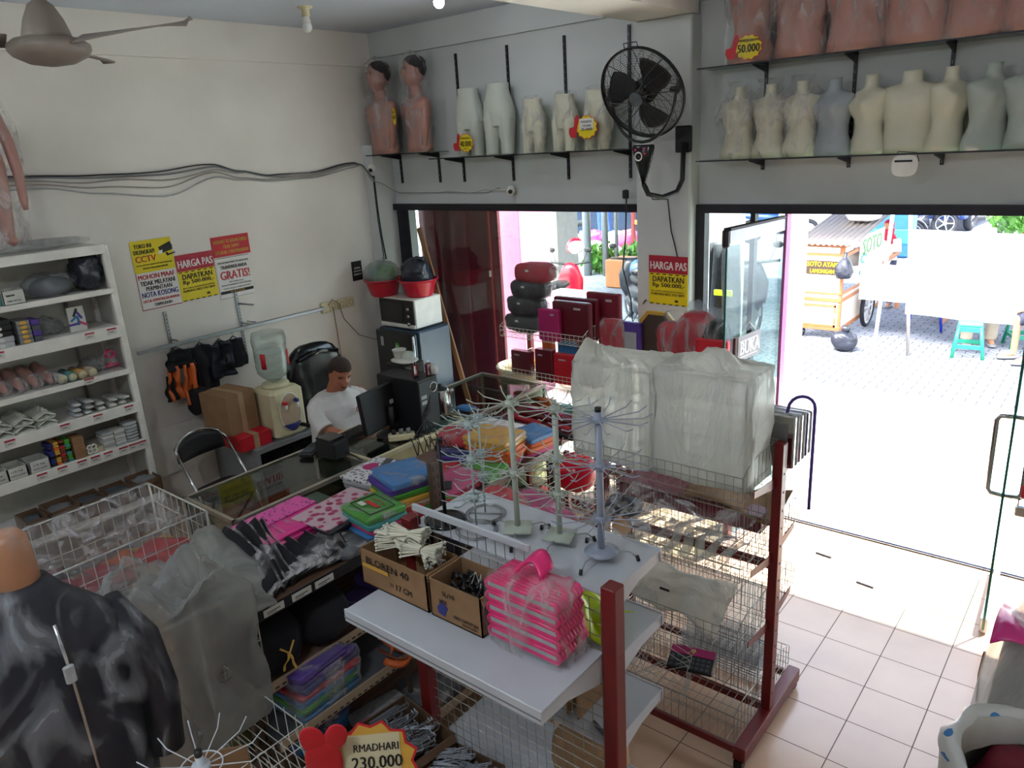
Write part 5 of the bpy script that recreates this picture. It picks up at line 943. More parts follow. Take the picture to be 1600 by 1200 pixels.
m = MB(); m.bbox((-.13, -.155, 0), (.13, .155, .016), 'floral_print', .003); m.box((.0, -.15, .0165), (.045, .15, .018), 'grey_cloth', Rz(.35)); m.sup((-.06, .02, .017), (.045, .05, .003), 'magenta', 2, .01, 30, 2, 14); place(m, 'gift_bag', 'white and grey floral gift bag with magenta flower on the grey pile', 'gift bag', (-3.07, 2.42, 1.158), None, .12)
stack('fabric pack', 'of the pile left of the slotted post', [('green', 'green'), ('beige', 'beige'), ('gold', 'mustard'), ('green', 'dark green'), ('purple', 'violet'), ('blue', 'bright blue')], (-2.80, 2.36, 1.052), (.28, .27, .032), -.25, 'fabric packs left of the slotted post', .034)
stack('fabric pack', 'of the green pile at the shelf edge', [('green', 'green'), ('blue', 'blue'), ('rose', 'pink'), ('teal', 'teal'), ('green', 'grass green')], (-2.71, 2.09, 1.052), (.26, .24, .028), -.12, 'green fabric packs at the shelf edge', .03, pic=frame_print)
pack('small red wrapped pack beside the slotted post', (-2.66, 2.29, 1.052), (.08, .12, .06), 'red_ink', .3)
pack('yellow green wrapped pack behind the small red pack', (-2.74, 2.34, 1.05), (.2, .1, .03), 'lime', .5)
for k, (x, y, rz, mt, lb) in enumerate(((-3.02, 2.66, .4, 'orange', 'orange striped pack lying open behind the blue pile'), (-2.92, 2.74, .7, 'red_ink', 'red pack with glossy sleeve behind the blue pile'), (-3.08, 2.60, .2, 'blue', 'pale blue pack peeping out behind the blue pile'))): pack(lb, (x, y, 1.052+.02*k), (.26, .2, .02), mt, rz)
pack('green diamond tilted fabric pack right of the slotted post', (-2.68, 2.56, 1.09), (.24, .22, .018), 'green', .75, ry=.35, pic=lambda m, h: m.box((-.04, -.05, .03), (.03, .05, .034), 'ink'))
stack('fabric pack', 'under the green diamond pack', [('rose', 'pink patterned'), ('red_cloth', 'red'), ('rose', 'rose')], (-2.72, 2.64, 1.052), (.24, .34, .02), .1, 'pink fabric packs right of the post', .021)
pack('flat bright green fabric pack in front of the orange pile', (-2.70, 2.86, 1.07), (.26, .24, .03), 'green', .2)
stack('fabric pack', 'of the orange and yellow pile', [('rose', 'pink'), ('orange', 'orange'), ('orange', 'dark orange'), ('orange', 'orange'), ('gold', 'golden'), ('gold', 'yellow')], (-2.78, 3.10, 1.052), (.32, .26, .026), .15, 'orange and yellow fabric packs', .028)
stack('fabric pack', 'of the pile beside the orange one', [('rose', 'pink'), ('orange', 'orange'), ('orange', 'orange'), ('blue', 'blue and white')], (-2.70, 3.33, 1.052), (.22, .24, .028), -.1, 'orange fabric packs at the far end', .03)
stack('fabric pack', 'at the back under the red bag', [('purple', 'violet'), ('blue_dark', 'dark blue')], (-3.02, 3.02, 1.052), (.24, .22, .035), .3, 'violet fabric packs', .036)
m = MB(); m.sup((0, 0, .045), (.12, .10, .05), 'red_cloth', 3, .014, 10, 5, 24, flat=-.042); m.sup((0, 0, .047), (.125, .105, .055), 'film_clear', 3, .014, 10, 5, 24, fine=.5); place(m, 'red_bag', 'glossy red cloth bundle on the violet packs near the cream counter', 'fabric bundle', (-3.03, 3.03, 1.125), None, .3)
stack('gift box', 'of the far white pile', [('orange_dark', 'brown red'), ('red_ink', 'red edged white'), ('white_ink', 'white')], (-3.0, 3.31, 1.052), (.34, .28, .03), .08, 'white gift packs', .031)
# black garments in sleeves, leaning row and white plastic pile
for k in range(8):
    rr = thing('black_garment_pack', 'black folded garment in clear sleeve leaning in the row, %s from the left' % ORD[k], 'garment pack', (-2.88-.0*k, 1.44+.052*k, 1.052), 0, 'black garments leaning on the shelf')
    h = .14-.012*k; d = .12+.035*k if k > 4 else .06
    m = MB(); m.sheet(lambda u, v: (-.22+.46*u+.01*math.sin(v*5+k), .10*v*(1+.3*math.sin(3*u+k))*(1+k*.06)-.05*u, .02+h*(1-.75*u)*v**.8+.008*math.sin(u*9+k)), 10, 6, 'black_cloth', .022); m.build('garment', rr)
    m = MB(); m.sheet(lambda u, v: (-.23+.49*u+.01*math.sin(v*5+k), .105*v*(1+.3*math.sin(3*u+k))*(1+k*.06)-.05*u, .033+h*(1-.75*u)*v**.8+.010*math.sin(u*11+k)+.004*noise.noise(Vector((u*20, v*12, k)))), 22, 10, 'film_clear', .001); m.build('plastic_sleeve', rr)
rr = thing('black_garment_pack', 'black garment pack lying flat with a white printed label near the red tag', 'garment pack', (-2.73, 1.90, 1.052), .1)
m = MB(); m.sup((0, 0, .022), (.13, .11, .022), 'grey_cloth', 5, .006, 9, 2, 22); m.build('garment', rr)
m = MB(); m.box((-.10, -.03, .046), (-.02, .05, .048), 'label_white'); m.box((-.085, -.015, .0485), (-.06, .03, .0487), 'ink'); m.box((-.05, -.015, .0485), (-.03, .03, .0487), 'ink'); m.build('label', rr)
m = MB(); m.sup((0, 0, .024), (.135, .115, .027), 'film_clear', 5, .006, 9, 2, 26, fine=.6); m.build('plastic_sleeve', rr)
for k, (x, y, a, b, h) in enumerate(((-2.90, 1.47, .30, .10, .13), (-2.86, 1.40, .27, .11, .09), (-2.74, 1.37, .2, .12, .05))):
    m = MB(); m.sheet(lambda u, v: (-a+2*a*u*.95, (v-.5)*b*1.6-.04*u, .02+h*(1-.85*u**1.5)*(1-(2*v-1)**4*.6)+.012*noise.noise(Vector((u*6, v*5, k)))), 24, 14, 'film_frost', .012); place(m, 'white_plastic_bags', '%s of the limp white plastic packs draped over the shelf front' % ['tallest', 'middle', 'lowest'][k], 'plastic bag', (x, y, 1.055), 'white plastic packs', -.02)
# second level (dark): garments, purple packs, ribbon bag
for k, (x, y, lb, mt) in enumerate(((-2.80, 1.45, 'black rounded bag with ribbon under the upper shelf', 'black_cloth'), (-2.78, 1.72, 'black fabric bundle right of the ribbon bag', 'black_cloth'), (-2.80, 2.55, 'dark fabric bundle deep on the second shelf', 'navy'))):
    m = MB(); m.sup((0, 0, .11), (.2, .14, .12), mt, 2.8, .03, 6, k, 24, flat=-.108); place(m, 'dark_bag', lb, 'bag', (x, y, .682))
m = MB()
for s in (-1, 1): m.sheet(lambda u, v: (.21+.01*math.sin(u*6), s*.03*u+.012*(v-.5)-.02, -.10*u*(1 if s > 0 else .8)), 10, 2, 'gold', .002)
m.tube([(.2, -.05, .03), (.22, -.02, .0), (.2, .02, .035)], .005, 'gold', 6); place(m, 'ribbon', 'gold ribbon dangling from the black bag', 'ribbon', (-2.80, 1.47, .80))
for k, (x, y) in enumerate(((-2.74, 1.98), (-2.76, 2.14))): pack('violet fabric pack on the second shelf, %s one' % ['front', 'rear'][k], (x, y, .684+.07*k), (.22, .24, .06), 'purple', .1+.2*k)
# third level: blue/violet plastic piles (their own raised board) and orange ribbon
r3 = thing('lower_tray', 'dark sloping tray with perforated front rail under the black bags', 'tray', (-2.7, 1.65, 0))
m = MB(); m.box((-3.0, 1.30, .44), (-2.52, 2.05, .455), 'grey_cloth'); m.build('tray_board', r3, world=True)
m = MB(); m.box((-2.52, 1.30, .42), (-2.513, 2.05, .47), 'beige')
for k in range(20): m.box((-2.5129, 1.33+.035*k, .425), (-2.5122, 1.35+.035*k, .433), 'black')
m.build('perforated_rail', r3, world=True)
for (x, y) in ((-2.99, 1.31), (-2.99, 2.04), (-2.53, 1.31), (-2.53, 2.04)): m = MB(); m.box((x-.01, y-.01, .17), (x+.01, y+.01, .44), 'brown_steel'); m.build('leg', r3, world=True)
stack('wrapped pack', 'of the pile in the lower tray', [('blue', 'pale blue'), ('teal', 'teal'), ('green', 'green'), ('blue', 'blue'), ('red_cloth', 'red'), ('blue_dark', 'deep blue'), ('purple', 'violet blue')], (-2.70, 1.60, .457), (.32, .36, .024), .1, 'wrapped packs in the lower tray', .026, wrap=2)
pack('crumpled violet sleeve lying at the front of the tray pile', (-2.60, 1.58, .645), (.10, .3, .03), 'purple', .1)
m = MB()
for k in range(5): m.sheet(lambda u, v: (.06*math.cos(u*5+k)+.02*k, -.08+.16*u+.03*math.sin(k+v*2), .06*math.sin(u*4+k)+.03*v+.05), 16, 4, 'orange_dark' if k % 2 else 'orange', .004)
place(m, 'orange_ribbon_coil', 'coil of orange ribbon cloth at the far end of the tray', 'cloth', (-2.54, 1.98, .50)); 
# bottom level
stack('wrapped pack', 'under the rust coloured one on the bottom board', [('blue', 'pale blue'), ('blue', 'blue'), ('blue_dark', 'dark blue')], (-2.80, 1.62, .172), (.28, .30, .035), .05, 'blue packs on the bottom board', .036)
m = MB(); m.sheet(lambda u, v: (-.15+.3*u, -.16+.32*v, .03+.02*u+.008*math.sin(v*12+u*4)), 14, 14, 'orange_dark', .02); place(m, 'rust_cloth', 'rust coloured folded cloth on the blue packs at the bottom', 'cloth', (-2.80, 1.62, .27))
pack('clear wrapped white lace pack with pink band on the bottom board', (-2.52, 1.86, .172), (.26, .30, .05), 'grey_light', -.15, pic=lambda m, h: m.sheet(lambda u, v: (-.03+.05*v+.04*u, -.13+.26*u, .062), 8, 2, 'rose', .002))
pack('dark grey flat pack with silver barcode at the far end of the bottom board', (-2.50, 2.14, .172), (.26, .26, .05), 'grey_cloth', -.15, pic=lambda m, h: m.box((-.03, -.02, .062), (.01, .03, .064), 'label_white'))
m = MB(); m.sup((0, 0, .10), (.12, .09, .11), 'film_grey', 2.6, .03, 10, 5, 26, fine=.6); m.sup((0, 0, .08), (.09, .07, .08), 'olive', 2.6, .02, 10, 5, 18); place(m, 'plastic_bag', 'clear bag with olive contents at the left end of the bottom board', 'plastic bag', (-3.0, 1.36, .18))
for k in range(3): m = MB(); m.sup((0, 0, .05), (.16, .13, .055), 'olive', 3, .03, 7, k+3, 24, flat=-.048); m.sup((0, 0, .052), (.165, .135, .06), 'film_clear', 3, .03, 7, k+3, 24, fine=.5); place(m, 'yellow_cloth_bag', 'mustard yellow wrapped cloth on the floor, %s of three' % ['nearest', 'middle', 'farthest'][k], 'cloth', (-2.34+.12*k-.1*(k == 2), 1.2+.1*k, .10 if k < 2 else .19), 'mustard cloths')
m = MB(); m.bbox((-.35, -.28, 0), (.35, .28, .09), 'wood_dark', .006); place(m, 'floor_platform', 'low dark wooden platform under the mustard cloths', 'platform', (-2.3, 1.25, .0))
# ================================================================ white gondola
WX0, WX1 = -2.12, -1.19; WY = 1.80
r = thing('white_gondola', 'white metal shelf stand with red end posts in the middle of the shop', 'shelf stand', (-1.65, WY, 0))
for x in (-1.16, -2.105):
    m = MB(); m.bbox((x-.028, WY-.03, 0), (x+.028, WY+.03, 1.46 if x > -1.5 else 1.44), 'red_steel', .004); m.box((x-.029, WY-.008, 1.2), (x+.0285, WY+.008, 1.203), 'black'); m.build('end_post', r, world=True)
def board(z, y0, y1, front):
    m = MB(); m.bbox((WX0, y0, z-.008), (WX1, y1, z), 'white_metal', .002)
    yf = y0 if front < 0 else y1; m.bbox((WX0-.002, yf-.006, z-.05), (WX1+.002, yf+.006, z+.004), 'white_metal', .003); m.box((WX0, yf-.008 if front < 0 else yf+.006, z-.032), (WX1, yf-.0065 if front < 0 else yf+.0075, z-.027), 'grey')
    m.build('shelf_board', r, world=True)
    for x in (WX0, WX1-.004):
        m = MB(); yb = y1 if front < 0 else y0; P = [(0, 0), (abs(yf-yb), 0), (abs(yf-yb), -.045), (abs(yf-yb)*.6, -.05), (.05, -.10), (0, -.11)]; m.poly(P, .004, 'white_metal', frame((x, yb, z-.004), (0, front, 0), (0, 0, 1))); m.build('side_bracket', r, world=True)
board(1.2, 1.445, 1.785, -1); board(1.4, 1.815, 2.175, 1); board(1.12, 1.815, 2.19, 1); board(.78, 1.815, 2.19, 1); board(.32, 1.35, 1.745, -1); board(.32, 1.815, 2.19, 1)
m = MB(); m.grid((WX0+.02, WY+.005, .34), (WX1-WX0-.04, 0, 0), (0, 0, 1.04), 20, 22, .0018, 'grey_wire'); m.build('back_mesh', r, world=True)
m = MB(); m.bbox((WX0+.04, WY-.012, 1.475), (WX1-.30, WY+.002, 1.505), 'white_metal', .003); m.build('divider_rail', r, world=True)
for k in range(14): m = MB(); x = WX0+.06+k*.045; m.tube([(x, WY-.003, 1.405), (x, WY-.003, 1.48)], .0022, 'galv', 4); m.build('divider_wire', r, world=True)
m = MB(); m.box((-1.66, WY+.012, 1.0), (-1.64, WY+.016, 1.38), 'clear_wrap'); 
def tray(name, label, c, d, rz, inside, lines, mt='card'):
    return carton(name, label, c, d, rz, mt, 'box', 2, txt=lines, inside=inside, side=0)
def bundle_in(r):
    for k, (x, y, z, a) in enumerate(((-.07, .01, .16, .35), (.07, .02, .16, -.2), (-.06, .0, .195, .1), (.09, -.005, .19, .3), (.0, .015, .225, .25))):
        m = MB()
        for i in range(46):
            t = R.uniform(-1, 1); q = R.uniform(-1, 1); dx, dy = math.cos(a), math.sin(a); o = Vector((x, y, z)); w = Vector((-dy, dx, 0))
            P = [o+Vector((dx, dy, 0))*(-.075)+w*t*.04+Vector((0, 0, .03*q)), o+w*t*.012+Vector((0, 0, .01*q)), o+Vector((dx, dy, 0))*.075+w*t*.045+Vector((0, 0, .03*q+.005))]
            m.tube(P, .003, 'hook_cream', 4); m.sup(tuple(P[2]), (.006, .006, .005), 'white_wire', 2, n=6); m.sup(tuple(P[0]), (.006, .006, .005), 'white_wire', 2, n=6)
        m.ring((x, y, z), .016, .003, 'grey', 'X' if k % 2 else 'Y', 12, 4); m.build('hook_bundle', r)
tray('cardboard_box', 'open carton with yellow band holding bundles of cream display hooks', (-2.02, 1.695, 1.202), (.37, .175, .155), 0, bundle_in, [('BLOREN 40', -.15, .10, .24, .03), ('= 17 CM', -.02, .035, .12, .025)])
m = MB(); m.bbox((-.17, -.003, 0), (-.02, .0, .016), 'gold', .001); place(m, 'yellow_tape', 'strip of yellow tape on the front of the cream hook carton', 'tape', (-2.02, 1.604, 1.285))
def black_in(r):
    for k in range(26):
        m = MB(); x, y, z = R.uniform(-.08, .08), R.uniform(-.055, .055), .09+R.uniform(0, .05)
        a = R.random()*6.3; m.tube([(x, y, z), (x+.03*math.cos(a), y+.03*math.sin(a), z+.02), (x+.045*math.cos(a+.5), y+.03*math.sin(a+.5), z-.01)], .006, 'black', 5); m.sup((x, y, z), (.012, .012, .012), 'black', 2, .004, 50, k, 8); m.build('black_clip', r)
    for k in range(3): m = MB(); a = k*2.; m.tube([(.03*k-.03, 0, .12), (.03*k-.02+.02*math.cos(a), .03, .16), (.03*k, .02*math.sin(a), .11)], .002, 'label_white', 4); m.build('white_tie', r)
tray('cardboard_box', 'open carton with red pen writing full of black clips', (-1.695, 1.695, 1.202), (.25, .175, .155), 0, black_in, [('SL/10', -.06, .105, .06, .018), ('UFIX', -.08, .07, .04, .015), ('DAILY COMFORT BAG', -.01, .03, .12, .012), ('SINCE 2009', .03, .015, .07, .008)])
m = MB(); m.poly([(-.025, 0), (0, .03), (.028, .01), (.01, -.03), (-.02, -.022)], .001, 'blue_ink'); place(m, 'blue_emblem', 'small blue emblem printed on the black clip carton', 'emblem', (-1.76, 1.6055, 1.25))
# pink hangers in plastic
for k in range(9):
    rr = thing('pink_hanger', 'hot pink padded hanger standing in the wrapped stack, %s from the front' % ORD[k], 'hanger', (-1.40, 1.625+.0165*k, 1.206), .0, 'pink hangers in the wrapped stack')
    m = MB()
    for j in range(5):
        z = .022+.046*j; P = [(-.145, 0, z), (-.15, 0, z+.017), (-.14, 0, z+.032), (.14, 0, z+.032), (.15, 0, z+.017), (.145, 0, z), (-.145, 0, z)]
        m.tube(P, .0085, 'hot_pink', 6)
    m.build('padded_frame', rr)
    m = MB(); m.box((-.14, -.003, .01), (.14, .003, .235), 'grey_light'); m.build('grey_lining', rr)
rr = thing('plastic_bag', 'clear plastic bag tied over the hot pink hangers', 'plastic bag', (-1.40, 1.69, 1.204))
m = MB(); m.loft([(0, 0, -.0, .165, .09), (0, 0, .1, .168, .092), (0, 0, .235, .165, .088), (0, 0, .27, .12, .07), (.0, 0, .31, .045, .04), (.0, 0, .325, .03, .03), (.01, 0, .36, .06, .05)], 'film_clear', 44, None, lambda v: v+Vector((v.x, v.y, .4*v.z))*.1*noise.noise(v*17), False, 5); m.build('film', rr)
m = MB(); m.sheet(lambda u, v: (-.06+.13*u, -.05+.07*v+.03*math.sin(u*3), .26+.07*math.sin(u*2.6)+.01*v), 14, 4, 'hot_pink', .012); m.build('folded_pink_hanger', rr)
m = MB(); m.sheet(lambda u, v: (.08+.07*u, .04+.05*v, .24-.2*u**2), 10, 4, 'hot_pink', .012); m.build('side_pink_hanger', rr)
# spinners on the top board
def spinner(label, c, h, tiers, base, mt, rz=0, narm=12, L=.13, rr_=.011):
    r = thing('spinner_rack', label, 'display stand', c, rz, 'wire spinner racks on the white gondola')
    if base == 'round': m = MB(); m.lathe([(.06, .03), (.062, .035), (.02, .045), (.0, .045)], mt, (0, 0, 0), 28); m.build('base_plate', r)
    elif base == 'square': m = MB(); m.loft([(0, 0, .03, .075, .075), (0, 0, .036, .074, .074), (0, 0, .042, .02, .02)], mt, 4, Rz(pi/4)); m.build('base_plate', r)
    else:
        for q in (0, .06): m = MB(); m.ring((0, 0, .004), .07+q*.2, .003, 'galv', 'Z', 24, 5); m.build('base_ring', r)
        m = MB(); m.tube([(-.07, 0, .004), (.07, 0, .004)], .003, 'galv', 5); m.build('base_bar', r)
    if base != 'ring':
        for k in range(3):
            a = 2*pi*k/3+.4; m = MB(); m.tube([(.04*math.cos(a), .04*math.sin(a), .034), (.10*math.cos(a), .10*math.sin(a), .034), (.125*math.cos(a), .125*math.sin(a), .012)], .003, 'galv', 5); ft = m.build('foot_wire', r)
            m = MB(); m.tube([(.125*math.cos(a), .125*math.sin(a), .018), (.13*math.cos(a), .13*math.sin(a), .0)], .007, 'black', 8); m.build('rubber_cap', ft)
    m = MB(); m.tube([(0, 0, .01), (0, 0, h)], rr_, mt, 12); m.build('pole', r)
    m = MB(); m.tube([(0, 0, h), (0, 0, h+.015)], rr_*.9, 'black' if base == 'round' else mt, 12); m.build('pole_cap', r)
    for j, z in enumerate(tiers):
        hb = MB(); hb.tube([(0, 0, z-.012), (0, 0, z+.012)], .018, mt, 14); hb.ring((0, 0, z), .032 if base != 'ring' else .045, .002, mt, 'Z', 22, 5); hb = hb.build('hub', r)
        for k in range(narm):
            a = 2*pi*k/narm+.17*j; m = MB(); m.tube([(.015*math.cos(a), .015*math.sin(a), z), (L*math.cos(a), L*math.sin(a), z+.004), ((L+.03)*math.cos(a), (L+.03)*math.sin(a), z+.02)], .0022, mt, 4); m.build('hook_arm', hb)
    return r
mk('mint', '#a9b3a6', .35); mk('blue_grey', '#8f99ab', .35); mk('pale_mint', '#9fb0b0', .35)
spinner('blue grey spinner rack with round base, nearest the pink hangers', (-1.33, 2.0, 1.401), .56, (.53, .36, .16), 'round', 'blue_grey', .1, 14, .15, .013)
spinner('pale green spinner rack with square base, second from the right', (-1.52, 2.01, 1.401), .55, (.53, .34, .20), 'square', 'mint', .3, 12, .13)
spinner('pale green spinner rack with square base, third from the right', (-1.69, 1.97, 1.401), .55, (.535, .26), 'square', 'mint', .6, 10, .13)
spinner('thin wire spinner with ring base, right one of the two thin ones', (-1.85, 1.91, 1.401), .46, (.44, .30, .14), 'ring', 'pale_mint', .1, 10, .10, .004)
spinner('thin wire spinner with ring base, left one of the two thin ones', (-1.91, 2.03, 1.401), .44, (.42, .27, .17), 'ring', 'pale_mint', .5, 9, .09, .004)
r = thing('black_stand', 'black metal rod stand with round disc base and small hooks', 'display stand', (-2.01, 1.90, 1.401))
m = MB(); m.lathe([(.085, 0), (.085, .008), (.07, .014), (.0, .016)], 'black_gloss', (0, 0, 0), 32); m.build('disc_base', r)
m = MB(); m.tube([(0, 0, .01), (0, 0, .36)], .008, 'black', 10); m.build('rod', r)
for k in range(4): a = k*pi/2+.5; m = MB(); m.tube([(0, 0, .35), (.025*math.cos(a), .025*math.sin(a), .35), (.04*math.cos(a), .04*math.sin(a), .32), (.05*math.cos(a), .05*math.sin(a), .345)], .003, 'black', 5); m.build('hook', r)
m = MB(); m.box((-.03, -.001, -.03), (.03, .001, .03), 'card_light', Matrix.Rotation(.6, 4, 'Y')); place(m, 'card_tag', 'small tan card tag hanging near the blue grey spinner', 'tag', (-1.27, 2.04, 1.53))
# lime cloth, cardboard pieces on the far boards
m = MB(); m.sheet(lambda u, v: (-.12+.24*u+.03*math.sin(v*7), -.10+.2*v+.03*math.sin(u*6), .02+.07*abs(math.sin(3.1*u+2*v))*(1-.5*v)), 16, 12, 'lime', .004); place(m, 'lime_cloth', 'fluorescent yellow green fabric lying on the middle far shelf', 'cloth', (-1.38, 1.98, 1.122))
for k in range(2): m = MB(); m.bbox((-.004, -.12, 0), (.004, .12, .27), 'card', .001); place(m, 'cardboard_sheet', 'upright brown cardboard sheet on the lowest far shelf, %s one' % ['front', 'rear'][k], 'cardboard', (-1.36-.05*k, 1.98, .782))
m = MB(); m.bbox((-.05, -.006, 0), (.05, .006, .015), 'grey_cloth', .002); place(m, 'grey_bar', 'short dark grey bar on the lowest far shelf by the red post', 'bar', (-1.26, 1.86, .782), None, -.4)
m = MB(); m.sup((0, 0, .12), (.14, .12, .13), 'card_light', 4, .03, 7, 4, 20, flat=-.115); place(m, 'paper_bag', 'crumpled brown paper bag on the floor under the white gondola', 'paper bag', (-1.45, 2.05, .325))
# hook boxes in front
def hooks_in(n, a0, sd, h=.12):
    def f(r):
        rr = random.Random(sd)
        for k in range(n):
            m = MB(); x, y = rr.uniform(-.13, .13), rr.uniform(-.10, .10)*1.; a = a0+rr.gauss(0, .22); z = h+rr.uniform(-.01, .03)-abs(x)*.1; dx, dy = math.cos(a)*.06, math.sin(a)*.06
            for q in range(3):
                w = Vector((-dy, dx, 0))*.12*q; o = Vector((x, y, z))+w
                m.tube([o-Vector((dx, dy, 0)), o+Vector((dx, dy, rr.uniform(-.01, .02))), o+Vector((dx*1.15, dy*1.15, .015)), o+Vector((dx*1.05, dy*1.05, .022))], .002, 'hook_wire', 4)
            m.build('wire_hook', r)
    return f
carton('hook_box', 'large open box of grey wire hooks, the highest and leftmost one', (-2.05, 1.74-.20, .44), (.34, .36, .13), -.1, 'card_dark', 'box', 2, inside=hooks_in(95, 1.3, 3))
carton('hook_box', 'open box of grey wire hooks in the middle, behind the price sign', (-1.74, 1.55, .40), (.26, .34, .12), .1, 'card_dark', 'box', 2, inside=hooks_in(80, .4, 4))
carton('hook_box', 'open box of grey wire hooks closest to the red end post', (-1.44, 1.55, .36), (.28, .32, .12), .05, 'card_dark', 'box', 2, inside=hooks_in(70, .9, 5))
m = MB(); m.bbox((-2.24, 1.34, .33), (-1.28, 1.74, .358), 'card_dark', .004); solo(m, 'base_board', 'flat brown board under the hook boxes', 'board')
for k, (x, w, z) in enumerate(((-2.05, .3, .438), (-1.74, .24, .398))): m = MB(); m.bbox((x-w/2, 1.42, .358), (x+w/2, 1.68, z), 'card', .003); solo(m, 'flat_carton', 'flat carton raising the %s hook box' % ['leftmost', 'middle'][k], 'box')
# ================================================================ wire baskets
def wbasket(r, a, b, z, hf, hb, front, nm='wire_basket', mt='grey_wire', pitch=.04, rad=.0016):
    """a=(x0,y0) b=(x1,y1) floor at z; front=-1: outer side at y0; front height hf, back height hb"""
    x0, y0 = a; x1, y1 = b; m = MB(); nx = max(2, round((x1-x0)/pitch)); ny = max(2, round((y1-y0)/pitch)); X = x1-x0; Y = y1-y0
    for i in range(nx+1): x = x0+X*i/nx; m.tube([(x, y0, z), (x, y1, z)], rad, mt, 4)
    for i in range(4): y = y0+Y*i/3; m.tube([(x0, y, z), (x1, y, z)], rad*1.3, mt, 4)
    yo, yi = (y0, y1) if front < 0 else (y1, y0)
    for i in range(nx+1): x = x0+X*i/nx; m.tube([(x, yo, z), (x, yo, z+hf)], rad, mt, 4); m.tube([(x, yi, z), (x, yi, z+hb)], rad*.9, mt, 4)
    for q in (0, .6, 1): m.tube([(x0, yo, z+hf*q), (x1, yo, z+hf*q)], rad*1.4, mt, 4)
    m.tube([(x0, yi, z+hb), (x1, yi, z+hb)], rad*1.4, mt, 4)
    for x in (x0, x1):
        for i in range(ny+1):
            t = i/ny; y = yo+(yi-yo)*t; h = hf+.05*math.sin(min(1, t*2.2)*pi/2)*(1-t)+(hb-hf)*t; m.tube([(x, y, z), (x, y, z+h)], rad, mt, 4)
        m.tube([(x, yo, z+hf)]+[(x, yo+(yi-yo)*t, z+hf+.05*math.sin(min(1, t*2.2)*pi/2)*(1-t)+(hb-hf)*t) for t in (.15, .3, .5, .75, 1)], rad*1.4, mt, 4)
        m.tube([(x, yo, z+hf*.5), (x, yi, z+hf*.5)], rad, mt, 4)
    return m.build(nm, r, world=True)
CY = 3.09
r = thing('basket_gondola', 'tall red shop stand with tiers of wire baskets beside the doorway', 'basket stand', (-1.56, CY, 0))
for x, h in ((-1.10, 1.515), (-2.03, 1.515)):
    m = MB(); m.bbox((x-.022, CY-.028, .06), (x+.022, CY+.028, h), 'red_steel', .003)
    for k in range(14): m.tube([(x+.022, CY, .2+k*.09), (x+.0235, CY, .2+k*.09)], .006, 'black', 6)
    m.build('end_post', r, world=True)
    m = MB(); m.bbox((x-.03, CY-.34, .035), (x+.03, CY+.37, .11), 'red_steel', .004); m.build('floor_beam', r, world=True)
    for y in (CY-.33, CY+.35): m = MB(); m.box((x-.02, y-.02, 0), (x+.02, y+.02, .04), 'black'); m.build('foot', r, world=True)
for y, z in ((CY-.32, .08), (CY+.0, .1), (CY+.33, .08), (CY, .9)): m = MB(); m.bbox((-2.0, y-.012, z-.02), (-1.12, y+.012, z+.02), 'red_steel', .003); m.build('cross_rail', r, world=True)
m = MB(); m.grid((-2.0, CY, .15), (.88, 0, 0), (0, 0, 1.3), 26, 12, .0013, 'grey_wire'); m.build('centre_mesh', r, world=True)
for z in (1.36, .98, .62, .13):
    wbasket(r, (-2.0, CY-.345), (-1.125, CY-.02), z, .11 if z > .2 else .15, .16, -1); wbasket(r, (-2.0, CY+.02), (-1.125, CY+.345), z, .11, .16, 1)
    if z > .3:
        for x in (-1.112, -2.012):
            for s in (-1, 1): m = MB(); m.poly([(.02, 0), (.27, .03), (.27, .0), (.02, -.05)], .004, 'red_steel', frame((x+(.0 if s > 0 else .004), CY, z-.005), (0, s, 0), (0, 0, 1))); m.build('bracket', r, world=True)
# plastic covered cages on the top tier
def cage(name, label, x0, x1, y0, y1, z0, z1, filmm, cat='wire cage', group=None, tie=(.8, .5), nx=10, seed=0, over=.02, mt='galv', puff=.025, base=True, bagz=None, bx=None):
    r = thing(name, label, cat, ((x0+x1)/2, (y0+y1)/2, z0), 0, group)
    P = [(x0, y0), (x1, y0), (x1, y1), (x0, y1)]
    m = MB()
    for zz in (z0, z1, z0+(z1-z0)*.45): m.loop([(x, y, zz) for x, y in P], .0035, mt, 5)
    for x, y in P: m.tube([(x, y, z0), (x, y, z1)], .0035, mt, 5)
    for i in range(1, nx):
        x = x0+(x1-x0)*i/nx
        for y in (y0, y1): m.tube([(x, y, z1-.1), (x, y, z1)], .0014, mt, 4)
        m.tube([(x, y0, z0), (x, y1, z0)], .0014, mt, 4)
    m.loop([(x, y, z1-.1) for x, y in P], .0016, mt, 4)
    m.build('wire_frame', r, world=True)
    a, b = (x1-x0)/2+over, (y1-y0)/2+over; H = z1-z0; cx, cy = (x0+x1)/2, (y0+y1)/2; zb = bagz if bagz is not None else z0
    def fn(v):
        w = v.copy(); q = noise.noise(Vector((v.x*7+seed, v.y*7, v.z*5)))+.6*noise.noise(Vector((v.x*19, v.y*19, v.z*9+seed)))+.3*noise.noise(v*45)
        w += Vector((v.x-cx, v.y-cy, 0)).normalized()*q*.022
        if v.z > z1-.01:
            w.z += puff*max(0, noise.noise(Vector((v.x*8+seed*2, v.y*8, 3))))*1.6+.012*noise.noise(v*30)
            for tx in tie: w.z += .065*math.exp(-((v.x-(x0+(x1-x0)*tx))/.05)**2-((v.y-cy)/.08)**2)
        return w
    m = MB(); rings = [(cx, cy, zb+(z1-zb)*t, a*(1.0), b*(1.0)) for t in [i/14 for i in range(15)]]+[(cx, cy, z1+.012, a*s, b*s) for s in (.96, .88, .78, .66, .52, .38, .24, .1)]
    m.loft(rings, filmm, 72, None, fn, True, 9); m.build('plastic_cover', r, world=True); return r
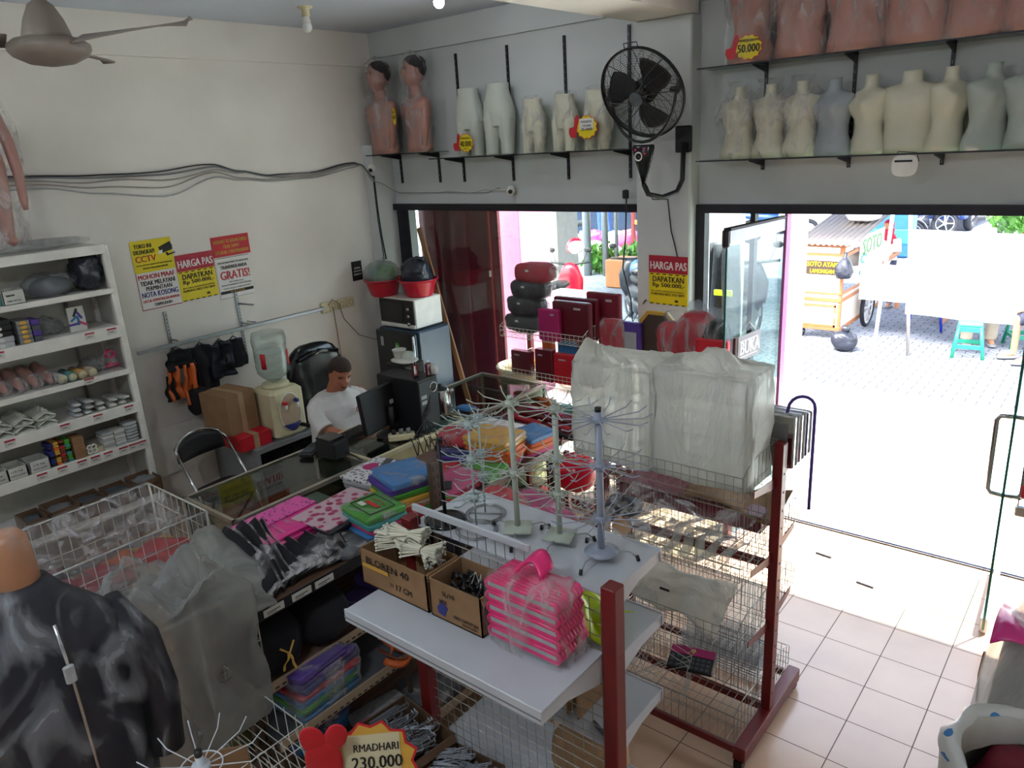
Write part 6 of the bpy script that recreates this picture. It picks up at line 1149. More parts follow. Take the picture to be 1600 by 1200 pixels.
cage('covered_cage', 'white plastic covered wire cage at the right end of the top basket tier', -1.56, -1.145, 2.80, 3.06, 1.38, 1.865, 'film_white', tie=(.45, .62), seed=3)
cage('covered_cage', 'white plastic covered wire cage at the left end of the top basket tier', -2.00, -1.585, 2.80, 3.06, 1.38, 1.84, 'film_white', tie=(.02, .9), seed=8)
for k in range(6):
    rr = thing('framed_picture', 'silver wrapped photo frame standing in the far top basket, %s from the red post' % ORD[k], 'picture frame', (-1.16-.0*k, 3.15+.042*k, 1.375), 0, 'frames standing in the far top basket')
    m = MB(); m.bbox((-.13, -.012, 0), (.10, .012, .25-.008*k), 'grey_light' if k % 2 else 'chrome', .006); m.build('frame', rr)
    m = MB(); m.box((-.10, -.0135, .03), (.07, -.0125, .21), 'grey'); m.build('backing', rr)
m = MB(); m.tube([(-.10, 3.36, 1.5)]*1+[(-1.10, 3.16, 1.66)] if False else [(-1.13, 3.22, 1.42), (-1.13, 3.22, 1.60)]+[(-1.08-.05*math.cos(t), 3.27-.03*math.cos(t), 1.62+.06*math.sin(t)) for t in [i*pi/8 for i in range(9)]]+[(-1.03, 3.30, 1.3), (-1.03, 3.30, 1.12)], .008, 'purple', 8); solo(m, 'purple_hook', 'thin dark purple hooked tube behind the photo frames', 'hook')
m = MB(); m.bbox((-1.98, 3.16, 1.0), (-1.2, 3.38, 1.09), 'maroon_box', .004); solo(m, 'maroon_box', 'long dark maroon carton in the second far basket', 'box')
m = MB(); m.sheet(lambda u, v: (-1.6+.46*u, 3.14+.26*v, 1.10+.05*math.sin(5*u+v*2)*.6+.03*v), 12, 8, 'card', .006); solo(m, 'cardboard_sheet', 'bent brown cardboard lying on the maroon carton', 'cardboard')
m = MB(); m.sup((-1.85, 3.0, 1.05), (.10, .07, .04), 'navy', 2.6, .02, 12, 5, 18); solo(m, 'dark_cloth', 'dark cloth peeping out under the top basket', 'cloth')
for k in range(11):
    m = MB(); x = -1.93+.072*k; m.sheet(lambda u, v: (x+.05*(v-.5)+.02*math.sin(u*7+k), 2.78+.27*u, 1.0+.08*math.sin(pi*u)*(.6+.4*v)+.01*math.sin(k*2+v*5)), 10, 5, 'film_frost', .002); place(m, 'clear_pack', 'clear ribbed plastic pack leaning in the second near basket, %s from the left' % ORD[k], 'plastic pack', (0, 0, 0), 'clear packs in the second near basket')
m = MB(); m.sheet(lambda u, v: (-1.98+.8*u+.02*math.sin(v*9), 2.76+.29*v+.015*math.sin(u*11), 1.10+.03*math.sin(u*9+v*5)+.04*v+.02*noise.noise(Vector((u*8, v*5, 1)))), 36, 14, 'film_clear', .001); solo(m, 'plastic_sheet', 'clear crinkled plastic sheet over the second near basket', 'plastic sheet')
m = MB(); m.sheet(lambda u, v: (-1.88+.62*u, 2.78+.26*v+.02*math.sin(u*8), .70+.06*v+.02*noise.noise(Vector((u*6, v*6, 4)))-.10*max(0, u-.75)*4*(1-v)), 30, 14, 'film_white', .003); m.box((-1.56, 2.84, .745), (-1.51, 2.845, .755), 'ink'); solo(m, 'plastic_sheet', 'milky white plastic bag lying flat in the third near basket', 'plastic bag')
for k in range(10):
    m = MB(); m.grid((-1.62+.003*k, 3.14, .17+.016*k), (.42, 0, 0), (0, .26, 0), 10, 5, .0018, 'grey_light'); place(m, 'wire_rack_panel', 'grey wire panel lying in the bottom far basket, %s from the bottom' % ORD[k], 'wire panel', (0, 0, 0), 'wire panels stacked in the bottom far basket')
rr = thing('wire_frame_rack', 'folded thin white wire frames standing in the bottom near basket', 'wire rack', (-1.62, 2.86, .14))
for k in range(5):
    m = MB(); y = -.08+.04*k; P = [(-.18+.02*k, y, 0), (.2-.01*k, y+.03, .0), (.22-.01*k, y+.05, .24), (.02, y+.0, .34), (-.2+.02*k, y-.02, .25)]; m.loop(P, .0022, 'label_white', 4); m.tube([P[0], P[2]], .0018, 'label_white', 4); m.tube([P[1], P[4]], .0018, 'label_white', 4); m.tube([P[0], P[3]], .0018, 'label_white', 4); m.build('wire_loop', rr)
rr = thing('blister_pack', 'dark purple printed flat pack lying on the wire frames in the bottom basket', 'package', (-1.43, 2.93, .33), .25)
m = MB(); m.bbox((-.11, -.07, 0), (.11, .07, .018), 'black', .003, Matrix.Rotation(.25, 4, 'X')); m.build('card', rr)
m = MB(); m.box((-.108, .02, .018), (.108, .068, .0195), 'magenta', Matrix.Rotation(.25, 4, 'X')); m.sup((0, .045, .02), (.014, .014, .002), 'gold', 2, n=10, M=Matrix.Rotation(.25, 4, 'X')); m.build('printed_band', rr)
m = MB()
for i in range(3):
    for j in range(8): m.box((-.1+.025*j, -.06+.026*i, .018), (-.082+.025*j, -.042+.026*i, .020), 'grey_cloth', Matrix.Rotation(.25, 4, 'X'))
m.build('printed_grid', rr)
# ================================================================ red goods stand in front of the window
r = thing('basket_gondola', 'red stand with wire baskets of dark red goods in front of the window', 'basket stand', (-3.5, 4.75, 0))
for x in (-3.95, -3.08): m = MB(); m.bbox((x-.02, 4.90, 0), (x+.02, 4.95, 1.5), 'red_steel', .003); m.build('end_post', r, world=True)
for z in (1.36, 1.02, .70, .38): wbasket(r, (-3.92, 4.50), (-3.11, 4.90), z, .08, .14, -1, mt='white_wire')
m = MB(); m.bbox((-3.95, 4.5, .02), (-3.08, 4.56, .08), 'red_steel', .003); m.build('base_rail', r, world=True)
r2 = thing('basket_gondola', 'smaller red basket stand with wrapped red goods next to the pillar', 'basket stand', (-2.6, 4.7, 0))
for x in (-2.98, -2.12): m = MB(); m.bbox((x-.02, 4.90, 0), (x+.02, 4.95, 1.45), 'red_steel', .003); m.build('end_post', r2, world=True)
for z in (1.30, .95, .6): wbasket(r2, (-2.95, 4.50), (-2.15, 4.90), z, .08, .14, -1, mt='white_wire')
for k, (x, z, mt, lb) in enumerate(((-3.78, 1.455, 'black', 'lowest black roll bag at the left of the red goods stand'), (-3.75, 1.60, 'black', 'black roll bag in the middle of the pile on the red goods stand'), (-3.70, 1.735, 'black', 'black roll bag just under the dark red one'), (-3.65, 1.865, 'red_cloth', 'dark red roll bag on top of the black rolls'))):
    rr = thing('roll_bag', lb, 'bag', (x, 4.66, z), 0, 'roll bags on the red goods stand')
    m = MB(); m.sup((0, 0, 0), (.165, .10, .075), mt, 4, .012, 8, k, 24); m.build('roll', rr)
    m = MB(); m.sup((0, 0, 0), (.17, .105, .08), 'film_thin', 4, .012, 9, k, 26, fine=.6); m.sup((.155, 0, 0), (.06, .07, .05), 'film_clear', 2.3, .03, 14, k, 18, fine=.6); m.build('plastic_wrap', rr)
    m = MB(); m.box((-.02, -.107, .02), (.01, -.105, .035), 'label_white'); m.build('label', rr)
for k, (x, y, w, h, d, mt, lb) in enumerate(((-3.44, 4.54, .20, .25, .05, 'magenta', 'purple red slim box in front of the tall red boxes'), (-3.27, 4.60, .34, .31, .06, 'maroon', 'tall dark red glossy box in the top basket'), (-3.30, 4.70, .4, .32, .06, 'maroon', 'second tall dark red box behind the first'), (-3.10, 4.78, .3, .36, .05, 'maroon_box', 'dark red box leaning at the back right of the top basket'))):
    m = MB(); m.bbox((-w/2, -d/2, 0), (w/2, d/2, h), mt, .01); m.box((w*.1, -d/2-.001, h*.82), (w*.28, -d/2, h*.87), 'grey_light'); place(m, 'red_box', lb, 'box', (x, y, 1.365), 'dark red boxes in the top basket')
for k, (x, y, w, h, mt, lb, z) in enumerate(((-3.50, 4.54, .17, .26, 'maroon', 'leftmost red box in the second basket', 1.03), (-3.28, 4.55, .26, .24, 'red_ink', 'bright red box in the second basket', 1.03), (-3.12, 4.58, .17, .35, 'maroon', 'tall red box in the second basket', 1.03), (-3.05, 4.68, .05, .36, 'black', 'black box edge beside the tall red box', 1.03), (-3.62, 4.75, .1, .36, 'orange', 'orange red box behind the red ones', 1.03), (-3.45, 4.80, .2, .36, 'blue', 'bright blue box behind the red ones', 1.03), (-3.78, 4.6, .2, .2, 'maroon', 'dark red box at the left of the second basket', 1.03),
      (-3.3, 4.6, .22, .12, 'teal', 'blue green box in the third basket', .71), (-3.6, 4.6, .2, .14, 'orange', 'orange box in the third basket', .71), (-3.1, 4.6, .16, .16, 'blue', 'blue box in the third basket', .71), (-3.84, 4.6, .1, .15, 'red_ink', 'red box at the left of the third basket', .71))):
    m = MB(); m.bbox((-w/2, -.03, 0), (w/2, .03, h), mt, .006); m.box((-w*.3, -.031, h*.8), (-w*.05, -.03, h*.85), 'grey_light'); place(m, 'stock_box', lb, 'box', (x, y, z), 'boxes in the lower baskets of the red goods stand')
for k in range(10):
    m = MB(); m.bbox((-.17, -.022, 0), (.17, .022, .035), ['maroon', 'black', 'red_cloth', 'maroon', 'magenta'][k % 5], .01)
    place(m, 'photo_album', '%s album lid on the low table, %s row, %s place' % (['dark red', 'black', 'bright red', 'wine red', 'magenta'][k % 5], 'near' if k < 5 else 'far', ORD[k % 5]), 'album', (-3.35+.30*(k//5)+.02*k, 3.78+.105*(k % 5), .902), 'albums on the low table', -.12)
m = MB(); m.bbox((-3.56, 3.70, .86), (-2.85, 4.32, .90), 'red_steel', .01)
tb = thing('low_display_table', 'dark red low table carrying the album rows behind the spinners', 'table', (-3.2, 4.0, 0)); m.build('top', tb, world=True)
for (x, y) in ((-3.53, 3.73), (-2.88, 3.73), (-3.53, 4.29), (-2.88, 4.29)): m = MB(); m.box((x-.015, y-.015, 0), (x+.015, y+.015, .86), 'red_steel'); m.build('leg', tb, world=True)
# goods in the right hand stand
pack('dark red quilted pack standing at the left of the smaller stand', (-2.90, 4.56, 1.43), (.17, .05, .01), 'red_cloth', 0, name='quilted_pack') if False else None
rr = thing('quilted_pack', 'dark red crinkled pack standing at the left of the smaller stand', 'package', (-2.88, 4.55, 1.31)); m = MB(); m.sup((0, 0, .14), (.10, .03, .14), 'red_cloth', 7, .008, 14, 3, 22); m.build('fabric', rr); m = MB(); m.sup((0, 0, .14), (.105, .034, .145), 'film_clear', 7, .008, 16, 3, 24, fine=.6); m.build('plastic_wrap', rr)
rr = thing('framed_pack', 'purple framed pack with grey window beside the red crinkled pack', 'package', (-2.73, 4.56, 1.31)); m = MB(); m.bbox((-.08, -.02, 0), (.08, .02, .27), 'purple', .006); m.build('frame', rr); m = MB(); m.box((-.05, -.022, .03), (.05, -.0205, .2), 'grey_light'); m.build('window', rr)
rr = thing('octagonal_frame', 'tall gold edged octagonal frame with dark centre on the smaller stand', 'frame', (-2.55, 4.60, 1.31)); P = [(-.12, 0), (.12, 0), (.14, .03), (.14, .28), (.08, .35), (-.08, .35), (-.14, .28), (-.14, .03)]  # gold octagonal frame of unclear use; no mirror glass modelled
m = MB(); m.poly(P, .03, 'gold'); m.build('rim', rr); m = MB(); m.poly([(x*.82, .03+z*.85) for x, z in P], .002, 'wood_dark', Tr(0, -.002, 0)); m.build('centre', rr)
for k, (x, z, w, h, mt, lb) in enumerate(((-2.42, 1.31, .11, .15, 'red_cloth', 'smaller dark red bag in clear plastic near the pillar'), (-2.23, 1.30, .15, .20, 'red_cloth', 'larger dark red bag in clear plastic in front of the pillar'), (-2.09, 1.40, .085, .13, 'black_cloth', 'black bag in clear plastic right of the large red one'))):
    rr = thing('wrapped_bag', lb, 'bag', (x, 4.58, z), 0, 'wrapped bags by the pillar'); m = MB(); m.sup((0, 0, h), (w, .08, h), mt, 2.6, .018, 8, k, 26); m.build('fabric_bag', rr)
    m = MB(); m.sup((0, 0, h), (w*1.06, .085, h*1.03), 'film_clear', 2.6, .018, 8, k, 28, fine=.5); m.sup((0, 0, 2*h+.02), (.07, .04, .06), 'film_grey', 2.2, .02, 12, k, 18, fine=.6); m.build('plastic_wrap', rr)
m = MB(); m.bbox((-2.14, 4.48, 1.24), (-1.90, 4.70, 1.30), 'red_steel', .01); m.bbox((-2.0, 4.55, 0), (-1.96, 4.6, 1.24), 'red_steel', .003); solo(m, 'side_ledge', 'dark red ledge on a post under the black wrapped bag', 'ledge')
m = MB(); m.bbox((-.11, -.03, 0), (.11, .03, .24), 'red_ink', .01); place(m, 'red_folder', 'plain dark red folder standing right behind the glass door leaf', 'folder', (-2.085, 4.50, 1.303), None, .1)
# red helmet-like bag and bright basket between stands
rr = thing('red_bag', 'round glossy red bag with white cord behind the spinners', 'bag', (-2.36, 3.30, .90)); m = MB(); m.sup((0, 0, .09), (.12, .12, .11), 'moto_red', 2.3, .008, 9, 3, 26); m.build('bag', rr)
m = MB(); m.tube([(-.08, -.1, .0), (-.03, -.13, .08), (.04, -.12, .13), (.09, -.08, .06), (.1, -.06, -.04)], .004, 'label_white', 6); m.build('cord', rr)
r = thing('basket_gondola', 'low red basket stand behind the white gondola holding pink plastic goods', 'basket stand', (-2.45, 3.3, 0))
for x in (-2.58, -2.12): m = MB(); m.bbox((x-.015, 3.5, 0), (x+.015, 3.53, 1.0), 'red_steel', .003); m.build('end_post', r, world=True)
for z in (.86, .5): wbasket(r, (-2.56, 3.15), (-2.14, 3.5), z, .08, .1, -1, mt='white_wire')
for k, (x, y, z, mt, lb) in enumerate(((-2.30, 2.80, .9, 'magenta', 'magenta plastic bag behind the white gondola'), (-2.42, 2.72, .93, 'red_ink', 'red plastic bag behind the white gondola'), (-2.12, 2.72, .9, 'rose', 'rose coloured bag behind the white gondola'))):
    m = MB(); m.sup((0, 0, .08), (.15, .10, .08), mt, 2.8, .03, 9, k, 22, flat=-.075); m.sup((0, 0, .085), (.155, .105, .09), 'film_clear', 2.8, .03, 9, k, 22, fine=.5); place(m, 'plastic_bag', lb, 'plastic bag', (x, y, z))
m = MB(); m.bbox((-2.5, 2.6, .86), (-1.95, 2.92, .895), 'card_dark', .004); m.bbox((-2.48, 2.62, 0), (-1.97, 2.90, .86), 'card_dark', .004); solo(m, 'brown_carton', 'big brown carton behind the white gondola carrying plastic bags', 'box')
m = MB(); m.sheet(lambda u, v: (-.1+.2*u, -.02+.04*v, .04*math.sin(u*3)), 8, 2, 'lime', .004); place(m, 'lime_strip', 'small lime green strip beside the magenta bag', 'strip', (-2.05, 2.62, .99))
# ================================================================ foreground left: bins under plastic, wrapped jacket
r = thing('wire_bin', 'large white wire bin with clear plastic over it at the lower left', 'wire bin', (-4.0, 1.35, .70))
x0, x1, y0, y1, z0, z1 = -4.33, -3.68, .55, 1.73, .72, 1.05
for (o, u, nu, nm) in (((x0, y0, z0), (0, y1-y0, 0), 20, 'long_side'), ((x1, y0, z0), (0, y1-y0, 0), 20, 'long_side'), ((x0, y1, z0), (x1-x0, 0, 0), 10, 'short_side'), ((x0, y0, z0), (x1-x0, 0, 0), 10, 'short_side')):
    m = MB(); m.grid(o, u, (0, 0, z1-z0), nu, 3, .0022, 'label_white'); m.tube([Vector(o)+Vector((0, 0, z1-z0)), Vector(o)+Vector(u)+Vector((0, 0, z1-z0))], .005, 'label_white', 8); m.build(nm, r, world=True)
m = MB(); m.grid((x0, y0, z0), (x1-x0, 0, 0), (0, y1-y0, 0), 10, 22, .0022, 'label_white'); m.build('floor_mesh', r, world=True)
for x in (x0, x1):
    for y in (y0, y1): m = MB(); m.tube([(x, y, 0), (x, y, z1)], .007, 'label_white', 8); m.build('leg', r, world=True)
m = MB(); m.sheet(lambda u, v: (x0+.02+(x1-x0-.04)*u, y0+.02+(y1-y0-.06)*v, z1+.01-.15*math.sin(pi*u)**.6*math.sin(pi*v)**.5+.045*noise.noise(Vector((u*5, v*8, 2)))+.02*noise.noise(Vector((u*14, v*22, 5)))), 40, 60, 'film_clear', .0015); solo(m, 'plastic_sheet', 'crinkled clear plastic sheet sagging into the large wire bin', 'plastic sheet')
for k in range(2):
    m = MB(); X = x1+.012 if k == 0 else x0-.012; m.sheet(lambda u, v: (X+.01*noise.noise(Vector((u*9, v*7, k)))*(1 if k == 0 else -1), y0+(y1-y0)*u, z1+.01-.36*v), 40, 14, 'film_thin', .0015); place(m, 'plastic_cover', 'clear plastic hanging down the %s long side of the wire bin' % ['near', 'far'][k], 'plastic sheet', (0, 0, 0))
for k, (x, y, z, w, d, h, mt, rz, lb) in enumerate(((-4.0, 1.35, .76, .5, .3, .03, 'orange', .1, 'large orange red plastic pack in the wire bin'), (-3.86, 1.18, .80, .3, .34, .03, 'red_cloth', .3, 'red pack lying across the wire bin'), (-4.08, 1.02, .78, .36, .26, .03, 'rose', -.1, 'pink pack at the left of the wire bin'), (-3.9, 1.56, .80, .26, .2, .05, 'red_ink', .6, 'bright red folded pack at the far end of the bin'), (-4.1, 1.58, .78, .2, .2, .03, 'gold', .2, 'yellow wrapped pack at the far end of the bin'), (-3.85, .86, .80, .2, .24, .03, 'gold', .2, 'yellow pack at the near end of the bin'))):
    pack(lb, (x, y, z), (w, d, h), mt, rz)
m = MB(); m.sup((0, 0, .04), (.12, .12, .04), 'beige', 4, .01, 9, 3, 20); place(m, 'beige_pack', 'pale beige pack at the right end of the wire bin', 'package', (-3.80, 1.42, .725))
# covered cage over basket shelving
r = thing('basket_rack', 'white wire basket rack hidden under grey plastic at the lower left', 'basket rack', (-2.65, 1.0, 0))
for y in (.82, 1.24):
    m = MB(); m.bbox((-2.92, y-.015, 0), (-2.89, y+.015, 1.2), 'label_white', .003); m.build('upright', r, world=True)
for z, xo in ((.60, -2.24), (.22, -2.24)):
    m = MB(); y0_, y1_ = .80, 1.26; n = 14
    for i in range(n+1): y = y0_+(y1_-y0_)*i/n; m.tube([(-2.88, y, z), (xo+.05, y, z), (xo, y, z+.14)], .002, 'label_white', 4)
    for x, zz in ((-2.88, z), (-2.6, z), (xo+.05, z), (xo+.02, z+.07), (xo, z+.14)): m.tube([(x, y0_, zz), (x, y1_, zz)], .0028, 'label_white', 4)
    for i in range(10):
        x = -2.88+(xo+.03+2.88)*i/9
        for y in (y0_, y1_): m.tube([(x, y, z), (x, y, z+.16)], .002, 'label_white', 4)
    for y in (y0_, y1_): m.tube([(-2.88, y, z+.16), (xo, y, z+.14)], .0028, 'label_white', 4)
    m.build('wire_basket', r, world=True)
cage('covered_cage', 'wire cage inside a large wrinkled greyish plastic bag at the lower left', -2.88, -2.50, .80, 1.29, .80, 1.24, 'film_cover', tie=(.25,), seed=5, over=.02, mt='grey_wire', puff=.03, bagz=.66, nx=14)
m = MB(); m.sheet(lambda u, v: (-2.83+.34*u, .78+.42*v, 1.29+.10*math.sin(u*5+v*3)**2+.06*noise.noise(Vector((u*4, v*5, 1)))+.02*noise.noise(Vector((u*14, v*14, 1)))), 30, 34, 'film_fold', .0015); solo(m, 'plastic_bag', 'crumpled upper part of the clear bag heaped on the covered cage', 'plastic bag')
m = MB(); m.bbox((-.1, -.004, 0), (.1, .004, .16), 'card', .001); place(m, 'brown_card', 'brown card edge sticking up in the basket of the covered rack', 'card', (-2.30, .95, .66), None, .9)
# wrapped jacket on a half mannequin
r = thing('jacket_mannequin', 'black padded jacket on a mannequin wrapped in clear plastic, lower left corner', 'mannequin', (-2.47, .555, 0))
m = MB(); m.loft([(0, 0, 1.38, .05, .06), (0, 0, 1.58, .05, .06), (0, 0, 1.66, .05, .06), (0, 0, 1.70, .052, .06), (0, 0, 1.80, .05, .055), (0, 0, 1.83, .03, .035)], 'skin_doll_light', 32); m.build('neck', r)
m = MB(); m.loft([(0, 0, .75, .19, .25), (0, 0, .95, .20, .255), (0, 0, 1.15, .19, .25), (0, 0, 1.35, .17, .24), (0, 0, 1.47, .15, .23), (0, 0, 1.54, .12, .18), (0, 0, 1.60, .085, .11), (0, 0, 1.66, .07, .085)], 'navy', 60, None, lambda v: v+Vector((v.x, v.y, 0))*(.07*math.sin(v.z*44)*.4+.16*noise.noise(Vector((v.x*7, v.y*7, v.z*9))))); b = m.build('jacket', r)
for s in (-1, 1): m = MB(); m.tube([(0, s*.2, 1.46), (.03, s*.27, 1.3), (.05, s*.29, 1.1), (.07, s*.27, .88)], [.07, .075, .07, .06], 'navy', 20); m.build('sleeve', r)
m = MB(); m.tube([(.155, .02, 1.56), (.19, .02, 1.4), (.20, .02, 1.2), (.205, .02, .8)], .006, 'chrome', 6); m.bbox((.19, .0, 1.38), (.205, .03, 1.44), 'grey_light', .004); m.build('zip', b)
m = MB(); m.loft([(0, 0, .55, .29, .40), (0, 0, .8, .28, .39), (0, 0, 1.0, .26, .37), (0, 0, 1.25, .24, .34), (0, 0, 1.45, .19, .28), (0, 0, 1.58, .14, .19), (0, 0, 1.70, .09, .11), (0, 0, 1.80, .07, .08), (0, 0, 1.87, .04, .05)], 'film_gloss', 84, None, lambda v: v+Vector((v.x, v.y, 0))*(.16*noise.noise(Vector((v.x*8, v.y*8, v.z*3.2)))+.07*noise.noise(Vector((v.x*22, v.y*22, v.z*9))))); m.build('plastic_cover', r)
m = MB(); m.tube([(0, 0, .02), (0, 0, 1.4)], .02, 'galv', 10); m.lathe([(.16, 0), (.16, .015), (.02, .03)], 'galv', (0, 0, 0), 24); m.build('stand_pole', r)
# spinner at the bottom edge
r = thing('spinner_rack', 'white wire spinner head with black cap at the bottom edge of the photo', 'display stand', (-1.735, .667, 0))
m = MB(); m.tube([(0, 0, .02), (0, 0, 1.335)], .011, 'white_metal', 12); m.build('pole', r)
m = MB(); m.tube([(0, 0, 1.335), (0, 0, 1.352)], .0105, 'black', 14); m.build('pole_cap', r)
for j, z in enumerate((1.30, .95, .6)):
    m = MB(); m.tube([(0, 0, z-.01), (0, 0, z+.006)], .024, 'white_metal', 18); m.ring((0, 0, z), .055, .0022, 'white_metal', 'Z', 28, 5); hb = m.build('hub', r)
    for k in range(12): a = 2*pi*k/12+.2; m = MB(); m.tube([(.02*math.cos(a), .02*math.sin(a), z), (.135*math.cos(a), .135*math.sin(a), z+.004), (.165*math.cos(a), .165*math.sin(a), z+.03)], .0018, 'white_metal', 5); m.build('hook_arm', hb)
m = MB(); m.lathe([(.2, 0), (.2, .012), (.02, .025)], 'white_metal', (0, 0, 0), 30); m.build('base_plate', r)
# price sign
q = 0.62
r = burst('yellow and red SALE starburst sign reading 230.000 at the bottom edge', (-1.40, .97, 1.26), .24, .22, [('RMADHARI', .3, .66, .5, .09, 'ink'), ('230.000', .27, .45, .56, .15, 'ink'), ('SALE', .3, .10, .56, .26, 'ink')], .75, None, 'gold', inner='cream', tilt=-.35)
m = MB(); m.sup((-.145, -.006, .10), (.034, .006, .045), 'red_ink', 2.2, n=18, ry=-.25); m.sup((-.085, -.006, .105), (.03, .006, .042), 'red_ink', 2.2, n=18, ry=.35); m.sup((-.125, -.006, .03), (.05, .008, .065), 'red_ink', 2.4, n=18); m.build('rabbit_ears_hand', r)
m = MB(); m.tube([(0, .02, -1.26), (0, .02, -.05)], .006, 'galv', 8); m.lathe([(.09, 0), (.09, .01), (.01, .02)], 'galv', (0, .02, -1.26), 20); m.build('stick_stand', r)
# ================================================================ sacks at the right
rr = thing('large_sack', 'tall greyish white plastic sack with pink content at the right edge', 'sack', (.03, 3.08, 0))
m = MB(); m.loft([(0, 0, 0, .26, .25), (0, 0, .2, .30, .28), (0, 0, .5, .30, .29), (0, 0, .8, .28, .27), (0, 0, .95, .25, .24), (0, 0, 1.06, .19, .18), (0, 0, 1.12, .08, .08)], 'film_frost', 60, None, lambda v: v+Vector((v.x, v.y, 0))*(.14*noise.noise(Vector((v.x*6, v.y*6, v.z*4)))+.05*noise.noise(v*16))); m.build('sack', rr)
m = MB(); m.loft([(0, 0, .01, .24, .23), (0, 0, .5, .26, .25), (0, 0, .9, .22, .2), (0, 0, 1.0, .1, .1)], 'grey_light', 30, None, lambda v: v*(1+.05*noise.noise(v*7))); m.build('contents', rr)
m = MB(); m.sheet(lambda u, v: (-.25+.5*u, -.2+.36*v, .98+.05*math.sin(u*5+v*4)+.02*noise.noise(Vector((u*6, v*6, 0)))), 16, 10, 'pink', .006); m.build('pink_cloth', rr)
m = MB(); m.sup((0, 0, .12), (.2, .18, .14), 'film_white', 2.4, .05, 7, 3, 30, fine=.4); m.sup((.03, -.02, .10), (.14, .13, .1), 'pink', 2.4, .03, 7, 3, 22); place(m, 'plastic_bag', 'crumpled white bag with pink inside on top of the tall sack', 'plastic bag', (.06, 3.30, 1.08))
rr = thing('open_sack', 'open white woven sack with blue rim at the bottom right corner', 'sack', (.02, 2.42, 0))
m = MB(); m.loft([(0, 0, 0, .25, .25), (0, 0, .3, .29, .28), (0, 0, .6, .29, .28), (0, 0, .82, .27, .26), (0, 0, .90, .275, .26), (0, 0, .93, .26, .245), (0, 0, .90, .235, .22), (0, 0, .8, .225, .21)], 'label_white', 60, None, lambda v: v+Vector((v.x, v.y, 0))*(.16*noise.noise(Vector((v.x*6, v.y*6, v.z*3)))+.05*noise.noise(v*15)), False); m.build('woven_sack', rr)
m = MB(); m.loft([(0, 0, .86, .278, .264), (0, 0, .905, .28, .266), (0, 0, .935, .262, .247), (0, 0, .91, .238, .222)], 'sack_rim', 60, None, lambda v: v+Vector((v.x, v.y, 0))*(.16*noise.noise(Vector((v.x*6, v.y*6, v.z*3)))+.09*noise.noise(v*15)), False); m.build('blue_rim', rr)
m = MB(); m.sup((0, 0, .72), (.22, .21, .12), 'maroon_box', 2.6, .03, 7, 3, 24); m.build('contents', rr)
m = MB(); m.tube([(-.312, 3.86, .0), (-.30, 3.62, .32), (-.275, 3.42, .58)], .006, 'card', 6); solo(m, 'thin_stick', 'thin brown stick leaning between the sack and the glass door', 'stick')
for k, (x, y) in enumerate(((-1.39, 4.84), (-1.06, 4.62))): m = MB(); m.bbox((-.055, -.009, 0), (.055, .009, .008), 'dark_metal', .003); place(m, 'floor_bolt', 'small dark metal bolt plate in the floor, %s one' % ['left', 'right'][k], 'bolt plate', (x, y, .001), None, -.12)
r = thing('padlock', 'steel padlock with red tag hanging on the door handle', 'padlock', (-.30, 4.55, .80))
m = MB(); m.bbox((-.03, -.015, -.06), (.03, .015, 0), 'chrome', .006); m.build('body', r); m = MB(); m.tube([(-.018, 0, 0), (-.018, 0, .035), (0, 0, .05), (.018, 0, .035), (.018, 0, 0)], .005, 'chrome', 8); m.build('shackle', r); m = MB(); m.bbox((-.015, -.01, .05), (.02, .01, .13), 'red_ink', .006); m.build('red_tag', r)
# open sign on the left door leaf
r = thing('open_sign', 'BUKA open sign hanging behind the left glass door leaf', 'sign', (-2.05, 4.72, 1.28))
F = Tr(2.05, -4.72, -1.28) @ frame((-1.955, 4.60, 1.375), (-.04*-1, .36, 0), (0, 0, 1))
m = MB(); m.bbox((0, -.004, 0), (.29, .0, .17), 'grey', .001, F); m.build('board', r)
m = MB(); m.text('BUKA', .25, .09, 'white_ink', F @ Tr(.025, -.006, .04)); m.box((.02, -.0055, .13), (.25, -.005, .136), 'white_ink', F); m.box((.02, -.0055, .022), (.25, -.005, .028), 'white_ink', F); m.build('lettering', r)
m = MB(); m.tube([F @ Vector((.02, -.002, .16)), F @ Vector((.135, -.002, .25)), F @ Vector((.25, -.002, .16))], .002, 'white_wire', 4); m.build('string', r)
# ================================================================ outside
m = MB(); m.bbox((-5.95, 6.45, 0), (-5.25, 7.0, 4.2), 'pink_wall', .01); solo(m, 'pink_pillar', 'pale pink square pillar outside behind the display window', 'pillar')
m = MB()
for k in range(5): m.bbox((-5.80+.212*k, 5.50+.03*(k % 2), .02), (-5.585+.212*k, 5.54+.03*(k % 2), 2.9), 'maroon', .004)
r = thing('folding_gate', 'dark maroon folded metal gate panels outside the left end of the window', 'gate', (-5.2, 5.45, 0)); m.build('panels', r, world=True)
m = MB(); m.bbox((-4.86, 5.48, .02), (-4.83, 5.56, 2.9), 'mauve' if False else 'red_steel', .006); m.build('edge_post', r, world=True)
m = MB(); m.bbox((-4.86, 5.47, 1.62), (-4.835, 5.48, 1.68), 'grey_light', .003); m.build('latch', r, world=True)
m = MB(); m.bbox((-.03, -.01, 0), (.03, .01, 2.2), 'wood', .003, Matrix.Rotation(-.28, 4, 'Y')); place(m, 'wooden_plank', 'long wooden plank leaning behind the fridge in the window corner', 'plank', (-4.84, 5.16, .0)); 
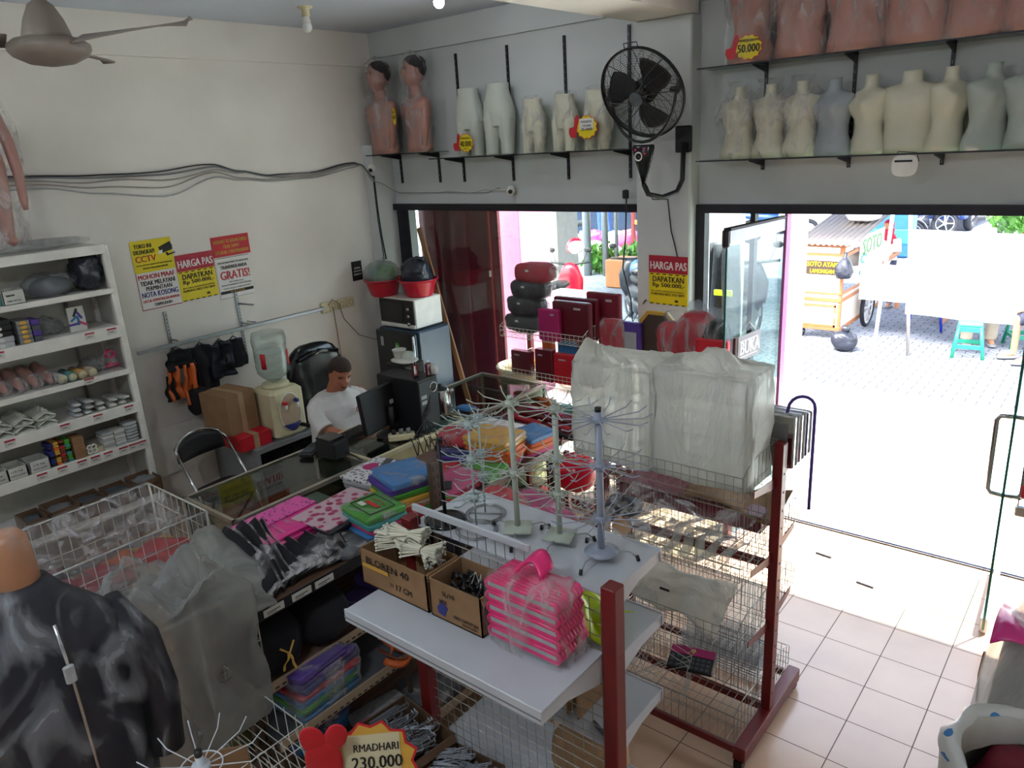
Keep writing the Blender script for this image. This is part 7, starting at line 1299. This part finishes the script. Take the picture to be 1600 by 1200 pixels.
def wheel(m_parent, c, rad, w, ax, spokes=5, rim='grey_light', hubr=.35, world=False):
    M = Tr(*c) @ (Matrix.Identity(4) if ax == 'Y' else Rz(pi/2)); 
    m = MB(); m.ring((0, 0, 0), rad-w*.5, w*.5, 'tyre', 'Y', 30, 10, M=M); wl = m.build('wheel', m_parent)
    m = MB(); m.ring((0, 0, 0), rad-w, .014*rad/.28, rim, 'Y', 28, 6, M=M); m.tube([(0, -w*.4, 0), (0, w*.4, 0)], rad*.16, rim, 14, M)
    for k in range(spokes): a = 2*pi*k/spokes; m.tube([(rad*.1*math.cos(a), 0, rad*.1*math.sin(a)), ((rad-w)*math.cos(a), 0, (rad-w)*math.sin(a))], rad*.055, rim, 6, M)
    m.build('rim', wl); return wl
def scooter(label, c, rz, col, sc=1, col2='moto_black'):
    """faces +X locally"""
    r = thing('motorcycle', label, 'motorcycle', c, rz); r.scale = (sc, sc, sc)
    wheel(r, (.62, 0, .28), .28, .09, 'Y'); wheel(r, (-.62, 0, .28), .28, .10, 'Y')
    m = MB(); m.tube([(.62, -.06, .28), (.60, -.06, .55), (.47, 0, .92)], .02, 'grey_light', 8); m.build('fork', r)
    m = MB(); m.tube([(.62, .06, .28), (.60, .06, .55), (.47, 0, .92)], .02, 'grey_light', 8); m.build('fork', r)
    m = MB(); m.sheet(lambda u, v: (.62+.30*math.cos(.35+1.9*u), (v-.5)*.13, .28+.31*math.sin(.35+1.9*u)), 14, 4, col, .015); m.build('front_fender', r)
    m = MB(); m.loft([(.40, 0, .38, .05, .10), (.44, 0, .55, .07, .19), (.42, 0, .75, .08, .21), (.42, 0, .92, .09, .14), (.44, 0, 1.0, .06, .09)], col, 24); m.build('front_shield', r)
    m = MB(); m.sup((.52, 0, .93), (.06, .09, .055), 'grey_light', 2.5, n=16); m.build('headlight', r)
    m = MB(); m.tube([(.36, -.34, 1.03), (.40, -.15, 1.0), (.42, 0, .98), (.40, .15, 1.0), (.36, .34, 1.03)], .018, 'black', 8); m.build('handlebar', r)
    for s in (-1, 1): m = MB(); m.tube([(.38, s*.22, 1.02), (.40, s*.28, 1.18)], .006, 'black', 6); m.sup((.41, s*.30, 1.21), (.02, .06, .04), 'black', 2.5, n=14); m.build('mirror', r)
    m = MB(); m.tube([(.3, 0, .36), (-.05, 0, .32)], [.13, .12], col2, 12); m.build('floor_board', r)
    m = MB(); m.loft([(-.62, 0, -.16, .10, .06), (0, 0, 0, 0, 0)][:0] or [(0, 0, 0, .13, .15), (0, 0, .25, .12, .15), (0, 0, .5, .10, .13), (0, 0, .78, .05, .08), (0, 0, .86, .02, .03)], col, 20, Tr(-.02, 0, .56) @ Matrix.Rotation(-pi/2+.12, 4, 'Y')); m.build('tail_body', r)
    m = MB(); m.sup((-.28, 0, .78), (.38, .13, .06), 'black', 3, n=22, ry=.06); m.build('seat', r)
    m = MB(); m.sup((-.22, 0, .35), (.22, .12, .12), 'moto_black', 3, n=16); m.build('engine', r)
    m = MB(); m.tube([(-.2, -.14, .26), (-.75, -.16, .34)], [.03, .05], 'grey', 12); m.build('exhaust', r)
    m = MB(); m.bbox((-.86, -.06, .70), (-.82, .06, .76), 'red_ink', .01); m.build('tail_light', r)
    m = MB(); m.box((-.90, -.07, .50), (-.89, .07, .62), 'white_ink'); m.build('plate', r)
    m = MB(); m.tube([(-.05, .1, .25), (-.05, .28, .02)], .012, 'black', 6); m.build('side_stand', r)
    return r
scooter('red scooter with helmet on its mirror parked just outside the window', (-6.8, 9.35, -.005), 1.9, 'moto_red', 1.0)
rr = thing('helmet', 'pink and white open helmet hanging on the red scooter', 'helmet', (-7.0, 10.0, 1.12)); m = MB(); m.sup((0, 0, .1), (.14, .16, .14), 'moto_red', 2, n=26, flat=-.09); m.build('shell', rr); m = MB(); m.sup((.03, -.03, .1), (.13, .14, .11), 'white_ink', 2.2, n=22); m.build('visor', rr)
scooter('black scooter with grey blue helmet right of the red one outside the window', (-6.0, 10.2, -.005), 2.3, 'moto_black', 1.0)
rr = thing('helmet', 'grey blue helmet on the seat of the black scooter', 'helmet', (-5.75, 9.85, .86)); m = MB(); m.sup((0, 0, .1), (.14, .16, .14), 'moto_blue', 2, n=26, flat=-.09); m.build('shell', rr); m = MB(); m.sup((.03, -.05, .07), (.13, .13, .08), 'black_gloss', 2.2, n=22); m.build('visor', rr)
scooter('black motorcycle seen through the left glass door leaf', (-4.05, 9.6, -.005), 1.7, 'moto_black', 1.12)
scooter('grey blue motorcycle far behind the food cart, left one', (-7.3, 19.5, 0), .3, 'moto_blue', 1.1)
scooter('dark motorcycle far behind the food cart, right one', (-4.9, 19.6, 0), .1, 'moto_black', 1.1)
for k, (x, y) in enumerate(((-4.6, 21.6), (-2.3, 21.8))): scooter('small far motorcycle above the banner, %s one' % ['left', 'right'][k], (x, y, 0), .2+k, 'moto_blue' if k else 'moto_black', 1.1)
# cartons outside
m = MB(); m.sup((0, 0, .30), (.52, .35, .32), 'cart_panel', 4, .05, 4, 3, 28, flat=-.29); place(m, 'cloth_bundle', 'big pale bundle on the ground outside the window', 'bundle', (-4.75, 7.2, 0))
m = MB(); m.bbox((-.16, -.12, 0), (.16, .12, .16), 'cart_wood', .005); place(m, 'small_carton', 'small orange brown carton on top of the pale bundle', 'box', (-4.85, 7.25, .60))
m = MB(); m.bbox((-.4, -.3, 0), (.4, .3, .9), 'cart_panel', .02); place(m, 'white_crate', 'white crate standing outside beside the pale bundle', 'crate', (-5.75, 8.1, 0))
m = MB(); m.bbox((-.35, -.35, 0), (.35, .35, 5.2), 'concrete', .03); place(m, 'concrete_pillar', 'grey concrete pillar with white poster outside the window', 'pillar', (-8.35, 11.2, 0))
for k, (x, y, w) in enumerate(((-9.35, 13.8, .09), (-8.95, 13.9, .07), (-8.7, 13.95, .04))): m = MB(); m.tube([(0, 0, 0), (0, 0, 5.5)], w, 'galv', 12); place(m, 'street_pole', 'grey metal street pole outside the window, %s of three' % ['thickest', 'middle', 'thinnest'][k], 'pole', (x, y, 0))
# dark tarp and stacks behind the left door leaf
m = MB(); m.sheet(lambda u, v: (-2.90+.27*u, 6.1+.07*math.sin(u*14)+.05*math.sin(v*5+u*6), 1.92*(1-v)), 26, 14, 'tarp', .02); solo(m, 'dark_tarp', 'dark grey hanging tarpaulin outside behind the narrow side window', 'tarpaulin')
m = MB(); m.bbox((-2.78, 6.0, 1.50), (-2.62, 6.02, 1.55), 'lime', .004); solo(m, 'lime_tape', 'yellow green strip stuck on the dark tarpaulin', 'tape')
for k in range(4): m = MB(); m.bbox((-.26, -.15, 0), (.26, .15, .2), 'blue_ink' if k % 2 else 'navy', .01); place(m, 'blue_crate', 'dark blue crate in front of the tarpaulin, %s from the bottom' % ORD[k], 'crate', (-2.62, 5.82, .205*k+.02*0), 'blue crates by the tarpaulin')
m = MB(); m.bbox((-.05, -.05, 0), (.05, .05, 2.9), 'pink_wall', .005); place(m, 'pink_post', 'thin pale pink post outside the narrow side window', 'post', (-3.05, 6.4, 0))
m = MB(); m.bbox((-.16, -.1, 0), (.16, .1, 4.0), 'concrete', .02); place(m, 'grey_post', 'grey brown concrete post outside the narrow side window', 'post', (-3.3, 7.4, 0))
m = MB(); m.bbox((-.10, -.02, 0), (.10, .02, 2.6), 'white_ink', .004, Matrix.Rotation(.0, 4, 'Y')); place(m, 'white_post', 'wide white post left of the food cart', 'post', (-2.86, 8.2, 0))
# food cart
r = thing('food_cart', 'wooden soup cart with corrugated roof and SOTO AYAM sign outside the door', 'food cart', (-3.35, 10.6, 0))
X0, X1, Y0, Y1 = -3.67, -3.06, 10.6, 12.5
for x in (X0, X1-.04):
    for y in (Y0, Y1-.04): m = MB(); m.bbox((x, y, .12), (x+.04, y+.04, 1.30), 'cart_wood', .004); m.build('post', r, world=True)
for z, h in ((.12, .05), (.52, .05), (.62, .03), (1.26, .04), (1.13, .05)): m = MB(); m.bbox((X0, Y0-.01, z), (X1, Y0+.03, z+h), 'cart_wood', .003); m.bbox((X1-.03, Y0, z), (X1+.01, Y1, z+h), 'cart_wood', .003); m.build('rail', r, world=True)
m = MB(); m.box((X0+.03, Y0+.005, .14), (X1-.03, Y0+.015, .52), 'cart_panel'); m.box((X1-.015, Y0+.04, .14), (X1-.005, Y1-.04, .62), 'cart_panel'); m.box((X0+.03, Y0+.005, .57), (X1-.03, Y0+.012, .88), 'white_ink'); m.build('panel', r, world=True)
m = MB(); m.box((X0+.06, Y0-.014, .17), (X1-.06, Y0-.011, .20), 'cart_wood'); m.box((X0+.06, Y0-.014, .45), (X1-.06, Y0-.011, .48), 'cart_wood'); m.box((X0+.06, Y0-.014, .17), (X0+.085, Y0-.011, .48), 'cart_wood'); m.box((X1-.085, Y0-.014, .17), (X1-.06, Y0-.011, .48), 'cart_wood'); m.box((X1-.09, Y0-.018, .30), (X1-.06, Y0-.012, .36), 'concrete'); m.build('door', r, world=True)
sg = MB(); sg.box((X0+.04, Y0-.012, .86), (X1-.03, Y0-.004, 1.14), 'cart_panel'); sg.box((X0+.12, Y0-.014, .89), (X1-.06, Y0-.012, 1.08), 'wood_dark'); sg.box((X0+.04, Y0-.0135, .89), (X0+.115, Y0-.012, 1.10), 'stool_green'); sg = sg.build('sign_board', r, world=True)
m = MB(); m.text('SOTO AYAM', .40, .065, 'yellow', Tr(X0+.13, Y0-.016, 1.0)); m.text('LAMONGAN', .32, .055, 'yellow', Tr(X0+.17, Y0-.016, .91)); m.text('WARUNG CAK', .3, .025, 'ink', Tr(X0+.1, Y0-.0145, 1.105)); m.build('lettering', r, world=True)
m = MB(); m.sheet(lambda u, v: (X0-.06+(X1-X0+.2)*u, Y0-.12+(Y1-Y0+.3)*v, 1.31+.30*v+.012*math.sin(u*2*pi*11)), 90, 6, 'roof_sheet', .004); m.build('roof', r, world=True)
m = MB(); m.box((X1+.02, 11.2, .75), (X1+.03, 12.4, 1.33), 'white_ink'); m.build('side_banner', r, world=True)
m = MB(); m.text('SOTO', .95, .22, 'green', frame((X1+.034, 11.3, 1.06), (0, 1, 0), (0, 0, 1))); m.text('S', .3, .30, 'stool_green', frame((X1+.034, 11.22, .78), (0, 1, 0), (0, 0, 1))); m.build('lettering', r, world=True)
m = MB(); m.sup((-3.2, 11.6, .98), (.12, .2, .12), 'concrete', 2.4, n=20); m.tube([(-3.2, 11.6, 1.08), (-3.2, 11.6, 1.12)], .03, 'black', 10); m.build('cooking_pot', r, world=True)
w = wheel(r, (X1-(-3.35)+.08, 1.0, .28), .30, .06, 'X', 10, 'white_ink')
w = wheel(r, (X0-(-3.35)+.1, .05, .06), .065, .04, 'X', 3)
m = MB(); m.loft([(0, 0, 0, .10, .09), (0, 0, .08, .13, .11), (0, 0, .18, .09, .08), (0, 0, .28, .025, .02), (0, 0, .34, .02, .015)], 'trash', 28, None, lambda v: v+Vector((v.x, v.y, 0))*.35*noise.noise(v*14)); place(m, 'plastic_bag', 'grey plastic bag hanging at the corner of the food cart', 'plastic bag', (-3.02, 10.5, .88))
m = MB(); m.sup((0, 0, .13), (.15, .14, .14), 'trash', 2.4, .03, 9, 3, 28, flat=-.125); m.tube([(0, 0, .24), (.02, 0, .32)], [.04, .06], 'trash', 8); place(m, 'trash_bag', 'full black trash bag on the paving beside the cart', 'trash bag', (-2.86, 10.15, -.01))
m = MB(); m.sup((0, 0, .07), (.22, .3, .09), 'white_ink', 2.6, .03, 6, 3, 22); place(m, 'white_cloth', 'bright white cloth heap lying on the cart roof', 'cloth', (-3.15, 11.7, 1.52))
# banners, poles, stools, chairs
for k, (x, y, x2, mt, lb) in enumerate(((-2.10, 10.22, -2.24, 'concrete', 'grey pole holding the white food stall banner'), (-2.42, 9.85, -2.33, 'white_ink', 'white slanting pole left of the banner'))): m = MB(); m.tube([(0, 0, 0), (x2-x, 0, 1.95)], .022, mt, 8); place(m, 'banner_pole', lb, 'pole', (x, y, -.01))
r = thing('food_stall_banner', 'large white cloth banner with faded lettering outside the doorway', 'banner', (-1.6, 10.75, .3))
m = MB(); m.sheet(lambda u, v: (-2.30+1.42*u, 10.78+.03*math.sin(u*9), 1.50-1.10*v-.04*u), 20, 10, 'banner', .006); m.build('cloth', r, world=True)
mk('faded_yellow', '#cfcb98', .7, var=.02); mk('faded_orange', '#cf9a78', .7, var=.02)
m = MB(); m.text('Ayam Lele', .8, .10, 'faded_yellow', Tr(-1.75, 10.73, 1.18)); m.text('Soto', .22, .12, 'faded_yellow', Tr(-2.0, 10.73, .84)); m.text('Makan', .5, .12, 'faded_orange', Tr(-1.36, 10.73, .74)); m.build('lettering', r, world=True)
m = MB(); m.sheet(lambda u, v: (-2.95+.70*u, 11.0+.02*math.sin(u*7), 1.0-.5*v), 10, 8, 'banner', .006); solo(m, 'white_banner', 'smaller low white cloth banner between the two poles', 'banner')
def stool(label, c, rz, mt, h=.42):
    r = thing('plastic_stool', label, 'stool', c, rz); m = MB(); m.bbox((-.13, -.13, h-.03), (.13, .13, h), mt, .01); m.build('seat', r)
    for sx in (-1, 1):
        for sy in (-1, 1): m = MB(); m.tube([(sx*.115, sy*.115, h-.02), (sx*.165, sy*.165, 0)], .022, mt, 6); m.build('leg', r)
    for s in (-1, 1): m = MB(); m.bbox((-.14, s*.142-.01, .12), (.14, s*.142+.01, .17), mt, .004); m.bbox((-.115, s*.122-.012, h-.09), (.115, s*.122+.012, h-.03), mt, .004); m.build('side_panel', r)
    for s in (-1, 1): m = MB(); m.bbox((s*.142-.01, -.14, .12), (s*.142+.01, .14, .17), mt, .004); m.build('side_panel', r)
    return r
stool('mint green plastic stool outside the doorway in front of the banner', (-1.50, 10.55, -.01), .15, 'stool_green')
stool('darker green plastic stool half cut by the right edge', (-1.02, 11.3, -.01), .4, 'stool_green')
r = thing('plastic_chair', 'blue plastic chair under the white banner', 'chair', (-2.25, 11.8, -.01), .2)
m = MB(); m.bbox((-.2, -.2, .40), (.2, .2, .44), 'stool_blue', .015); m.build('seat', r)
m = MB(); m.sheet(lambda u, v: (-.2+.4*u, .2+.05*v, .44+.40*v), 8, 6, 'stool_blue', .02); m.build('backrest', r)
for sx in (-1, 1):
    for sy in (-1, 1): m = MB(); m.tube([(sx*.17, sy*.17, .41), (sx*.21, sy*.21, 0)], .02, 'stool_blue', 6); m.build('leg', r)
m = MB(); m.bbox((-.9, -.25, .60), (.9, .25, .63), 'cart_wood', .005)
for x in (-.8, .8): m.box((x-.02, -.2, 0), (x+.02, .2, .6), 'cart_wood')
place(m, 'stall_table', 'low wooden table behind the white food stall banner', 'table', (-1.3, 12.3, -.01))
m = MB(); m.bbox((-1.2, -.08, 0), (1.2, .08, .03), 'cart_wood', .004)
for x in (-1, 1): m.box((x-.02, -.06, -.25), (x+.02, .06, 0), 'cart_wood')
place(m, 'low_bench', 'long low wooden bench behind the mint stool', 'bench', (-1.9, 13.0, .24))
# unseen canopy added over the food stalls to block sun from paving and cart
r = thing('unseen_shade_canopy', 'unseen blue canopy added over the food stalls to block the sun', 'canopy', (-2.5, 12.5, 0))
m = MB(); m.sheet(lambda u, v: (-9.5+13*u, 9.3+7.2*v, 3.35+.12*math.sin(u*17)*math.sin(v*pi)-.10*math.sin(v*pi)), 40, 12, 'blue', .01); m.build('tarpaulin', r, world=True)
for (x, y) in ((3.3, 9.4), (3.3, 16.4), (-9.4, 16.4)): m = MB(); m.tube([(x, y, 0), (x, y, 3.35)], .03, 'galv', 8); m.build('post', r, world=True)
# people outside
def figure(label, c, rz, J, top, bottom, skin='skin_out', hair=None, extra=None, sc=1, shirt_parts=True):
    """J: joint dict in local metres, facing -Y. Returns the person"""
    r = thing('person', label, 'person', c, rz); r.scale = (sc, sc, sc); g = lambda k: Vector(J[k])
    m = MB(); h = g('head')
    def hf(v):
        w = v.copy(); q = v-h
        if q.y < -.03: w.y -= .018*math.exp(-(q.x/.013)**2-((q.z+.01)/.025)**2)-.008*math.exp(-((abs(q.x)-.03)/.014)**2-((q.z-.02)/.012)**2)
        return w
    m.loft([(h.x, h.y+.01, h.z-.14, .05, .05), (h.x, h.y, h.z-.11, .045, .06), (h.x, h.y, h.z-.07, .062, .078), (h.x, h.y, h.z, .076, .092), (h.x, h.y, h.z+.06, .072, .088), (h.x, h.y, h.z+.10, .045, .055), (h.x, h.y, h.z+.115, .01, .012)], skin, 28, None, hf)
    m.tube([g('neck')-Vector((0, 0, .06)), g('neck'), h-Vector((0, 0, .06))], [.07, .052, .05], skin, 14)
    m.tube([g('hip')+Vector((0, 0, -.05)), g('hip'), g('chest'), g('neck')], [.13, .15, .15, .09], skin, 18)
    for s in 'LR':
        m.tube([g('sh'+s), g('el'+s), g('wr'+s)], [.05, .042, .028], skin, 12); w = g('wr'+s); d = (w-g('el'+s)).normalized()
        m.sup(tuple(w+d*.045), (.035, .02, .045), skin, 2.5, n=12)
        for i in range(4): o = w+d*.07+Vector((.018*(i-1.5), 0, 0)); m.tube([o, o+d*.04, o+d*(.065-.006*abs(i-1.5))], [.009, .008, .006], skin, 6)
        m.tube([w+d*.02+Vector((.03, 0, 0)), w+d*.06+Vector((.045, 0, 0))], [.010, .008], skin, 6)
        m.tube([g('hp'+s), g('kn'+s), g('an'+s)], [.085, .058, .036], skin, 14); m.tube([g('an'+s), g('an'+s)+Vector(J.get('toe', (0, -.12, -.03)))], [.038, .03], skin, 10)
    b = m.build('body', r); md = b.modifiers.new('union', 'REMESH'); md.mode = 'VOXEL'; md.voxel_size = .009; md.use_smooth_shade = True
    m = MB(); m.tube([g('hip')+Vector((0, 0, -.06)), g('hip'), g('chest'), g('neck')-Vector((0, 0, .03))], [.17, .175, .175, .10], top, 22)
    for s in 'LR': m.tube([g('sh'+s), g('sh'+s).lerp(g('el'+s), .9)], [.075, .07], top, 14)
    t = m.build('top', r); md = t.modifiers.new('union', 'REMESH'); md.mode = 'VOXEL'; md.voxel_size = .012; md.use_smooth_shade = True
    m = MB(); f = J.get('leglen', .96)
    for s in 'LR': k2 = g('kn'+s).lerp(g('an'+s), f) if f > 0 else g('kn'+s); P = [g('hp'+s)+Vector((0, 0, .04)), g('kn'+s)]+([k2] if f > 0 else []); m.tube(P, [.11, .085, .07][:len(P)], bottom, 14)
    t = m.build('bottoms', r); md = t.modifiers.new('union', 'REMESH'); md.mode = 'VOXEL'; md.voxel_size = .012; md.use_smooth_shade = True
    if hair: m = MB(); m.sup((h.x, h.y+.015, h.z+.03), (.085, .10, .10), hair, 2.2, .004, 30, 2, 20); m.build('hair' if hair == 'hair' else 'headscarf', r)
    for s in 'LR': a = g('an'+s); m = MB(); m.sup((a.x, a.y-.06, a.z-.05), (.05, .13, .018), 'grey', 3, n=14); m.build('sandal', r)
    return r
STAND = dict(head=(0, -.02, 1.50), neck=(0, 0, 1.36), chest=(0, 0, 1.15), hip=(0, 0, .88), shL=(-.17, 0, 1.28), elL=(-.22, -.02, 1.0), wrL=(-.20, -.15, .82), shR=(.17, 0, 1.28), elR=(.23, -.05, 1.02), wrR=(.15, -.22, .92), hpL=(-.09, 0, .85), knL=(-.10, -.02, .47), anL=(-.10, 0, .08), hpR=(.09, 0, .85), knR=(.11, -.04, .47), anR=(.14, .02, .08))
SIT = dict(head=(0, -.05, 1.14), neck=(0, -.02, 1.0), chest=(0, 0, .78), hip=(0, .02, .5), shL=(-.18, 0, .92), elL=(-.22, -.12, .68), wrL=(-.15, -.34, .62), shR=(.18, 0, .92), elR=(.22, -.12, .68), wrR=(.15, -.34, .62), hpL=(-.10, 0, .48), knL=(-.14, -.42, .50), anL=(-.14, -.42, .08), hpR=(.10, 0, .48), knR=(.14, -.42, .50), anR=(.14, -.40, .08))
rr = figure('woman in red headscarf and patterned top standing behind the food cart', (-3.12, 13.0, -.01), -.3, STAND, 'cart_panel', 'jean', hair='hijab', sc=.85)
m = MB(); m.loft([(0, -.01, 1.20, .17, .13), (0, 0, 1.30, .15, .12), (0, 0, 1.38, .09, .10), (0, -.0, 1.46, .10, .115)], 'hijab', 24); m.build('scarf_drape', rr)
m = MB()
for k in range(14): a = k*2.4; m.sup((.165*math.cos(a), .165*math.sin(a), .84+.022*k), (.02, .02, .02), 'red_ink' if k % 3 else 'ink', 2, n=8)
m.build('flower_print', rr)
SITK = dict(SIT); SITK['leglen'] = .97
figure('person in khaki trousers seated behind the banner beside the mint stool', (-1.62, 11.5, -.01), .35, SITK, 'white_ink', 'khaki', hair='hair')
S2 = dict(SIT); S2['leglen'] = 0
figure('person in dark shorts and sandals sitting at the right edge outside', (-.60, 10.73, -.01), -1.0, S2, 'orange', 'jean', hair='hair')
S3 = dict(STAND)
figure('person in blue shirt bending over the trash heap by the parked car', (-10.9, 16.9, .4), .2, S3, 'blue', 'moto_blue', hair='hair', sc=.95)
# parked car
def suv(label, c, rz, col):
    r = thing('car', label, 'car', c, rz)
    prof = [(-2.2, .45), (-2.25, .8), (-2.1, 1.05), (-1.9, 1.62), (-1.4, 1.72), (.2, 1.70), (.95, 1.15), (2.0, 1.0), (2.25, .8), (2.25, .42), (1.9, .32), (-1.9, .32)]
    m = MB(); m.poly(prof, 1.7, col, Tr(0, -.85, 0)); b = m.build('body', r); md = b.modifiers.new('bevel', 'BEVEL'); md.width = .08; md.segments = 3
    for s in (-1, 1):
        for (x0, x1, x2, x3) in ((-1.75, -.75, -.75, -1.6), (-.68, .25, .1, -.68), (.32, .78, .25, .2)):
            m = MB(); m.poly([(x0, 1.12), (x1, 1.12), (x2, 1.56), (x3, 1.56)], .02, 'black_gloss', Tr(0, -.862 if s < 0 else .842, 0)); m.build('side_window', r)
    m = MB(); m.poly([(.30, 1.62), (.92, 1.17), (.96, 1.19), (.34, 1.65)], 1.4, 'black_gloss', Tr(0, -.7, 0)); m.build('windscreen', r)
    for x in (-1.4, 1.4):
        for y in (-.80, .80): wheel(r, (x, y, .36), .38, .20, 'Y', 10, 'white_ink')
    m = MB(); m.poly([(-1.0, .38), (1.0, .38), (1.0, .48), (-1.0, .48)], 1.76, 'moto_black', Tr(0, -.88, 0)); m.build('sill', r)
    for y in (-.6, .6): m = MB(); m.sup((2.22, y, .82), (.06, .2, .09), 'white_ink', 3, n=14); m.build('headlight', r)
    return r
suv('dark blue grey car with alloy wheels parked across the street', (-10.8, 18.6, 0), 3.14, 'suv')
suv('light blue car far away above the banner', (-4.3, 24.5, 0), 1.5, 'moto_blue')
for k, (x, y, z, s, mt) in enumerate(((-11.2, 16.6, .25, .3, 'white_ink'), (-10.75, 16.2, .5, .24, 'pink'), (-10.2, 16.5, .3, .4, 'white_ink'), (-9.7, 16.1, .5, .26, 'rose'), (-10.5, 15.7, .15, .35, 'banner'), (-9.4, 16.6, .25, .32, 'pink_wall'))):
    m = MB(); m.sup((0, 0, 0), (s, s*.9, s*.8), mt, 2.3, .08, 2.5, k, 22); place(m, 'garbage_bag', '%s garbage bag heaped by the parked car, %s from left' % ({'white_ink': 'white', 'pink': 'pink', 'rose': 'rose', 'banner': 'pale', 'pink_wall': 'light pink'}[mt], ORD[k]), 'garbage bag', (x, y, z), 'garbage heap by the car')
m = MB(); m.bbox((-.04, -.04, 0), (.04, .04, 1.6), 'red_steel', .004); m.bbox((-.04, -.03, .9), (1.1, .03, 1.0), 'cart_wood', .004); place(m, 'wooden_post', 'wooden post with cross board in the weeds before the garbage heap', 'post', (-9.2, 15.5, 0))
# plants
def tree(label, c, n, rad, h, leafm='leaf', name='tree', ls=.08, trunk=True):
    r = thing(name, label, 'plant', c); m = MB(); rr = random.Random(int(abs(c[0]*100)))
    for k in range(n):
        a, b = rr.random()*6.28, math.acos(rr.uniform(-1, 1)); q = rr.random()**.4*rad; p = Vector((q*math.sin(b)*math.cos(a), q*math.sin(b)*math.sin(a), h+q*.8*math.cos(b))); s = ls*rr.uniform(.6, 1.4)
        d = Vector((rr.uniform(-1, 1), rr.uniform(-1, 1), rr.uniform(-1, 1))).normalized(); e = d.cross(Vector((.3, .5, .8))).normalized()
        m.add([p-d*s, p+e*s*.45, p+d*s, p-e*s*.45], [(0, 1, 2, 3)], leafm)
    o = m.build('foliage', r); o['kind'] = 'stuff'
    if trunk: m = MB(); m.tube([(0, 0, 0), (.05, 0, h)], [rad*.08, rad*.04], 'wood', 8); m.build('trunk', r)
    return r
tree('leafy green tree beyond the pale wall, seen left of the pink pillar', (-15.5, 22.5, 0), 1500, 2.2, 3.2, ls=.2)
for k, x in enumerate((-9.3, -8.5, -7.7)): tree('tall green weed clump beside the scooters, %s from the left' % ORD[k], (x, 14.3+.2*k, 0), 420, .45, .3, 'leaf', 'weed_clump', .1, False)
tree('bright yellow green bush above the right end of the banner', (-2.0, 19.2, 0), 700, .7, .9, 'leaf', 'bush', .12)
m = MB(); m.bbox((-.9, -.3, 0), (.9, .3, .55), 'cart_wood', .02); place(m, 'flower_box', 'low tan planter in front of the weeds', 'planter', (-7.3, 13.0, 0))
m = MB(); m.bbox((-3.5, -.08, 0), (3.5, .08, 1.4), 'white_ink', .01)
for k in range(30): m.tube([(-3.3+.22*k, -.09, .6), (-3.2+.22*k, -.09, .95)], .02, 'concrete', 5); m.tube([(-3.2+.22*k, -.09, .6), (-3.3+.22*k, -.09, .95)], .02, 'concrete', 5)
place(m, 'garden_wall', 'low white garden wall with patterned openings left of the pink pillar', 'wall', (-14.5, 18.5, 0), None, .5)
m = MB(); m.bbox((-.4, -.3, .0), (.4, .3, 1.7), 'blue', .03); m.bbox((-.42, -.32, .3), (.42, -.28, .6), 'teal', .01); place(m, 'blue_kiosk', 'pale blue street kiosk box behind the grey pole', 'kiosk', (-4.3, 18.3, 0))
